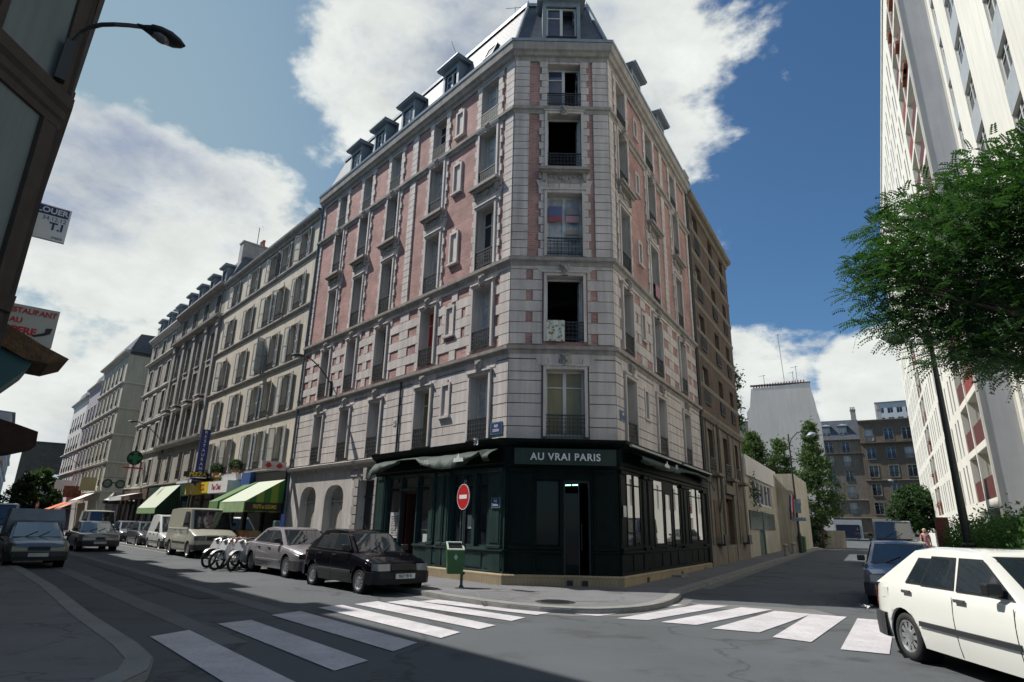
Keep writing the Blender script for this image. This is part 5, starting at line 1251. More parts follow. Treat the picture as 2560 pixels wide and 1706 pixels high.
b = MB(); b.box(CH, -.0, .24, 8.1, 13.1, .0, .05); b.box(CH, -.0, .24, .1, 7.42, .0, .05); b.box(LFc, -.02, .22, .1, 7.42, .0, .10); b.box(LFc, -.02, .22, 8.1, 13.1, .0, .10)
b.box(CH, .24, .30, .1, 7.42, .0, .08); b.box(CH, 1.3, 1.42, 8.1, 13.1, 0, .04)
part('corner_pilaster', b, lm, NL_)
# rest of the left row (mostly edge-on): roofs with dormers and chimneys that cast the street shadow
seg = [(9.52, 21, 16.0, 'grey'), (21.02, 34, 17.4, 'a'), (34.02, 48, 18.2, 'b'), (48.02, 64, 18.8, 'c'), (64.02, 84, 18.0, 'd')]
nm = ['narrow grey house', 'tall cream house', 'tall stone house', 'long plastered house', 'far plastered house']
for i, (a0, a1, h, k) in enumerate(seg):
    bs = [(a0+1.6+2.6*j, 1.0) for j in range(int((a1-a0-1.2)/2.6))]
    r_ = block('street_house', LFc, a0, a1, .1, h-2.2, bs, [(4.4+2.9*j, 6.3+2.9*j) for j in range(int((h-7)/2.9))], [lw, plaster, plaster_g, plaster, plaster_g][i],
               f'{nm[i]} in the shaded left-hand row, {["next to the panelled corner", "second", "third", "fourth", "last"][i]} down the street', group='houses of the shaded left row', belts=[bl(3.9, .12), eave(h-2.2, .35)], bm=lm, rail=0, seed=30+i, roof=('mansard', 2.2, slate))
    for j, (c, w) in enumerate(bs):
        if j % 2 == 0: add_dormer(LFc, c, h-2.1, 1.25, 1.75, -.05, r_, kd='dark', rail=False)
    chimney(LFc, a1-.9, a1-.2, -5, -1.0, h-1.0, h+1.4, r_, 5); chimney(LFc, (a0+a1)/2, (a0+a1)/2+.7, -4.5, -1.4, h-1.0, h+1.0, r_, 4)

# ------------------------------------------------------------------ vehicles
def paintm(name, c, met=.0, coat=1.0, r=.35): return mat(name, c, r, met, var=.03, scale=1, coat=coat)
def interp(pts, x):
    if x <= pts[0][0]: return pts[0][1]
    for (a, b), (c, d) in zip(pts, pts[1:]):
        if x <= c:
            t = (x-a)/(c-a); return b+(d-b)*t
    return pts[-1][1]
def wheel_parts(root, x, y, R_, w, side, dish='holes'):
    """tyre with rim and hub cap; side=+1 is the left of the car"""
    ax = (0, side, 0); c = (x, y, R_)
    b = MB(); b.lathe([(R_*.66, -w*.5), (R_*.80, -w*.52), (R_*.94, -w*.44), (R_, -w*.28), (R_, w*.28), (R_*.94, w*.44), (R_*.82, w*.50), (R_*.68, w*.46), (R_*.66, w*.30)], c, ax, k=32)
    t = part('wheel', b, tyre, root, smooth=True, world=False)
    b = MB(); b.lathe([(R_*.69, w*.44), (R_*.66, w*.47), (R_*.60, w*.40), (R_*.56, w*.24), (R_*.50, w*.22)], c, ax, k=28)
    b.lathe([(R_*.34, w*.36), (R_*.28, w*.42), (R_*.12, w*.46), (0, w*.47)], c, ax, k=20)
    n = 10
    for i in range(n):
        a = 2*math.pi*i/n; A_ = Vector((math.cos(a), 0, math.sin(a))); T_ = Vector((-math.sin(a), 0, math.cos(a)))
        C_ = Vector(c); o = Vector((0, side, 0)); hw = R_*.085
        q = [C_+A_*R_*.32+T_*hw+o*w*.37, C_+A_*R_*.32-T_*hw+o*w*.37, C_+A_*R_*.62-T_*hw*1.25+o*w*.36, C_+A_*R_*.62+T_*hw*1.25+o*w*.36]
        b.face([tuple(v) for v in q])
    part('rim', b, chrome, t, smooth=False, world=False)
    b = MB(); b.lathe([(R_*.64, w*.20), (0, w*.20)], c, ax, k=20); part('brake_disc', b, blackp, t, world=False)
def car(name, label, cat, loc, head, S, body, group=None):
    """x forward, y left. head = heading as a plan vector"""
    root = empty(name, (loc[0], loc[1], loc[2] if len(loc) > 2 else gz(*loc[:2])), math.atan2(head[1], head[0]), label=label, cat=cat, group=group)
    L_, W, H = S['L'], S['W'], S['H']; hw = W/2; R_ = S.get('R', .29); xf, xr = S['xf'], S['xr']; ra = R_+.055; x0, x1 = -L_/2, L_/2
    top = S['top']; belt = S['belt']; zb = S.get('zb', .20)
    ga, gb = S['cab'][0][0], S['cab'][3][0]             # rear base, front base of the cabin
    def ztop(x): return interp(top, x)
    def hwid(x): 
        d = min(x-x0, x1-x); return hw*(1-.17*max(0, 1-d/.55)**2.2)
    def zlow(x):
        z = zb+.10*max(0, 1-min(x-x0, x1-x)/.25)
        for c in (xf, xr):
            if abs(x-c) < ra: z = max(z, R_+math.sqrt(max(0, ra*ra-(x-c)**2)))
        return z
    xs = set([x0, x0+.03, x0+.08, x1-.08, x1-.03, x1]+[x0+L_*i/34 for i in range(35)])
    for c in (xf, xr):
        for i in range(13): xs.add(c-ra*math.cos(math.pi*i/12)*.9999)
        xs.add(c-ra-.004); xs.add(c+ra+.004)
    for x, _ in top: xs.add(x)
    xs = sorted(x for x in xs if x0 <= x <= x1)
    bulge = S.get('bulge', .035); b = MB(); rows = []
    for x in xs:
        zt, zl, w = ztop(x), zlow(x), hwid(x); zm = .55; r = []
        cr = .035 if x > gb or x < ga else 0
        r.append((0, zt+cr)); r.append((w*.45, zt+cr*.8)); r.append((w*.80, zt)); r.append((w-.085, zt-.015)); r.append((w-.035, zt-.045)); 
        for z, k in ((zt-.10, .012), (.78, .006), (.68, 0.0), (.58, .0), (.46, .008), (.34, .022), (zb, .05)):
            z = min(z, zt-.10); z = max(z, zl); r.append((w-k-(bulge*((z-.62)/.5)**2 if z > .62 else 0), z))
        r.append((w-.10, zl)); rows.append([(x, y, z) for y, z in r])
    n = len(rows[0])
    for s_ in (1, -1):
        for a, c in zip(rows, rows[1:]):
            for j in range(n-1):
                q = [(a[j][0], s_*a[j][1], a[j][2]), (c[j][0], s_*c[j][1], c[j][2]), (c[j+1][0], s_*c[j+1][1], c[j+1][2]), (a[j+1][0], s_*a[j+1][1], a[j+1][2])]
                b.face(q if s_ < 0 else q[::-1])
        for e, flip in ((rows[0], 1), (rows[-1], -1)):
            q = [(p[0], s_*p[1], p[2]) for p in e]+[(e[0][0], 0, e[-1][2])]; b.face(q if s_*flip > 0 else q[::-1])
    bo = part('body', b, body, root, smooth=True, world=False, recalc=False); 
    bmm = bmesh.new(); bmm.from_mesh(bo.data); bmesh.ops.remove_doubles(bmm, verts=bmm.verts, dist=.0005); bmesh.ops.recalc_face_normals(bmm, faces=bmm.faces)
    for e in bmm.edges:
        if len(e.link_faces) == 2 and e.calc_face_angle(0) > rad(38): e.smooth = False
    bmm.to_mesh(bo.data); bmm.free()
    # underside and wheel wells
    b = MB(); b.box(LFc2, x0+.15, x1-.15, zb+.02, zb+.14, -hw+.12, hw-.12)
    for c in (xf, xr):
        for s_ in (1, -1): b.lathe([(ra-.002, -.24), (ra-.002, .0)], (c, s_*(hw-.04), R_), (0, s_, 0), k=24); b.lathe([(ra-.01, -.24), (0, -.24)], (c, s_*(hw-.04), R_), (0, s_, 0), k=24)
    part('underbody', b, dark, root, world=False)
    # cabin: loft of a lower and an upper outline, then a crowned roof
    (ra_, _), (rt, zrt), (ft, zft), (fa, _) = S['cab']
    wb, wt = hwid((ra_+fa)/2)-.075, (hw-.24 if 'tumble' not in S else hw-S['tumble'])
    zB = lambda x: ztop(x)-.012
    def ring(v):
        """v=0 belt, 1 roof edge"""
        xr_, xf_ = ra_+(rt-ra_)*v, fa+(ft-fa)*v; w = wb+(wt-wb)*v
        zr_, zf_ = zB(ra_)+(zrt-zB(ra_))*v, zB(fa)+(zft-zB(fa))*v; ym = w*.86
        pts = [(xr_-.05*(1-v*.4), 0, zr_), (xr_-.02, ym*.7, zr_), (xr_+.05, w-.02, zr_)]
        for t in (.15, .35, .5, .65, .85):
            pts.append((xr_+.05+(xf_-xr_-.14)*t, w+.012*math.sin(math.pi*t), zr_+(zf_-zr_)*t+v*.035*math.sin(math.pi*t)))
        pts += [(xf_-.09, w-.02, zf_), (xf_-.01, ym*.7, zf_), (xf_+.05, 0, zf_)]
        return pts
    R0, R1 = ring(0), ring(1)
    R2 = [(x+(.07 if x < (rt+ft)/2-.3 else (-.07 if x > (rt+ft)/2+.3 else 0)), y*.90, z+.028) for x, y, z in R1]
    R3 = [(x+(.20 if x < (rt+ft)/2-.3 else (-.20 if x > (rt+ft)/2+.3 else 0)), y*.55, z+.050) for x, y, z in R1]; R3 = [(x, y, min(z, H)) for x, y, z in R3]
    b = MB(); mir = lambda P: [(p[0], -p[1], p[2]) for p in P]
    for m_ in (lambda P: P, mir):
        for P, Q in ((R0, R1), (R1, R2), (R2, R3)):
            P, Q = m_(P), m_(Q)
            for j in range(len(P)-1): b.face([P[j], P[j+1], Q[j+1], Q[j]])
        P = m_(R3); C_ = [(p[0], 0, p[2]+.006) for p in P]
        for j in range(len(P)-1): b.face([P[j], P[j+1], C_[j+1], C_[j]])
    co = part('cabin', b, body, root, smooth=True, world=False)
    bmm = bmesh.new(); bmm.from_mesh(co.data); bmesh.ops.remove_doubles(bmm, verts=bmm.verts, dist=.0005); bmesh.ops.recalc_face_normals(bmm, faces=bmm.faces)
    for e in bmm.edges:
        if len(e.link_faces) == 2 and e.calc_face_angle(0) > rad(30): e.smooth = False
    bmm.to_mesh(co.data); bmm.free()
    def side_pt(x, z, s_, off=.0):
        v = max(0, min(1, (z-zB(x))/(interp([(rt, zrt), (ft, zft)], x)+.02-zB(x)))); xr_, xf_ = ra_+(rt-ra_)*v, fa+(ft-fa)*v
        t = max(0, min(1, (x-xr_-.05)/(xf_-xr_-.14))); w = wb+(wt-wb)*v+.012*math.sin(math.pi*t)
        if x-xr_ < .05: w -= .02
        return (x, s_*(w+off), z)
    # side glass: quads given as (x0b, x1b, x0t, x1t) bottom and top, zb, zt
    for s_ in (1, -1):
        for (b0, b1, t0, t1, za, zc) in S['side']:
            g = MB(); N = 5; M_ = 4
            cx, cz = (b0+b1+t0+t1)/4, (za+zc)/2
            for i in range(N):
                for j in range(M_):
                    q = []
                    for (ii, jj) in ((i, j), (i+1, j), (i+1, j+1), (i, j+1)):
                        v = jj/M_; u = ii/N; x = (b0+(t0-b0)*v)*(1-u)+(b1+(t1-b1)*v)*u; z = za+(zc-za)*v; q.append(side_pt(x, z, s_, .007))
                    g.face(q if s_ > 0 else q[::-1])
            f_ = MB(); e = .022; loop = [(b0-e, za-e), (b1+e, za-e), (t1+e, zc+e), (t0-e, zc+e)]
            for i in range(4):
                (xa, z_a), (xb, z_b) = loop[i], loop[(i+1) % 4]; ia = [(b0, za), (b1, za), (t1, zc), (t0, zc)]; (xc, zc_), (xd, zd_) = ia[(i+1) % 4], ia[i]
                f_.face([side_pt(xa, z_a, s_, .005), side_pt(xb, z_b, s_, .005), side_pt(xc, zc_, s_, .0055), side_pt(xd, zd_, s_, .0055)])
            fo = part('side_window', g, S.get('glass', carglass), root, smooth=True, world=False, recalc=False); part('window_seal', f_, blackp, fo, world=False)
    def screen(name, v0, v1, front):
        g = MB(); f_ = MB()
        def P(v, u, off, k=1):
            X0, X1 = (fa, ft) if front else (ra_, rt); xx = X0+(X1-X0)*v; w = (wb+(wt-wb)*v)*.86*u*k
            z0_, z1_ = (zB(fa), zft) if front else (zB(ra_), zrt); z = z0_+(z1_-z0_)*v
            cv = .05*(1-abs(u))-.01*abs(u) if front else -.05*(1-abs(u))
            nx = .9 if front else -.9
            return (xx+cv*(1 if front else 1)+nx*off, w, z+off*.45)
        N = 8
        for i in range(N):
            u0_, u1_ = -1+2*i/N, -1+2*(i+1)/N
            for v_0, v_1 in ((v0, (v0+v1)/2), ((v0+v1)/2, v1)): g.face([P(v_0, u0_, .018), P(v_0, u1_, .018), P(v_1, u1_, .018), P(v_1, u0_, .018)])
            f_.face([P(v0-.06, u0_, .016, 1.03), P(v0-.06, u1_, .016, 1.03), P(v0, u1_, .018), P(v0, u0_, .018)])
            f_.face([P(v1, u0_, .018), P(v1, u1_, .018), P(v1+.05, u1_, .016, 1.03), P(v1+.05, u0_, .016, 1.03)])
        o = part(name, g, S.get('glass', carglass), root, smooth=True, world=False); part('window_seal', f_, blackp, o, world=False)
        if front:
            w_ = MB()
            for y in (.05, -.5): w_.tube([P(v0, y, .03), P(v0+.28, y+.5, .035)], .010, k=5)
            part('wipers', w_, blackp, root, world=False)
    screen('windscreen', .10, .90, True)
    if not S.get('blind_rear'): screen('rear_window', .16, .84, False)
    # bumpers follow the plan taper
    def bump(front, z0, z1, out, m, wrap=.55, name='bumper'):
        b = MB(); X = x1 if front else x0; sg = 1 if front else -1; pts = []
        for y_, d in ((-1.0, wrap), (-1.0, .30), (-.985, .12), (-.93, .02), (-.6, -.02), (0, -.05), (.6, -.02), (.93, .02), (.985, .12), (1.0, .30), (1.0, wrap)):
            x = X-sg*max(d, 0)+sg*(-d if d < 0 else 0); ww = hwid(X-sg*max(d, .02)) if abs(y_) > .97 else hw*.83*1.0
            yy = (1 if y_ > 0 else -1)*(ww+.012) if abs(y_) > .97 else y_*hwid(X-sg*.02)*1.0
            pts.append((x, yy))
        inner = [(x-sg*.0, y*.97) for x, y in pts]
        for (p, q) in zip(pts, pts[1:]):
            P = lambda p, z, o: (p[0]+sg*o*(1 if abs(p[1]) < hw*.95 else .2), p[1]+(out*.35 if p[1] > 0 else -out*.35)*(1 if abs(p[1]) > hw*.8 else 0), z)
            b.face([P(p, z0, out*.6), P(q, z0, out*.6), P(q, (z0+z1)/2, out), P(p, (z0+z1)/2, out)]); b.face([P(p, (z0+z1)/2, out), P(q, (z0+z1)/2, out), P(q, z1, out*.8), P(p, z1, out*.8)])
            b.face([P(p, z1, out*.8), P(q, z1, out*.8), (q[0]-sg*.05, q[1]*.93, z1+.01), (p[0]-sg*.05, p[1]*.93, z1+.01)]); b.face([P(p, z0, out*.6), P(q, z0, out*.6), (q[0]-sg*.05, q[1]*.93, z0), (p[0]-sg*.05, p[1]*.93, z0)])
        part(name, b, m, root, smooth=False, world=False)
    bmp = S.get('bumper', plastic)
    bump(True, S.get('bz0', .24), S.get('bz1', .50), .05, bmp, xf and (x1-xf-ra-.02)); bump(False, S.get('bz0', .26), S.get('bz1', .52), .05, bmp, (xr-ra-.02)-x0)
    # lights, grille, plates
    zh0, zh1 = S.get('hl', (.52, .68)); hx = x1-.02; wf = hwid(x1-.02)
    for s_ in (1, -1):
        y1, y0 = s_*(wf-.015), s_*(wf-S.get('hlw', .36)); ya, yb = sorted((y0, y1)); b = MB()
        if S.get('round'): b.lathe([(.11, 0), (.11, .03), (.09, .045), (0, .055)], (hx-.0, s_*(wf-.22), (zh0+zh1)/2), (1, 0, 0), k=18)
        else:
            b.face([(x1+.012, ya, zh0), (x1+.012, yb, zh0), (x1-.02, yb, zh1), (x1-.02, ya, zh1)]); b.face([(x1+.012, y1, zh0), (x1-.02, y1, zh1), (x1-.16, s_*(hwid(x1-.16)+.006), zh1), (x1-.16, s_*(hwid(x1-.16)+.006), zh0)])
        part('headlight', b, S.get('hlm', lampglass), root, world=False)
        b = MB(); zz0, zz1 = S.get('tl', (.62, .86)); wr_ = hwid(x0+.02)
        ya, yb = sorted((s_*(wr_-.28), s_*(wr_-.01))); b.box(LFc2, x0-.012, x0+.02, zz0, zz1, -yb, -ya)
        b.face([(x0-.012, s_*(wr_-.005), zz0), (x0-.012, s_*(wr_-.005), zz1), (x0+.13, s_*(hwid(x0+.13)+.008), zz1), (x0+.13, s_*(hwid(x0+.13)+.008), zz0)], 0)
        b.face([(x0-.012, s_*(wr_-.005), zz1), (x0-.012, s_*(wr_-.005), zz1+.07), (x0+.14, s_*(hwid(x0+.14)+.008), zz1+.07), (x0+.14, s_*(hwid(x0+.14)+.008), zz1)], 1)
        part('tail_light', b, [redlens, amber], root, world=False)
        # mirror
        mx_, mz = S['mirror']; P = Vector(side_pt(mx_, mz, s_, .0)); b = MB()
        b.box(LFc2, mx_-.06, mx_+.06, mz-.02, mz+.11, -(P.y+s_*.20) if s_ > 0 else -(P.y-.03), -(P.y+.03) if s_ > 0 else -(P.y-.20)); part('wing_mirror', b, S.get('mirm', blackp), root, world=False, bevel=.02)
        for (hx_, hz) in S.get('handles', []):
            b = MB(); y_ = hwid(hx_)-.012; b.box(LFc2, hx_-.09, hx_+.09, hz-.018, hz+.018, *(sorted((-s_*y_, -s_*(y_+.03))))); part('door_handle', b, S.get('hm', blackp), root, world=False, bevel=.006)
        # rub strip and shut lines
        b = MB(); z_ = S.get('strip', .46)
        if z_:
            xa, xb = xr+ra+.03, xf-ra-.03
            for i in range(6):
                p, q = xa+(xb-xa)*i/6, xa+(xb-xa)*(i+1)/6; yy = lambda x: hwid(x)-.002
                b.face([(p, s_*(yy(p)+.016), z_-.028), (q, s_*(yy(q)+.016), z_-.028), (q, s_*(yy(q)+.016), z_+.028), (p, s_*(yy(p)+.016), z_+.028)])
                b.face([(p, s_*(yy(p)+.016), z_+.028), (q, s_*(yy(q)+.016), z_+.028), (q, s_*(yy(q)-.01), z_+.034), (p, s_*(yy(p)-.01), z_+.034)]); b.face([(p, s_*(yy(p)+.016), z_-.028), (q, s_*(yy(q)+.016), z_-.028), (q, s_*(yy(q)-.01), z_-.034), (p, s_*(yy(p)-.01), z_-.034)])
            part('side_moulding', b, S.get('stripm', plastic), root, world=False)
        b = MB()
        for x_ in S.get('seams', []):
            zs = [zb+.02+(ztop(x_)-.06-zb-.02)*i/8 for i in range(9)]
            def ys(z): 
                w = hwid(x_); k = interp([(.20, .05), (.34, .022), (.46, .008), (.58, 0), (.68, 0), (.78, .006), (1.2, .012)], z)
                return w-k-(bulge*((z-.62)/.5)**2 if z > .62 else 0)+.0025
            for z_0, z_1 in zip(zs, zs[1:]): b.face([(x_-.006, s_*ys(z_0), z_0), (x_+.006, s_*ys(z_0), z_0), (x_+.006, s_*ys(z_1), z_1), (x_-.006, s_*ys(z_1), z_1)])
        if S.get('seams'): part('door_gap', b, blackp, root, world=False)
    b = MB(); gw_ = S.get('gw', .36); b.box(LFc2, x1-.02, x1+.010, zh0+.01, zh1-.02, -(wf-gw_)+.0, (wf-gw_)); part('grille', b, blackp, root, world=False)
    b = MB(); b.box(LFc2, x1+.05, x1+.115, .36, .47, -.26, .26); pl = part('number_plate', b, plate_w, root, world=False)
    if S.get('plate'):
        o = text('plate_characters', S['plate'], Fr((x1+.117, 0), (0, 1), (1, 0)), 0, .415, 0, .095, blackp, pl, ext=.001, sx=.85, bold=.002, world=False)
    b = MB(); b.box(LFc2, x0-.115, x0-.05, .38, .49, -.26, .26); part('number_plate', b, plate_w, root, world=False)
    for (x, w_) in ((xf, .17), (xr, .17)):
        for s_ in (1, -1): wheel_parts(root, x, s_*(hw-.115), R_, w_, s_)
    if S.get('aerial'):
        b = MB(); ax_ = S['aerial']; b.tube([(ax_, .0, H-.03), (ax_-.45, 0, H+.32)], .006, k=5); part('radio_aerial', b, blackp, root, world=False)
    return root
LFc2 = Fr((0, 0), (1, 0), (0, -1))          # plain x/z boxes in car space (n = -y)
carglass = mat('car_glass', (.018, .026, .032), .03, var=.2, spec=.6, coat=.3); carglass.node_tree.nodes['Principled BSDF'].inputs['IOR'].default_value = 1.9
HATCH = dict(L=3.85, W=1.65, H=1.42, R=.28, xf=1.26, xr=-1.20, zb=.21, belt=.90, top=[(-1.925, .60), (-1.90, .80), (-1.80, .90), (-1.55, .93), (.75, .90), (.95, .885), (1.55, .79), (1.82, .70), (1.905, .63), (1.925, .52)],
             cab=[(-1.80, 0), (-1.14, 1.37), (.22, 1.365), (.96, 0)], side=[(-1.16, -.90, -.98, -.76, .97, 1.24), (-.86, -.18, -.70, -.22, .96, 1.29), (-.10, .72, -.14, .20, .95, 1.30)],
             mirror=(.60, .96), handles=[(-.78, .82), (.02, .81)], seams=[-.14, .80, -1.02], hl=(.53, .68), hlw=.40, gw=.42)
GOLF = dict(HATCH, L=4.02, W=1.70, H=1.43, R=.295, xf=1.30, xr=-1.175, top=[(-2.01, .55), (-1.99, .84), (-1.93, .93), (-1.75, .955), (.80, .93), (1.0, .91), (1.70, .80), (1.95, .70), (2.01, .56)],
            cab=[(-1.93, 0), (-1.14, 1.375), (.25, 1.375), (1.02, 0)], side=[(-1.10, -.79, -.90, -.66, .985, 1.27), (-.76, -.15, -.62, -.19, .975, 1.30), (-.06, .80, -.10, .26, .965, 1.30)], mirror=(.66, .985), handles=[(-1.0, .86), (.06, .85)],
            seams=[-.10, .88], tl=(.60, .80), strip=.50, bz0=.24, bz1=.54, hm=mat('handle_grey', (.06, .06, .065), .4))
SEDAN = dict(L=4.72, W=1.75, H=1.41, R=.31, xf=1.40, xr=-1.36, zb=.22, belt=.88, top=[(-2.36, .60), (-2.33, .86), (-2.2, .93), (-1.5, .95), (.85, .90), (1.05, .89), (1.9, .80), (2.25, .72), (2.34, .64), (2.36, .52)],
             cab=[(-1.62, 0), (-.92, 1.35), (.28, 1.36), (1.06, 0)], side=[(-1.22, -.90, -.86, -.74, .98, 1.22), (-.86, -.10, -.70, -.14, .975, 1.30), (-.02, .86, -.06, .30, .965, 1.29)], mirror=(.72, .97), handles=[(-.72, .80), (.12, .79)],
             seams=[-.06, .94, -.98], hl=(.55, .69), hlw=.52, gw=.56, strip=.44, bz1=.50)
BOXVAN = dict(L=4.76, W=1.96, H=2.10, R=.33, xf=1.62, xr=-1.22, zb=.28, belt=1.22, top=[(-2.38, .9), (-2.36, 1.22), (1.15, 1.24), (1.35, 1.20), (1.95, 1.06), (2.28, .92), (2.36, .80), (2.38, .60)],
              cab=[(-2.32, 0), (-2.24, 2.03), (.98, 2.03), (1.52, 0)], tumble=.14, side=[(.28, 1.18, .30, .86, 1.30, 1.90)], mirror=(1.08, 1.36), handles=[(.25, 1.12), (-.55, 1.12)], seams=[.20, 1.22, -.75], hl=(.72, .92), hlw=.34, gw=.38, strip=.62, bz0=.34, bz1=.56, blind_rear=True)
def ctr(r, f, S, head, side):
    """centre of a car from two wheel contact points (rear, front) on its given side"""
    h = Vector(head).normalized(); left = Vector((-h.y, h.x)); m_ = (Vector(r)+Vector(f))/2; mid = (S['xf']+S['xr'])/2
    return m_-h*mid-left*side*(S['W']/2-.10)
hdL = (.67, -.7424)       # towards the camera down the left street
def along_park(r, f, S): h = Vector(f)-Vector(r); return h
cp = ctr((-5.02, 17.19), (-3.47, 15.23), HATCH, hdL, -1)
SB = dict(HATCH, plate='9627 FB 91', aerial=.1, hlw=.33, gw=.36, bumper=mat('black_bumper', (.008, .008, .010), .4, spec=.3))
car('black_hatchback', 'black five-door hatchback parked at the kerb corner, nearest of the left-hand row', 'car', cp, hdL, SB, mat('black_paint', (.004, .0035, .006), .14, 0, var=.03, scale=1, coat=.25, spec=.3), 'cars parked along the corner building')
SB = dict(SEDAN, hlm=blackp, bumper=mat('grey_bumper', (.06, .055, .06), .4), stripm=mat('silver_strip', (.16, .155, .16), .4, .3))
car('silver_saloon', 'silver-grey four-door saloon parked behind the black hatchback', 'car', ctr((-8.29, 21.15), (-6.50, 19.10), SEDAN, hdL, -1), hdL, SB, paintm('silver_paint', (.34, .32, .345), .5), 'cars parked along the corner building')
van = car('beige_van', 'beige delivery van with blind sides parked beside the green-striped fruit shop', 'van', ctr((-15.71, 29.94), (-13.60, 27.56), BOXVAN, hdL, -1), hdL, BOXVAN, paintm('beige_paint', (.36, .35, .29), 0, .5), 'cars parked along the corner building')
SB = dict(HATCH, H=1.80, cab=[(-1.86, 0), (-1.80, 1.76), (-.25, 1.76), (.92, 0)], side=[(-.10, .62, -.12, .02, .95, 1.42)], blind_rear=True)
car('white_small_van', 'small white van with raised rear box parked behind the beige van', 'van', ctr((-19.63, 35.15), (-18.1, 33.45), HATCH, hdL, -1), hdL, SB, paintm('white_van_paint', (.52, .53, .52), 0, .6), 'cars parked along the corner building')
car('dark_hatchback', 'dark grey hatchback with chrome trim, fourth vehicle behind the beige van', 'car', ctr((-23.0, 38.9), (-21.4, 37.1), HATCH, hdL, -1), hdL, dict(HATCH), paintm('graphite_paint', (.05, .06, .07), .3), 'cars parked along the corner building')
car('grey_far_car', 'grey car half hidden between the dark hatchback and the tall pale camper van', 'car', (-25.9, 43.6), hdL, dict(HATCH), paintm('mid_grey_paint', (.14, .15, .17), .3), 'cars parked along the corner building')
SB = dict(BOXVAN, H=2.25, blind_rear=True, side=[(.28, 1.18, .30, .86, 1.32, 1.98), (-1.1, .1, -1.1, .12, 1.34, 1.98)])
car('camper_van', 'tall pale van with wide windscreen standing farthest down the left parked row', 'van', (-30.4, 47.2), hdL, SB, paintm('cream_van_paint', (.40, .40, .37), 0, .5), 'cars parked along the corner building')
VANB = dict(HATCH, L=4.0, W=1.66, H=1.82, top=[(-2.0, .60), (-1.98, .88), (-1.9, .93), (.75, .90), (.95, .885), (1.70, .80), (1.93, .74), (1.985, .70), (2.0, .52)], cab=[(-1.92, 0), (-1.88, 1.42), (-.10, 1.42), (.95, 0)], side=[(.02, .68, -.02, .12, .95, 1.30)], blind_rear=True, xr=-1.24, xf=1.28, hlm=mat('yellow_headlamp', (.22, .19, .05), .15, coat=.6), tumble=.20)
c1_ = Vector((-16.05, 21.75))
lv = car('blue_grey_panel_van', 'blue-grey car-derived van with tall rear box coming towards the camera, at the left kerb', 'van', c1_, hdL, VANB, paintm('blue_grey_paint', (.060, .080, .115), .2, .5))  # paint darkened to carry the shade along the left kerb
b = MB()
for (x0_, x1_, w0, w1) in ((-1.98, -.30, .80, .74),):
    pr = [(x0_, 1.0), (x0_, 1.74), (x0_+.15, 1.82), (x1_-.1, 1.82), (x1_+.18, 1.44), (x1_+.1, 1.0)]
    k = len(pr)
    for s_ in (1, -1): b.face([(x, s_*(w0 if z < 1.7 else w1), z) for x, z in pr])
    for j in range(k):
        (xa, za), (xb, zb_) = pr[j], pr[(j+1) % k]; wa, wb_ = (w0 if za < 1.7 else w1), (w0 if zb_ < 1.7 else w1)
        b.face([(xa, wa, za), (xb, wb_, zb_), (xb, -wb_, zb_), (xa, -wa, za)])
part('cargo_box', b, bpy.data.materials['blue_grey_paint'], lv, world=False, bevel=.03)
SB = dict(SEDAN, L=4.25, xf=1.32, xr=-1.24, top=[(-2.12, .60), (-2.10, .86), (-2.0, .92), (-1.4, .94), (.80, .90), (1.0, .89), (1.9, .83), (2.08, .80), (2.115, .70), (2.125, .52)], cab=[(-1.45, 0), (-.85, 1.34), (.22, 1.35), (.98, 0)], seams=[-.08, .9])
car('grey_saloon', 'boxy grey saloon driving towards the camera behind the blue-grey van', 'car', (-21.1, 32.6), hdL, SB, paintm('grey_saloon_paint', (.075, .09, .105), .3))  # grey darkened as well, the street shade put into the paint
car('left_white_van', 'white van cut off by the left picture edge, behind the blue-grey van', 'van', (-21.7, 26.6), hdL, dict(BOXVAN, H=2.0), paintm('dull_white_paint', (.42, .43, .43), 0, .5))
# right street
hg = (-.045, -1.0)
gl = car('white_hatchback', 'white five-door hatchback with black bumpers cut off by the right edge', 'car', tuple(ctr((5.40, 8.80), (5.29, 6.33), GOLF, hg, -1)), hg, GOLF, paintm('white_paint', (.72, .72, .67), 0, .9, .3))
b = MB(); b.box(LFc2, -1.62, -1.46, .74, .88, .830, .8445); part('fuel_flap', b, bpy.data.materials['white_paint'], gl, world=False, bevel=.004)
hR = (-aR[0], -aR[1])
cb_ = Vector(ST.p(18.9, .36, 0)[:2])
SB = dict(HATCH, aerial=.15)
car('blue_hatchback', 'metallic blue hatchback facing the camera behind the white hatchback', 'car', cb_, hR, SB, paintm('blue_paint', (.06, .09, .17), .5), 'cars parked along the tower kerb')
cb_ = Vector(ST.p(36.5, .55, 0)[:2])
car('silver_van', 'pale grey van facing the camera, parked behind the blue hatchback', 'van', cb_, hR, dict(BOXVAN, H=1.98, W=1.84, L=4.6), paintm('pale_grey_paint', (.27, .30, .33), .2), 'cars parked along the tower kerb')
car('far_dark_car', 'dark car barely visible between the pale grey van and the far shops', 'car', Vector(ST.p(47, .3, 0)[:2]), hR, dict(HATCH), paintm('far_red_grey', (.10, .08, .085), .2), 'cars parked along the tower kerb')
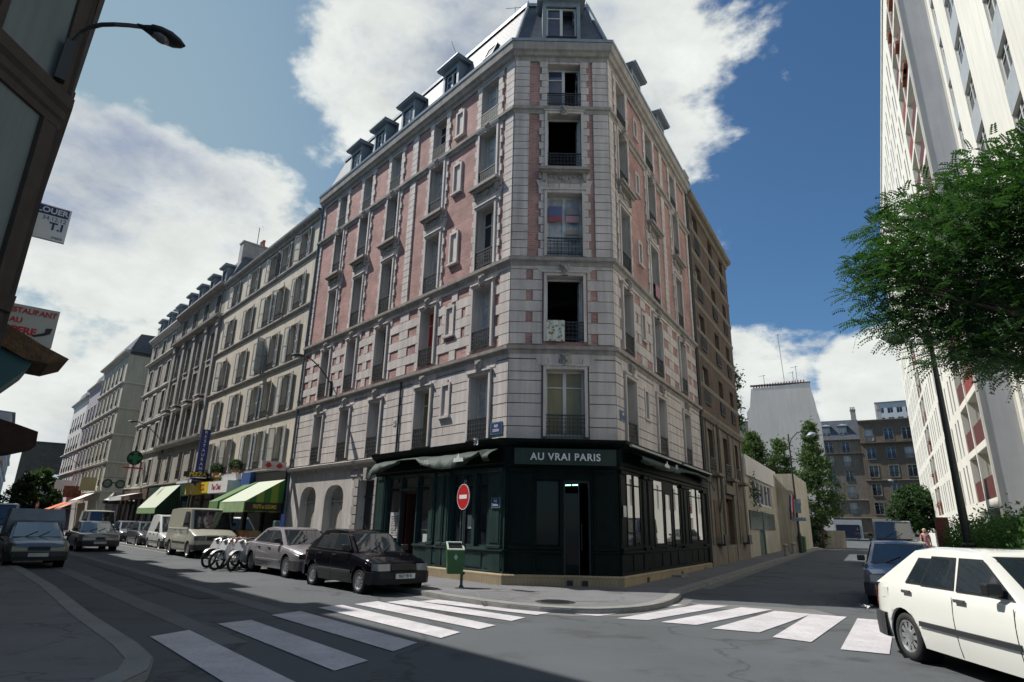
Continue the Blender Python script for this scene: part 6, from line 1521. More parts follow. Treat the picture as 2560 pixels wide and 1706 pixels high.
# white mopeds
def moped(loc, ang, label):
    r_ = empty('white_moped', (loc[0], loc[1], gz(*loc)), ang, label=label, cat='moped', group='white mopeds parked side by side')
    r_.rotation_euler = (rad(-9), 0, ang)
    wm_ = bpy.data.materials.get('moped_white') or mat('moped_white', (.55, .55, .56), .35, coat=.6)
    for x in (.60, -.58):
        b = MB(); b.lathe([(.24, -.03), (.29, -.035), (.315, 0), (.29, .035), (.24, .03)], (x, 0, .315), (0, 1, 0), k=26); t = part('wheel', b, tyre, r_, smooth=True, world=False)
        b = MB()
        for i in range(9):
            a = math.pi*i/9*2; b.tube([(x, 0, .315), (x+.25*math.cos(a), 0, .315+.25*math.sin(a))], .006, k=4)
        b.lathe([(.05, -.04), (.05, .04)], (x, 0, .315), (0, 1, 0), k=10); part('spokes', b, iron, t, world=False)
        b = MB(); ps = [(x+.345*math.cos(q), 0, .315+.345*math.sin(q)) for q in [rad(v) for v in range(35, 150, 12)]]
        for p, q in zip(ps, ps[1:]): b.face([(p[0], -.05, p[2]), (q[0], -.05, q[2]), (q[0], .05, q[2]), (p[0], .05, p[2])])
        part('mudguard', b, wm_, r_, smooth=True, world=False)
    b = MB(); b.tube([(.60, .05, .315), (.42, .05, .80), (.36, 0, .98)], .02, k=6); b.tube([(.60, -.05, .315), (.42, -.05, .80), (.36, 0, .98)], .02, k=6); part('fork', b, chrome, r_, world=False)
    b = MB(); b.tube([(.36, 0, .95), (.33, 0, 1.03)], .018, k=6); b.tube([(.22, .30, 1.02), (.33, .12, 1.04), (.33, -.12, 1.04), (.22, -.30, 1.02)], .013, k=6); hb = part('handlebar', b, chrome, r_, world=False)
    b = MB(); b.lathe([(0, .0), (.07, .01), (.08, .07), (.05, .13), (0, .14)], (.36, 0, .90), (.9, 0, .1), k=12); part('headlamp', b, lampglass, r_, smooth=True, world=False)
    b = MB()      # leg shield and engine cover
    prof = [(.40, .92), (.46, .60), (.34, .34), (.06, .26), (-.30, .26), (-.62, .40), (-.74, .62), (-.60, .72), (-.26, .66), (-.10, .42), (.12, .38), (.26, .56), (.30, .90)]
    for s_ in (1, -1): b.face([(x, s_*(.13 if z > .3 else .10), z) for x, z in (prof if s_ > 0 else prof[::-1])])
    for j in range(len(prof)):
        (xa, za), (xb, zb_) = prof[j], prof[(j+1) % len(prof)]; f_ = lambda z: .13 if z > .3 else .10
        b.face([(xa, f_(za), za), (xb, f_(zb_), zb_), (xb, -f_(zb_), zb_), (xa, -f_(za), za)])
    part('bodywork', b, wm_, r_, world=False, bevel=.02)
    b = MB()      # front fairing
    for s_ in (1, -1): b.face([(.34, s_*.05, 1.0), (.44, s_*.17, .92), (.54, s_*.19, .66), (.42, s_*.15, .52), (.34, s_*.05, .55)][::s_])
    b.face([(.44, .17, .92), (.44, -.17, .92), (.54, -.19, .66), (.54, .19, .66)]); b.face([(.54, .19, .66), (.54, -.19, .66), (.42, -.15, .52), (.42, .15, .52)]); b.face([(.34, .05, 1.0), (.34, -.05, 1.0), (.44, -.17, .92), (.44, .17, .92)])
    part('fairing', b, wm_, r_, world=False, bevel=.015)
    for s_ in (1, -1): b = MB(); b.lathe([(.035, 0), (.03, .03), (0, .035)], (.42, s_*.21, .90), (1, 0, 0), k=10); part('indicator', b, amber, r_, world=False)
    b = MB(); b.box(LFc2, -.62, -.08, .70, .80, -.13, .13); part('seat', b, blackp, r_, world=False, bevel=.03)
    b = MB(); b.box(LFc2, -.80, -.70, .56, .64, -.05, .05); part('tail_light', b, redlens, r_, world=False)
    b = MB(); b.tube([(-.1, .1, .3), (-.2, .16, .01)], .012, k=5); part('stand', b, iron, r_, world=False)
lbs = ['white moped leaning nearest the beige van', 'second white moped from the beige van', 'third white moped from the beige van', 'white moped nearest the silver saloon']
for i in range(4):
    P = FL.p(10.75-i*.60+(0, .12, -.05, .1)[i], 3.70+(0, -.22, .1, -.12)[i], 0); moped((P[0], P[1]), math.atan2(nL[1], nL[0])+(.38, .55, .30, .62)[i], lbs[i])
# white and red barrier panel behind the mopeds
r_ = empty('street_barrier', FL.p(7.9, 3.1, .0), label='white street barrier panel with red stripes behind the mopeds', cat='barrier')
b = MB()
for z in (.35, .62, .90): b.box(FL, 7.2, 9.4, z, z+.12, 3.0, 3.04)
for a in (7.25, 8.3, 9.3): b.box(FL, a, a+.06, .0, 1.05, 2.98, 3.0)
part('rails', b, whitep, r_)
b = MB()
for a in (7.5, 8.1, 8.7): b.box(FL, a, a+.28, .62, .74, 3.041, 3.05)
part('red_bands', b, redp, r_)

# ------------------------------------------------------------------ street furniture
def pole_sign(name, P, label, h, dang, group=None):
    r_ = empty(name, P, label=label, cat='road sign', group=group)
    b = MB(); b.tube([(P[0], P[1], P[2]), (P[0], P[1], P[2]+h+.1)], .035, k=12); b.lathe([(.06, 0), (.06, .03), (.04, .05)], P, (0, 0, 1), k=12); part('pole', b, mat('sign_pole', (.05, .065, .06), .5, .2), r_)
    n = Vector((math.sin(dang), -math.cos(dang), 0)); c = Vector((P[0], P[1], P[2]+h-.33))+n*.05
    b = MB(); b.lathe([(0, -.012), (.325, -.012), (.325, .004), (.31, .004)], c, n, k=40); rim_ = part('sign_disc', b, galv, r_)
    b = MB(); b.lathe([(.312, .003), (.308, .006), (0, .006)], c, n, k=40); part('red_face', b, redp, rim_)
    fr = Fr((c.x, c.y), (-n.y, n.x), (n.x, n.y)); b = MB(); b.box(fr, -.20, .20, c.z-.05, c.z+.05, .007, .010); part('white_bar', b, whitep, rim_)
    b = MB(); b.lathe([(.324, .004), (.324, .009), (.310, .009), (.310, .004)], c, n, k=40); part('white_rim', b, whitep, rim_)
    return r_
SP = (-1.13, 16.30, .10)
pole_sign('no_entry_sign', SP, 'red no-entry disc on a slim pole in front of the green cafe', 2.52, rad(-57))
P = FL.p(71.0, 3.6, .1); pole_sign('no_entry_sign', (P[0], P[1], .1), 'small distant red no-entry disc far down the left street', 2.95, rad(-30))
# litter bin hung on the pole
BR = empty('litter_bin', (SP[0]-.18, SP[1]-.12, .41), label='bright green litter bin with slanted white-rimmed mouth fixed to the sign pole', cat='litter bin')
bf = Fr((SP[0]-.19, SP[1]-.06), (math.cos(.25), math.sin(.25)), (math.sin(.25), -math.cos(.25)))
b = MB()
lo_, hi_ = [(-.18, -.12), (.18, -.12), (.19, .14), (-.19, .14)], [(-.215, -.15), (.215, -.15), (.22, .18), (-.22, .18)]
vv_ = [bf.p(a, n, .42) for a, n in lo_]+[bf.p(a, n, (1.16 if n < 0 else .98)) for a, n in hi_]; b.v += vv_
for q in ((0, 1, 2, 3), (0, 4, 5, 1), (1, 5, 6, 2), (2, 6, 7, 3), (3, 7, 4, 0)): b.f.append(q); b.m.append(0)
part('bin_body', b, bing, BR, bevel=.015)
b = MB(); ring_ = vv_[4:]
cen = Vector((0, 0, 0))
for v in ring_: cen += Vector(v)/4
inn2 = [tuple(cen+(Vector(v)-cen)*.80+Vector((0, 0, .004))) for v in ring_]; up_ = [tuple(Vector(v)+Vector((0, 0, .02))) for v in ring_]; inu = [tuple(Vector(v)+Vector((0, 0, .02))) for v in inn2]
for j in range(4): b.face([up_[j], up_[(j+1) % 4], inu[(j+1) % 4], inu[j]]); b.face([ring_[j], ring_[(j+1) % 4], up_[(j+1) % 4], up_[j]]); b.face([inn2[j], inn2[(j+1) % 4], inu[(j+1) % 4], inu[j]])
part('bin_rim', b, mat('bin_rim', (.42, .47, .42), .5), BR)
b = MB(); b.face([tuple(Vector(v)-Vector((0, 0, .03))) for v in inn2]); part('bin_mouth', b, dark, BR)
b = MB(); b.prism(bf, [(-.05, .80), (.05, .80), (.045, .845), (.02, .85), (0, .91), (-.02, .85), (-.045, .845)], .172, .178); b.lathe([(.0, 0), (.03, .004)], bf.p(0, .174, .78), (bf.n[0], bf.n[1], 0), k=10); part('bin_emblem', b, mat('pale_emblem', (.30, .42, .34), .6), BR)
b = MB(); b.box(bf, .22, .28, 1.02, 1.10, -.05, .03); b.box(bf, .20, .27, .40, .46, -.05, .03); part('bin_bracket', b, iron, BR)
# posts and lamps
def post_lamp(P, h, ang, arm, label, base=.09, head=1.0):
    r_ = empty('street_lamp', P, label=label, cat='street lamp'); z = P[2]
    b = MB(); b.tube([(P[0], P[1], z), (P[0], P[1], z+1.2), (P[0], P[1], z+1.25), (P[0], P[1], z+h)], [base*1.6, base*1.5, base, base*.55], k=12); part('pole', b, mat('lamp_pole_green', (.020, .024, .022), .5, .2), r_)
    d = Vector((math.cos(ang), math.sin(ang), 0)); T = Vector((P[0], P[1], z+h))
    b = MB(); b.tube([T-Vector((0, 0, .8)), T-Vector((0, 0, .35))+d*arm*.12, T+Vector((0, 0, .1))+d*arm*.45, T+Vector((0, 0, .18))+d*arm*.75, T+Vector((0, 0, .08))+d*arm], base*.42, k=8); part('arm', b, bpy.data.materials['lamp_pole_green'], r_)
    b = MB(); c = T+d*(arm+.15*head)+Vector((0, 0, .02)); b.lathe([(.05*head, .12*head), (.12*head, .10*head), (.30*head, -.02*head), (.36*head, -.10*head), (.30*head, -.13*head)], c, (-.25*d.x, -.25*d.y, 1), k=16); part('lamp_shade', b, zinc, r_, smooth=True)
    b = MB(); b.lathe([(.28*head, -.11*head), (.2*head, -.2*head), (0, -.24*head)], c, (-.25*d.x, -.25*d.y, 1), k=14); part('lamp_glass', b, lampglass, r_, smooth=True)
    return r_
P = ST.p(44.8, -4.5, 0); post_lamp((P[0], P[1], gz(P[0], P[1])+.1), 7.6, -.15, 1.3, 'tall slim street lamp post with signs and curved arm before the ochre school', .075)
b = MB()
LPn = Vector((P[0], P[1]))
f_ = Fr((P[0], P[1]), (.91, -.41), (-.41, -.91)); r_ = empty('pole_signs', (P[0], P[1], 2.6), label='cluster of small blue and white signs on the lamp post by the school', cat='road sign')
for z, w, h in ((3.3, .42, .42), (2.85, .34, .5), (2.35, .8, .22)): b.box(f_, -w/2+.1, w/2+.1, z, z+h, .08, .10)
part('sign_plates', b, [mat('pale_blue_sign', (.20, .28, .36), .5, var=.5, scale=6)], r_)
P = ST.p(23.4, 2.25, 0); post_lamp((P[0], P[1], gz(P[0], P[1])+.1), 7.9, math.atan2(nR[1], nR[0])+math.pi-.25, .75, 'dark street lamp post rising through the tree beside the white tower', .12, 1.25)
P = ST.p(90, 3.0, 0); post_lamp((P[0], P[1], gz(P[0], P[1])), 7.4, 2.6, .8, 'distant thin lamp post in front of the brown apartment house', .07)
wall_lamp(FL, 38.4, 7.0, 1.9, 1.35, 'curved wall lamp on the dark pilastered stone house', 'wall street lamps')
wall_lamp(FL, 72.0, 6.6, 1.9, 1.4, 'distant curved wall lamp on the cream corner house', 'wall street lamps')
def near_lamp():
    r_ = empty('wall_street_lamp', CH.p(.05, .1, 8.9), label='large dark street lamp on a curved arm against the sky, top left', cat='street lamp')
    Q = lambda a, e, d: Vector(azp(a, d)+(CAMZ+d*math.tan(rad(e)),))
    b = MB(); p0, p1 = Q(-42.15, 31.4, 10.72), Q(-42.05, 34.2, 10.72); b.tube([p0, p1], .10, k=4); part('bracket', b, iron, r_)
    b = MB(); b.tube([Q(-42.05, 34.1, 10.7), Q(-41.6, 35.1, 10.6), Q(-41.1, 35.7, 10.5), Q(-40.4, 36.2, 10.4), Q(-39.5, 36.6, 10.3), Q(-38.5, 36.95, 10.3), Q(-37.6, 37.2, 10.3)], .035, k=8); part('arm', b, iron, r_)
    a_, e_ = Q(-37.9, 37.2, 10.3), Q(-33.9, 37.15, 10.1); d = (e_-a_).normalized(); side = d.cross(Vector((0, 0, 1))).normalized(); up2 = side.cross(d); L_ = (e_-a_).length
    b = MB(); sec = [(0, .035, .03), (.12, .05, .05), (.26, .09, .10), (.32, .15, .10), (.5, .19, .11), (.72, .18, .10), (.9, .11, .06), (1, .02, .01)]
    for (t, w, hgt) in sec:
        for q in range(16):
            an = 2*math.pi*q/16; c, s_ = math.cos(an), math.sin(an); b.v.append(tuple(a_+d*L_*t+side*w*c+up2*(hgt*s_ if s_ > 0 else hgt*.55*s_)))
    for j in range(len(sec)-1):
        for q in range(16): b.f.append((j*16+q, j*16+(q+1) % 16, (j+1)*16+(q+1) % 16, (j+1)*16+q)); b.m.append(0)
    part('lamp_head', b, iron, r_, smooth=True)
    b = MB(); b.lathe([(.13, 0), (.12, -.03), (.07, -.055), (0, -.06)], a_+d*L_*.52-up2*.05, up2, k=16); part('lamp_glass', b, lampglass, r_, smooth=True)
near_lamp()
# projecting signs of the shaded left row
def board(name, label, a0, a1, e0, e1, d, m, cat='shop sign', thick=.06):
    p, q = azp(a0, d), azp(a1, d); dx, dy = q[0]-p[0], q[1]-p[1]; l = math.hypot(dx, dy); fr = Fr(p, (dx/l, dy/l), (dy/l, -dx/l)); z0, z1 = CAMZ+d*math.tan(rad(e0)), CAMZ+d*math.tan(rad(e1))
    P = fr.p(l/2, 0, (z0+z1)/2); r_ = empty(name, P, label=label, cat=cat); b = MB(); b.box(fr, 0, l, z0, z1, -thick, 0); part('board', b, m, r_)
    return r_, fr, l, z0, z1
r_, fr, l, z0, z1 = board('letting_sign', 'white and blue letting board projecting high on the left wall, reading LOUER', -42.0, -39.05, 20.1, 22.6, 12.5, whitep)
b = MB(); b.box(fr, .03, l-.03, z1-.18, z1-.02, .001, .006); part('blue_band', b, blue, r_)
text('lettering', 'LOUER', fr, l-.04, z1-.10, .008, .14, whitep, r_, ext=.002, align='RIGHT', bold=.004); text('lettering', '34.12.12', fr, l-.04, z1-.245, .003, .10, blue, r_, ext=.002, align='RIGHT'); text('lettering', 'T.I', fr, l-.06, z1-.38, .003, .19, blue, r_, ext=.002, align='RIGHT', bold=.006)
text('lettering', 'PARIS', fr, l-.04, z0+.05, .003, .06, blue, r_, ext=.002, align='RIGHT')
r_, fr, l, z0, z1 = board('restaurant_sign', 'cream board with red RESTAURANT lettering and a black pipe, above the tiled canopy', -42.2, -38.18, 12.2, 15.0, 13.5, mat('cream_board', (.40, .41, .38), .6, var=.08))
text('lettering', 'RESTAURANT', fr, l-.03, z1-.11, .003, .135, redp, r_, ext=.002, align='RIGHT', bold=.005, sx=.92); text('lettering', 'AU', fr, .36, z1-.29, .003, .13, redp, r_, ext=.002, bold=.005); text('lettering', 'PERE', fr, .50, z1-.47, .003, .17, redp, r_, ext=.002, bold=.008)
b = MB(); b.prism(fr, [(.62, z1-.53), (.80, z1-.44), (.80, z1-.36), (.90, z1-.34), (.88, z1-.45), (.80, z1-.50), (.66, z1-.55)], .002, .008); part('pipe_emblem', b, blackp, r_)
# tiled canopy and dark canopy
def canopy(name, label, d, pts, m, m2):
    F_ = None
    p = azp(-42.2, d); fr = Fr(p, (nL[0]*-1, nL[1]*-1), (math.sin(rad(42)), -math.cos(rad(42)))); r_ = empty(name, fr.p(0, 0, pts[0][1]), label=label, cat='canopy')
    b = MB(); b.prism(fr, pts[:-1] if False else pts, -1.4, 0); part('canopy_roof', b, m, r_); return r_, fr
tl_m = mat('old_roof_tiles', (.11, .065, .035), .9, var=.5, scale=9, bump=.8, bscale=30); tealm = mat('teal_fascia', (.012, .075, .085), .5, var=.2)
r_, fr = canopy('tiled_canopy', 'old brown tiled canopy over a teal shopfront on the left edge', 13.2, [(-.3, 4.95), (.30, 4.70), (.80, 4.45), (1.22, 4.28), (.95, 4.14), (.62, 4.16), (.2, 4.35), (-.3, 4.6)], tl_m, None)
b = MB(); b.prism(fr, [(-.3, 4.58), (.2, 4.33), (.72, 4.13), (.66, 3.98), (.3, 3.5), (-.3, 2.7)], -1.2, -.1); part('fascia', b, tealm, r_)
r_, fr = canopy('dark_canopy', 'dark ragged-edged canopy below the tiled one at the left edge', 16.5, [(-.3, 3.75), (.2, 3.60), (.9, 3.42), (1.3, 3.30), (1.32, 3.0), (.95, 2.86), (.4, 2.72), (-.3, 2.5)], mat('dark_canopy_cloth', (.035, .018, .014), .9, var=.4, scale=6), None)

# ------------------------------------------------------------------ shops of the left street
sgreen = stripemat('green_yellow_stripes', (.05, .16, .03), (.22, .30, .04), .62); spale = stripemat('pale_stripes', (.40, .45, .34), (.50, .53, .44), .20)
def shopbox(fr, s0, s1, m, label, z1=3.8, root=None):
    b = MB(); b.box(fr, s0, s1, .1, .7, .02, .10); b.box(fr, s0, s1, 3.0, z1, .02, .14)
    n = max(2, int((s1-s0)/1.6))
    for i in range(n+1):
        a = s0+(s1-s0-.12)*i/n; b.box(fr, a, a+.12, .7, 3.0, .02, .12)
    o = part('shopfront', b, m, root); b = MB(); b.box(fr, s0+.12, s1-.12, .7, 3.0, .022, .03); part('shop_window', b, glass, root)
def slope_awning(fr, s0, s1, z_hi, z_lo, out, m, label, root=None, val=.32, side=None, group=None, valm=None, name='awning'):
    r_ = empty(name, fr.p((s0+s1)/2, 0, z_lo), label=label, cat='awning', group=group)
    b = MB(); N = 1
    b.face([fr.p(s0, .12, z_hi), fr.p(s1, .12, z_hi), fr.p(s1, out, z_lo), fr.p(s0, out, z_lo)]); b.face([fr.p(s0, .12, z_hi-.02), fr.p(s1, .12, z_hi-.02), fr.p(s1, out, z_lo-.02), fr.p(s0, out, z_lo-.02)])
    part('canopy', b, m, r_, recalc=False)
    b = MB(); k = int((s1-s0)/.25)
    for i in range(k):
        a0, a1 = s0+(s1-s0)*i/k, s0+(s1-s0)*(i+1)/k; b.face([fr.p(a0, out+.005, z_lo), fr.p(a1, out+.005, z_lo), fr.p(a1, out+.005, z_lo-val), fr.p((a0+a1)/2, out+.005, z_lo-val-.05), fr.p(a0, out+.005, z_lo-val)])
    part('valance', b, valm or m, r_, recalc=False)
    if side:
        for a in (s0, s1):
            b = MB(); b.face([fr.p(a, .12, z_hi), fr.p(a, out, z_lo), fr.p(a, out, z_lo-val), fr.p(a, .12, z_lo-val)]); part('side_curtain', b, side, r_)
    b = MB()
    for a in (s0+.05, s1-.05): b.tube([fr.p(a, .1, z_lo-.1), fr.p(a, out-.03, z_lo-.03)], .018, k=5)
    b.tube([fr.p(s0, out-.01, z_lo), fr.p(s1, out-.01, z_lo)], .022, k=6); part('frame', b, galv, r_)
    return r_
shopbox(FL, 14.9, 19.6, blackp, '', root=N1); shopbox(FL, 19.7, 23.2, mat('grey_blue_front', (.09, .11, .13), .5), '', root=N1); shopbox(FL, 23.3, 28.9, mat('brown_front', (.07, .045, .03), .6), '', root=N1)
shopbox(FL, 29.4, 39.7, mat('green_front', (.015, .045, .03), .5), '', root=N2); shopbox(FL, 40.2, 48.8, wood, '', root=N3)
aw1 = slope_awning(FL, 14.85, 18.0, 3.42, 2.38, 1.80, spale, 'large pale green striped awning of the fruit shop with yellow-green side curtain', side=sgreen, val=.42, valm=mat('pale_green_valance', (.25, .36, .18), .8))
FS = Fr(FL.p(14.83, 0, 0)[:2], nL, (-aL[0], -aL[1])); text('lettering', 'FRUITS et LEGUMES', FS, .92, 2.18, .03, .23, yellow, aw1, sx=.52, bold=.004, tilt=0)
b = MB(); b.box(FS, .1, 1.76, 2.0, 2.36, .001, .02); part('sign_strip', b, blackp, aw1)
aw2 = slope_awning(FL, 18.15, 19.4, 3.44, 2.44, 1.85, mat('dark_green_awning', (.06, .15, .03), .8), 'narrow dark green awning edge beside the large striped awning', side=sgreen, val=.3)
slope_awning(FL, 31.6, 36.4, 3.76, 2.25, 1.35, spale, 'pale ribbed awning with green fringe on the dark stone house', side=mat('dark_side_curtain', (.02, .05, .025), .9), val=.32, valm=stripemat('green_fringe', (.06, .2, .06), (.3, .42, .2), .3))
slope_awning(FL, 25.4, 28.4, 3.95, 3.75, 1.2, whitep, 'short white awning above the yellow sign', val=.12)
def fascia_sign(fr, s0, s1, z0, z1, m, label, n0=.14, n1=.30, name='shop_sign'):
    r_ = empty(name, fr.p((s0+s1)/2, n0, z0), label=label, cat='shop sign'); b = MB(); b.box(fr, s0, s1, z0, z1, n0, n1); part('board', b, m, r_); return r_
r_ = fascia_sign(FL, 23.6, 28.2, 3.02, 3.62, yellow, 'yellow shop fascia with red and white marks under the white awning', n1=.7); text('lettering', 'CSS', FL, 25.0, 3.32, .71, .5, redp, r_); b = MB(); b.lathe([(.28, 0), (.28, .01), (.2, .012), (.2, 0)], FL.p(26.9, .705, 3.32), (nL[0], nL[1], 0), k=16); part('round_mark', b, whitep, r_)
r_ = fascia_sign(FL, 20.2, 23.2, 2.95, 3.55, whitep, 'white shop fascia with short red lettering next to the fruit shop', n1=.9); text('lettering', 'Tea Chez', FL, 21.9, 3.25, .91, .42, redp, r_, sx=.9)
fascia_sign(FL, 20.2, 23.4, 3.62, 3.95, mat('pale_grey_board', (.42, .43, .44), .6), 'plain pale grey board above the white fascia', n1=.25)
r_ = fascia_sign(FL, 18.7, 19.9, 3.1, 3.9, mat('blue_tarpaulin', (.02, .07, .26), .7, var=.4, scale=5), 'bright blue crumpled tarpaulin above the awnings', n1=.35, name='tarpaulin')
r_ = fascia_sign(FS, .25, 1.35, 3.78, 4.15, mat('white_pink_sign', (.55, .46, .44), .6), 'white projecting sign with two red emblems above the fruit shop', n0=.06, n1=.16, name='projecting_sign')
for c in (.55, 1.05):
    b = MB(); b.lathe([(.0, .008), (.12, .008), (.12, 0)], FS.p(c, .161, 3.97), (FS.n[0], FS.n[1], 0), k=14); b.box(FS, c-.17, c+.17, 3.93, 3.97, .162, .171); part('red_emblem', b, redp, r_)
# RESTAURANT / PIZZA sign
FP = Fr(FL.p(26.3, .0, 0)[:2], nL, (-aL[0], -aL[1])); r_ = empty('restaurant_pizza_sign', FP.p(.6, 0, 4), label='tall blue vertical RESTAURANT sign ending in an arrow with a yellow PIZZA board', cat='shop sign')
b = MB(); b.prism(FP, [(.35, 3.95), (.85, 3.95), (.85, 6.75), (.35, 6.75)], -.05, .05); b.prism(FP, [(.20, 3.92), (1.0, 3.92), (1.0, 3.72), (.6, 3.38), (.20, 3.72)], -.05, .05); part('blue_arrow', b, blue, r_)
for i, ch_ in enumerate('RESTAURANT'): text('lettering', ch_, FP, .6, 6.58-i*.265, .052, .25, whitep, r_, ext=.003, bold=.003)
b = MB(); b.box(FP, -.05, 1.45, 3.95, 4.25, .055, .12); part('yellow_board', b, blackp, r_); text('lettering', 'PIZZA', FP, .7, 4.10, .125, .30, yellow, r_, ext=.003, bold=.008, sx=1.15)
b = MB(); b.tube([FP.p(-.3, 0, 3.9), FP.p(1.0, 0, 3.9)], .02, k=5); b.tube([FP.p(-.3, 0, 3.9), FP.p(-.3, 0, 3.2)], .02, k=5); part('bracket', b, iron, r_)
# pharmacy cross, optician glasses and other far signs
FX2 = Fr(FL.p(43.6, .0, 0)[:2], nL, (-aL[0], -aL[1])); r_ = empty('pharmacy_cross', FX2.p(.9, 0, 6), label='green pharmacy cross above a red strip on the grey stone house', cat='shop sign')
b = MB(); b.box(FX2, .55, .85, 5.75, 6.65, -.08, .08); b.box(FX2, .25, .549, 6.05, 6.35, -.08, .08); b.box(FX2, .851, 1.15, 6.05, 6.35, -.08, .08); part('cross', b, mat('cross_green', (.01, .16, .05), .5), r_)
b = MB(); b.lathe([(.56, -.06), (.56, .06), (.0, .06)], FX2.p(.7, -.12, 6.2), (FX2.n[0], FX2.n[1], 0), k=20); part('backing', b, blackp, r_); b = MB(); b.box(FX2, .05, 1.4, 5.35, 5.46, -.05, .05); part('red_strip', b, redp, r_)
FO = Fr(FL.p(48.85, .0, 0)[:2], nL, (-aL[0], -aL[1])); r_ = empty('spectacles_sign', FO.p(.9, 0, 4.3), label='hanging sign shaped like a pair of green spectacles', cat='shop sign')
b = MB()
for c in (.42, 1.36): b.lathe([(.24, -.05), (.38, -.05), (.38, .05), (.24, .05), (.24, -.05)], FO.p(c, 0, 4.35), (FO.n[0], FO.n[1], 0), k=22)
b.box(FO, .78, 1.0, 4.38, 4.48, -.04, .04); b.tube([FO.p(0, 0, 4.85), FO.p(1.8, 0, 4.85)], .02, k=5); part('spectacle_frame', b, mat('spectacle_green', (.008, .05, .03), .4), r_)
b = MB()
for c in (.42, 1.36): b.lathe([(.24, 0), (0, .0)], FO.p(c, 0, 4.35), (FO.n[0], FO.n[1], 0), k=22)
part('lenses', b, lampglass, r_)
for (s_, z0, z1, w, m, nm_, lb) in ((61, 4.1, 5.4, 1.3, yellow, 'hotel_sign', 'cream arched hanging sign on the cream corner house'), (69, 3.6, 4.8, 1.6, mat('fruit_board', (.16, .05, .02), .6, var=.8, scale=4), 'picture_sign', 'dark hanging board with red and green picture, far left street'), (74, 4.6, 5.6, 1.9, whitep, 'white_hanging_sign', 'white hanging board with red top edge, far left street')):
    f_ = Fr(FL.p(s_, .3, 0)[:2], nL, (-aL[0], -aL[1])); r_ = empty(nm_, f_.p(w/2, 0, z0), label=lb, cat='shop sign'); b = MB(); b.box(f_, 0, w, z0, z1, -.06, .06); part('board', b, m if nm_ != 'hotel_sign' else mat('straw_board', (.42, .36, .18), .6), r_)
slope_awning(FL, 61, 66, 4.0, 3.2, 1.6, whitep, 'white awning of the cream corner house, nearest of the far awnings', val=.2)
slope_awning(FL, 67, 72, 3.4, 2.5, 2.0, mat('orange_pink_awning', (.50, .22, .14), .8), 'pale orange awning, middle one of the far awnings', val=.2)
slope_awning(FL, 76, 83, 3.3, 2.2, 2.4, mat('orange_awning', (.55, .12, .05), .8), 'bright orange awning, last of the far awnings', val=.2)
slope_awning(FL, 41.5, 46, 3.5, 3.15, 1.5, whitep, 'low white awning gleaming below the pharmacy cross', val=.25)
# morris column
P = FL.p(49.5, .6, .1); r_ = empty('advertising_column', P, label='round advertising column with dark cap, before the cream corner house', cat='advertising column')
b = MB(); b.lathe([(.55, 0), (.55, .3), (.48, .35), (.48, 2.6)], P, (0, 0, 1), k=20); part('drum', b, mat('poster_drum', (.25, .25, .27), .6, var=.5, scale=3), r_, smooth=False)
b = MB(); b.lathe([(.48, 2.6), (.70, 2.65), (.72, 2.9), (.5, 3.05), (.3, 3.3), (.0, 3.6)], P, (0, 0, 1), k=20); part('cap', b, iron, r_)
# fruit crates under the awning
cols_ = [mat('fruit_'+n, c, .6, var=.3, scale=20) for n, c in (('red', (.45, .05, .03)), ('orange', (.50, .20, .03)), ('green', (.10, .25, .04)), ('yellow', (.50, .42, .06)))]
cratem = mat('crate_wood', (.30, .20, .10), .8, var=.2)
places = ['front row by the corner building', 'front row, second from the corner building', 'front row, third from the corner building', 'front row, farthest from the corner building', 'back row by the corner building', 'back row, second from the corner building', 'back row, third from the corner building', 'back row, farthest from the corner building']
nms = ['red', 'orange', 'green', 'yellow']
for i in range(8):
    a = 15.1+(i % 4)*.70; n = 1.35 if i < 4 else .82; z = .65 if i < 4 else .95
    r_ = empty('fruit_crate', FL.p(a+.3, n, z), label=f'crate of {nms[i % 4 if i < 4 else (i+1) % 4]} fruit, {places[i]}', cat='fruit crate', group='fruit crates under the striped awning')
    b = MB()
    for (p, q, n0, n1) in ((a, a+.62, n, n+.02), (a, a+.62, n+.48, n+.5), (a, a+.02, n+.02, n+.48), (a+.6, a+.62, n+.02, n+.48)): b.box(FL, p, q, z, z+.2, n0, n1)
    b.box(FL, a, a+.62, z-.02, z, n, n+.5); part('crate', b, cratem, r_); b = MB(); rnd = random.Random(i)
    for u in range(6):
        for v in range(5): b.lathe([(.05*math.cos(t), .05*math.sin(t)) for t in (-.6, 0, .6, 1.2, 1.57)], FL.p(a+.07+u*.095, n+.06+v*.095, z+.15+rnd.random()*.04), (0, 0, 1), k=7)
    part('fruit', b, cols_[i % 4 if i < 4 else (i+1) % 4], r_, smooth=True)
b = MB(); b.box(FL, 15.05, 17.95, .60, .628, 1.3, 1.9); b.box(FL, 15.05, 17.95, .9, .928, .9, 1.3)
for a in (15.1, 17.85):
    for n in (.95, 1.32, 1.83): b.box(FL, a, a+.05, .1, .60 if n > 1.5 else .9, n, n+.05)
tag(part('fruit_stand', b, cratem), 'wooden stepped stand carrying the fruit crates under the striped awning', 'stand')
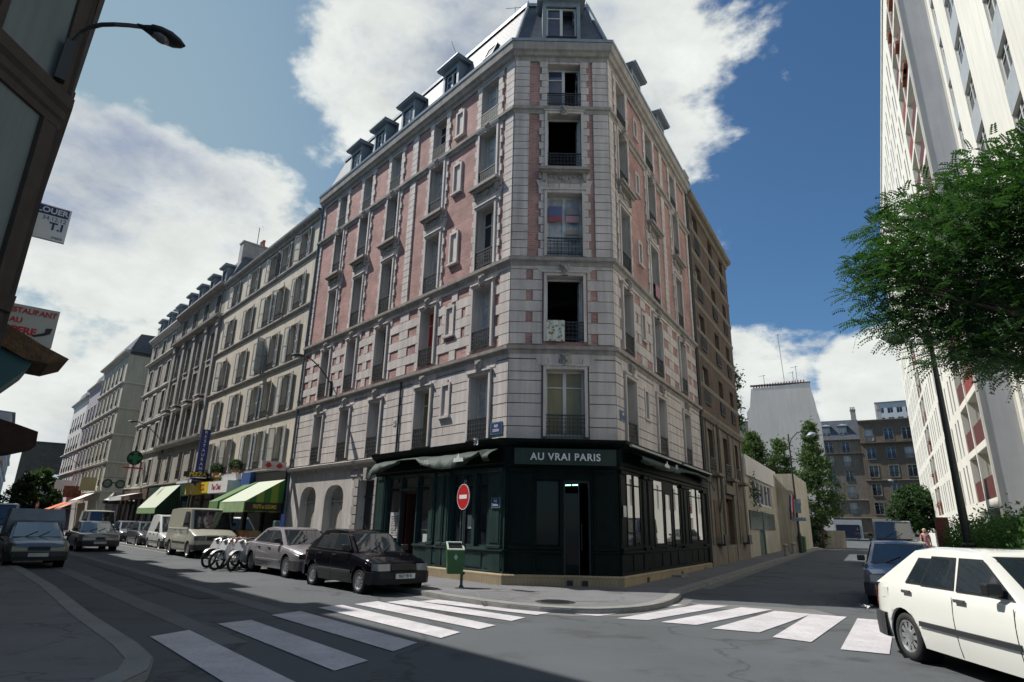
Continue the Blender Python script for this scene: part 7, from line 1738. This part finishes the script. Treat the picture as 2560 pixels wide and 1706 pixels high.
# parking meter, bollards, green bin
P = FL.p(10.6, 2.0, .1); r_ = empty('parking_meter', P, label='grey parking meter with dark blue sign before the arched cellar doors', cat='parking meter')
b = MB(); b.lathe([(.06, 0), (.05, .9), (.05, 1.05)], P, (0, 0, 1), k=10); part('post', b, mat('meter_green', (.06, .12, .11), .5), r_); b = MB(); b.box(Fr(P[:2], aL, nL), -.12, .12, 1.15, 1.6, -.1, .1); part('head', b, bpy.data.materials['meter_green'], r_, bevel=.03)
f_ = Fr(P[:2], aL, nL); b = MB(); b.box(f_, -.75, -.4, 1.35, 1.85, 0, .03); b.box(f_, -.6, -.56, .0, 1.4, -.03, 0); part('blue_sign', b, blue, r_)
def bollard(P, label):
    r_ = empty('stone_bollard', P, label=label, cat='bollard', group='stone bollards before the school'); b = MB(); b.lathe([(.14, 0), (.14, .12), (.11, .14), (.10, .5), (.15, .55), (.15, .62), (.09, .68), (0, .70)], P, (0, 0, 1), k=14); part('shaft', b, mat('bollard_stone', (.30, .27, .22), .8), r_, smooth=False)
for (s_, u, lb) in ((39.5, -4.75, 'pale stone bollard on the pavement before the school, nearer one'), (43.2, -4.75, 'pale stone bollard beside the school lamp post, farther one')):
    P = ST.p(s_, u, 0); bollard((P[0], P[1], gz(P[0], P[1])+.1), lb)
P = ST.p(46.3, -4.55, 0); z = gz(P[0], P[1])+.1; b = MB(); b.lathe([(.24, 0), (.28, .9), (.30, .92), (.26, 1.02), (0, 1.04)], (P[0], P[1], z), (0, 0, 1), k=14); tag(part('green_wheeled_bin', b, bing), 'green upright bin behind the school lamp post', 'bin')
# crumpled paper on the road
b = MB(); rnd = random.Random(4)
for i in range(7):
    p = Vector((8.05+rnd.uniform(-.15, .15), 14.6+rnd.uniform(-.12, .12), .02)); b.face([tuple(p+Vector((rnd.uniform(-.1, .1), rnd.uniform(-.1, .1), rnd.uniform(0, .09)))) for _ in range(3)])
tag(part('crumpled_paper', b, plate_w), 'crumpled white paper lying on the road before the blue hatchback', 'litter')

# ------------------------------------------------------------------ trees and hedge
def np_mesh(name, V, F, m):
    me = bpy.data.meshes.new(name); me.vertices.add(len(V)); me.vertices.foreach_set('co', V.astype('f').ravel()); n = F.shape[0]; k = F.shape[1]
    me.loops.add(n*k); me.loops.foreach_set('vertex_index', F.astype('i').ravel()); me.polygons.add(n)
    me.polygons.foreach_set('loop_start', np.arange(0, n*k, k, dtype='i')); me.polygons.foreach_set('loop_total', np.full(n, k, dtype='i')); me.update(); me.validate(); me.materials.append(m); return me
def leaves(P, size, rng, m, name='foliage', flat=.5):
    """one small diamond leaf per point"""
    n = len(P); d = rng.normal(size=(n, 3)); d /= np.linalg.norm(d, axis=1)[:, None]; e = rng.normal(size=(n, 3)); e[:, 2] *= flat
    e -= d*(e*d).sum(1)[:, None]; e /= np.linalg.norm(e, axis=1)[:, None]; s_ = size*rng.uniform(.6, 1.3, (n, 1))
    V = np.stack([P-d*s_, P+e*s_*.45, P+d*s_, P-e*s_*.45], 1).reshape(-1, 3); F = np.arange(4*n).reshape(n, 4)
    return np_mesh(name, V, F, m)
def fronds(P, D, length, rng, m, pairs=7, lw=.016, ll=.045):
    """feather-shaped leaves: pairs of leaflets along a drooping rib"""
    n = len(P); up = np.array([0, 0, 1.0]); D = D/np.linalg.norm(D, axis=1)[:, None]
    S = np.cross(D, up); S /= np.linalg.norm(S, axis=1)[:, None]+1e-6; roll = rng.uniform(-.7, .7, (n, 1)); Nn = np.cross(S, D); S = S*np.cos(roll)+Nn*np.sin(roll)
    V = []
    for k in range(pairs):
        t = (k+.5)/pairs; L_ = length*rng.uniform(.95, 1.05, (n, 1)); c = P+D*L_*t-up*(L_*t*t*.35)
        for sg in (-1, 1):
            tip = c+S*sg*ll*(1.15-.5*t)+D*ll*.35-up*ll*.25; w = D*lw
            V.append(np.stack([c-w*.3, (c+tip)/2-w, tip, (c+tip)/2+w], 1))
    V = np.concatenate(V, 0).reshape(-1, 3); return np_mesh('foliage', V, np.arange(len(V)).reshape(-1, 4), m)
def branch_tree(root, base, crown_c, limbs, r0_, name='trunk', top=None):
    b = MB(); B_ = Vector(base); T = Vector(top) if top else Vector(crown_c); mid = B_.lerp(T, .5)+Vector((.08, .05, 0))
    b.tube([B_, B_.lerp(mid, .5), mid, T], [r0_*1.25, r0_, r0_*.8, r0_*.5], k=10)
    for (st, pts) in limbs: b.tube([B_.lerp(T, st)]+[Vector(p) for p in pts], [r0_*.5]+[r0_*.5*(1-(i+1)/(len(pts)+.5)) for i in range(len(pts))], k=6)
    return part('trunk', b, bark, root, smooth=True)
def to_world(a, e, d): return Vector(azp(a, d)+(CAMZ+d*math.tan(rad(e)),))
# robinia beside the tower
rng = np.random.default_rng(12)
RT = empty('robinia_tree', ST.p(9.6, 5.1, .1), label='large feathery green robinia tree leaning in from the right in front of the white tower', cat='tree')
base = Vector(ST.p(9.6, 5.1, .1)); clumps = []
CL = [(36, 18.6, 1.5), (37.5, 22.5, 1.3), (40, 24.2, 1.4), (42.5, 24.8, 1.4), (45.5, 24.6, 1.6), (35.2, 21.2, .85), (34.2, 19.6, .65), (33.2, 21.4, .40), (32.1, 21.2, .30), (35, 16.6, .8), (34.5, 24.3, .55), (36.3, 25.2, .5),
      (38.5, 20, 1.7), (41.5, 20.5, 2.0), (44.5, 20.5, 2.2), (47.5, 20.5, 2.2), (38.5, 16, 1.3), (40.5, 14.6, 1.3), (43.5, 15, 1.8), (47, 15, 2.0), (36.6, 14.2, .6), (38.6, 13.2, .5), (40.6, 12.8, .8), (43.2, 12.6, 1.1), (49, 24, 2.0), (51, 18, 2.2), (47, 11.6, 1.2)]
Ps, Ds = [], []; limbs = []
for (a, e, r_) in CL:
    d = rng.uniform(9.6, 12.2) if r_ > .9 else rng.uniform(9.6, 11); c = to_world(a, e, d); r_ = r_*.62
    limbs.append((.75, [tuple(base.lerp(c, .6)+Vector((0, 0, 1.0))), tuple(c)]))
    k = int(300*r_*r_/.5)+30; q = rng.normal(size=(k, 3)); q /= np.linalg.norm(q, axis=1)[:, None]; rr = rng.uniform(.25, 1.0, (k, 1))**.6
    off_ = q*rr*np.array([r_*1.15, r_*1.15, r_*.75]); P = np.array(c)+off_; P += .10*np.sin(P[:, [1, 2, 0]]*4.1)
    Ps.append(P); Ds.append(q*np.array([1, 1, .35])+rng.normal(size=(k, 3))*.35+np.array([0, 0, .1]))
P = np.concatenate(Ps); D_ = np.concatenate(Ds)
obj('foliage', fronds(P, D_, .24, rng, leaf_a, 7, .016, .05), RT)
branch_tree(RT, base, None, limbs, .15, top=to_world(46, 18, 11.5))
def leafy_tree(name, label, az_, d, z0, prof, size, nleaf, m, seed, group=None, trunk=.12, wob=.25):
    """prof: (height, radius) outline; leaves gathered in clumps around it"""
    rg = np.random.default_rng(seed); x, y = azp(az_, d); r_ = empty(name, (x, y, z0), label=label, cat='tree', group=group)
    hs = [p[0] for p in prof]; P = []
    ncl = int(nleaf/60)
    for _ in range(ncl):
        h = rg.uniform(hs[0], hs[-1]); R__ = interp(prof, h)*rg.uniform(.75, 1.12); t = rg.uniform(0, 2*math.pi); rr = R__*math.sqrt(rg.uniform(.12, 1)); c = np.array([x+rr*math.cos(t), y+rr*math.sin(t), z0+h])
        P.append(c+rg.normal(size=(60, 3))*np.array([wob, wob, wob*.8])*rg.uniform(.6, 1.3))
    P = np.concatenate(P); obj('foliage', leaves(P, size, rg, m), r_)
    b = MB(); b.tube([(x, y, z0-.1), (x+.05, y, z0+hs[0]), (x, y, z0+hs[-1]*.8)], [trunk*1.2, trunk, trunk*.3], k=8)
    for i in range(7):
        h = hs[0]+(hs[-1]-hs[0])*(.1+.7*i/7); t = i*2.4; R__ = interp(prof, h)*.8; b.tube([(x, y, z0+h*.85), (x+R__*math.cos(t), y+R__*math.sin(t), z0+h+.3)], trunk*.3, k=5, r2=.01)
    part('trunk', b, bark, r_, smooth=True); return r_
leafy_tree('poplar_tree', 'tall narrow pale-green poplar behind the low ochre wall', 26.35, 60, .5, [(1.8, .5), (2.8, 1.7), (4.6, 1.8), (6.6, 1.25), (8.4, .7), (9.6, .35), (10.5, .08)], .14, 11000, leaf_b, 1)
leafy_tree('poplar_tree', 'slim poplar rising over the middle of the school roof', 23.75, 62, .4, [(3.5, .8), (5.0, 1.25), (7.0, 1.1), (8.6, .6), (9.6, .15)], .14, 6500, leaf_b, 2)
leafy_tree('broad_tree', 'broader green tree behind the school beside the brown brick building', 21.6, 60, .4, [(3.5, 1.4), (5.5, 1.9), (7.5, 1.5), (8.8, .9), (9.8, .2)], .15, 9000, leaf_b, 3)
leafy_tree('dark_tree', 'low dark green tree between the two trees behind the school', 22.75, 64, .4, [(3, 1.0), (4.5, 1.3), (6.2, .8), (6.8, .2)], .15, 4500, leaf_c, 4)
leafy_tree('round_street_tree', 'rounded dark green street tree before the brown apartment house', 33.05, 74, .4, [(1.9, 1.2), (2.8, 2.3), (4.0, 2.5), (5.1, 1.9), (5.8, .5)], .17, 12000, leaf_c, 5)
leafy_tree('dark_tree', 'high dark sprigs showing beyond the edge of the brown brick building', 20.15, 52, .4, [(8.0, .3), (9.6, .8), (11.5, .5), (13.2, 1.0), (14.6, .4)], .17, 2200, leaf_c, 6)
leafy_tree('far_street_tree', 'dark bushy street tree at the far end of the left street', -36.9, 100, 0, [(1.2, 2.2), (2.6, 3.8), (4.4, 3.4), (6.2, 2.0), (7.0, .5)], .22, 12000, leaf_c, 7)
leafy_tree('small_branch_tree', 'small thin tree growing at the corner of the school', 20.75, 38.5, .3, [(2.4, .7), (3.3, .9), (4.2, .6), (4.8, .2)], .09, 1500, leaf_c, 8, trunk=.04)
leafy_tree('low_bush', 'dark bush at the foot of the tall poplar', 25.6, 61.5, .4, [(.2, 1.2), (1.0, 1.4), (1.9, .8), (2.2, .2)], .12, 3500, leaf_c, 9, trunk=.04)
# hedge along the tower
rg = np.random.default_rng(5); HD = empty('hedge', ST.p(24, 3.6, .1), label='long untrimmed dark green hedge at the foot of the white tower', cat='hedge')
P = []
for _ in range(900):
    t = rg.uniform(12.5, 33.6); u = rg.uniform(2.55, 4.6); top = 1.75+.28*math.sin(t*1.7)+.2*math.sin(t*4.3+1); z = rg.uniform(.1, 1)**.6*top; c = np.array(ST.p(t, u, z+.05)); P.append(c+rg.normal(size=(60, 3))*.17)
P = np.concatenate(P); obj('foliage', leaves(P, .062, rg, leaf_h), HD)
b = MB()
for i in range(30): p = ST.p(12.8+i*.7, 3.4+.5*math.sin(i), .05); b.tube([p, (p[0]+.1, p[1], 1.3)], .03, k=5)
part('stems', b, bark, HD)
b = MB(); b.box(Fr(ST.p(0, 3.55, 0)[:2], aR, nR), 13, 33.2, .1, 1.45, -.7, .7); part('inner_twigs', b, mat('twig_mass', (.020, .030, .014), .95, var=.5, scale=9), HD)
b = MB(); b.box(Fr(ST.p(0, 0, 0)[:2], aR, nR), 34.0, 34.9, .1, 1.45, 3.2, 4.2); b.box(Fr(ST.p(0, 0, 0)[:2], aR, nR), 33.9, 34.1, .1, 2.4, 2.2, 2.7)
tag(part('gate_box', b, mat('dark_red_gate', (.10, .018, .015), .6)), 'dark red low gate between the hedge and the white tower', 'gate')
# clipped bushes in pots on the ledge, plants
for (a, lb) in ((21.05, 'round clipped bush on the shop ledge, nearer one'), (24.05, 'round clipped bush on the shop ledge, farther one')):
    r_ = empty('potted_bush', FL.p(a, .35, 4.1), label=lb, cat='potted plant', group='clipped bushes on the shop ledge'); c = np.array(FL.p(a, .35, 4.38)); q = rg.normal(size=(1500, 3)); q /= np.linalg.norm(q, axis=1)[:, None]
    obj('foliage', leaves(c+q*.36*rg.uniform(.75, 1, (1500, 1))*np.array([1, 1, .85]), .045, rg, leaf_c), r_); b = MB(); b.lathe([(.13, 0), (.19, .12), (.2, .14)], FL.p(a, .35, 4.0), (0, 0, 1), k=12); part('pot', b, pot, r_)

# ------------------------------------------------------------------ people
def skin(name, verts, edges, radii, m, parent, lvl=2):
    me = bpy.data.meshes.new(name); me.from_pydata(verts, edges, []); o = bpy.data.objects.new(name, me); col.objects.link(o); me.materials.append(m); o.parent = parent
    md = o.modifiers.new('skin', 'SKIN'); md.use_smooth_shade = True
    if not me.skin_vertices: return o
    for i, r_ in enumerate(radii): v = me.skin_vertices[0].data[i]; v.radius = (r_, r_) if not isinstance(r_, tuple) else r_; v.use_root = (i == 0)
    s_ = o.modifiers.new('sub', 'SUBSURF'); s_.levels = lvl; s_.render_levels = lvl; return o
skinm = mat('skin', (.42, .25, .18), .6, var=.05)
def person(P, head_to, label, H, top, legs, hair, stride=.12, arm=.1, carry=None, dress=False):
    r_ = empty('person', P, math.atan2(head_to[1], head_to[0]), label=label, cat='person'); k = H/1.72
    V = [(0, 0, .95), (0, 0, 1.12), (0, 0, 1.30), (0, 0, 1.42), (.01, 0, 1.49), (.02, 0, 1.56), (.02, 0, 1.66), (.01, 0, 1.72),
         (0, .17, 1.40), (0, -.17, 1.40), (-arm, .23, 1.13), (arm, -.23, 1.13), (.02-arm*.3, .25, .90), (.12+arm, -.24, .92), (.03-arm*.3, .25, .83), (.15+arm, -.24, .86),
         (0, .09, .90), (0, -.09, .90), (stride*.6, .10, .50), (-stride*.5, -.10, .50), (stride, .10, .09), (-stride, -.10, .09), (stride+.14, .11, .03), (-stride+.14, -.11, .03)]
    E_ = [(0, 1), (1, 2), (2, 3), (3, 4), (4, 5), (5, 6), (6, 7), (3, 8), (3, 9), (8, 10), (9, 11), (10, 12), (11, 13), (12, 14), (13, 15), (0, 16), (0, 17), (16, 18), (17, 19), (18, 20), (19, 21), (20, 22), (21, 23)]
    Rd = [(.15, .11), (.13, .10), (.15, .11), (.11, .09), .052, (.072, .085), (.082, .095), .055, .058, .058, .042, .042, .03, .03, .035, .035, .085, .085, .057, .057, .038, .038, .035, .035]
    V = [(x*k, y*k, z*k) for x, y, z in V]; skin('body', V, E_, Rd, skinm, r_)
    f = 1.13
    skin('shirt', [V[i] for i in (0, 1, 2, 3, 8, 9, 10, 11)], [(0, 1), (1, 2), (2, 3), (3, 4), (3, 5), (4, 6), (5, 7)], [(.165, .125), (.15, .115), (.17, .125), (.125, .10), .07, .07, .055, .055], top, r_)
    if dress: b = MB(); b.lathe([(.17*k, 1.0*k), (.20*k, .8*k), (.27*k, .45*k), (.26*k, .45*k)], (0, 0, 0), (0, 0, 1), k=16); part('skirt', b, legs, r_, smooth=True, world=False)
    else: skin('trousers', [V[0], V[16], V[17], V[18], V[19], V[20], V[21]], [(0, 1), (0, 2), (1, 3), (2, 4), (3, 5), (4, 6)], [(.16, .12), .10, .10, .072, .072, .052, .052], legs, r_)
    b = MB(); b.lathe([(.102*k*math.cos(t), .10*k*math.sin(t)) for t in (-.5, -.1, .3, .7, 1.1, 1.57)], (-.012*k, 0, 1.655*k), (-.18, 0, 1), k=14); part('hair', b, hair, r_, smooth=True, world=False)
    b = MB()
    for y in (.035, -.035): b.lathe([(.010, 0), (.006, .006), (0, .008)], (.105*k, y*k, 1.63*k), (1, 0, 0), k=6)
    b.tube([(.10*k, 0, 1.625*k), (.125*k, 0, 1.595*k)], .010, k=5); part('face_features', b, blackp, r_, world=False)
    for n_ in (20, 21):
        x, y, z = V[n_]; b = MB(); b.box(Fr((0, 0), (1, 0), (0, 1)), x-.05, x+.19, 0.0, .085, y-.045, y+.045); part('shoe', b, blackp, r_, world=False, bevel=.02)
    for n_ in (14, 15):       # hands: palm, four fingers, thumb
        hx, hy, hz = V[n_]; b = MB(); b.tube([(hx, hy, hz+.02), (hx+.01, hy, hz-.06)], [.026, .030], k=6)
        for j in range(4): x_ = hx-.025+.017*j; b.tube([(x_, hy, hz-.05), (x_+.006, hy, hz-.09), (x_+.014, hy, hz-.125+.008*abs(j-1.3))], .009, k=5)
        b.tube([(hx+.03, hy, hz-.01), (hx+.055, hy, hz-.045), (hx+.055, hy, hz-.07)], .010, k=5); part('hand', b, skinm, r_, smooth=True, world=False)
    return r_
dkh = mat('dark_hair', (.02, .014, .01), .6); navy = mat('navy_cloth', (.02, .035, .09), .9); greyc = mat('grey_cloth', (.10, .10, .11), .9); pinkc = mat('pink_pattern_cloth', (.45, .22, .24), .9, var=.6, scale=14); straw = mat('fair_hair', (.42, .34, .20), .7)
P = FL.p(19.0, 2.0, .1); person(P, nL, 'person in a dark blue jacket standing beside the fruit crates', 1.70, navy, greyc, mat('brown_hair', (.12, .05, .03), .7))
P = ST.p(42.0, 2.15, 0); person((P[0], P[1], gz(P[0], P[1])+.1), hR, 'fair-haired person in a pink patterned dress by the white tower', 1.62, pinkc, pinkc, straw, dress=True)
P = azp(28.9, 100); person((P[0], P[1], gz(*P)), (-.5, -.9), 'person in dark clothes standing before the navy blue shop', 1.72, navy, greyc, dkh)
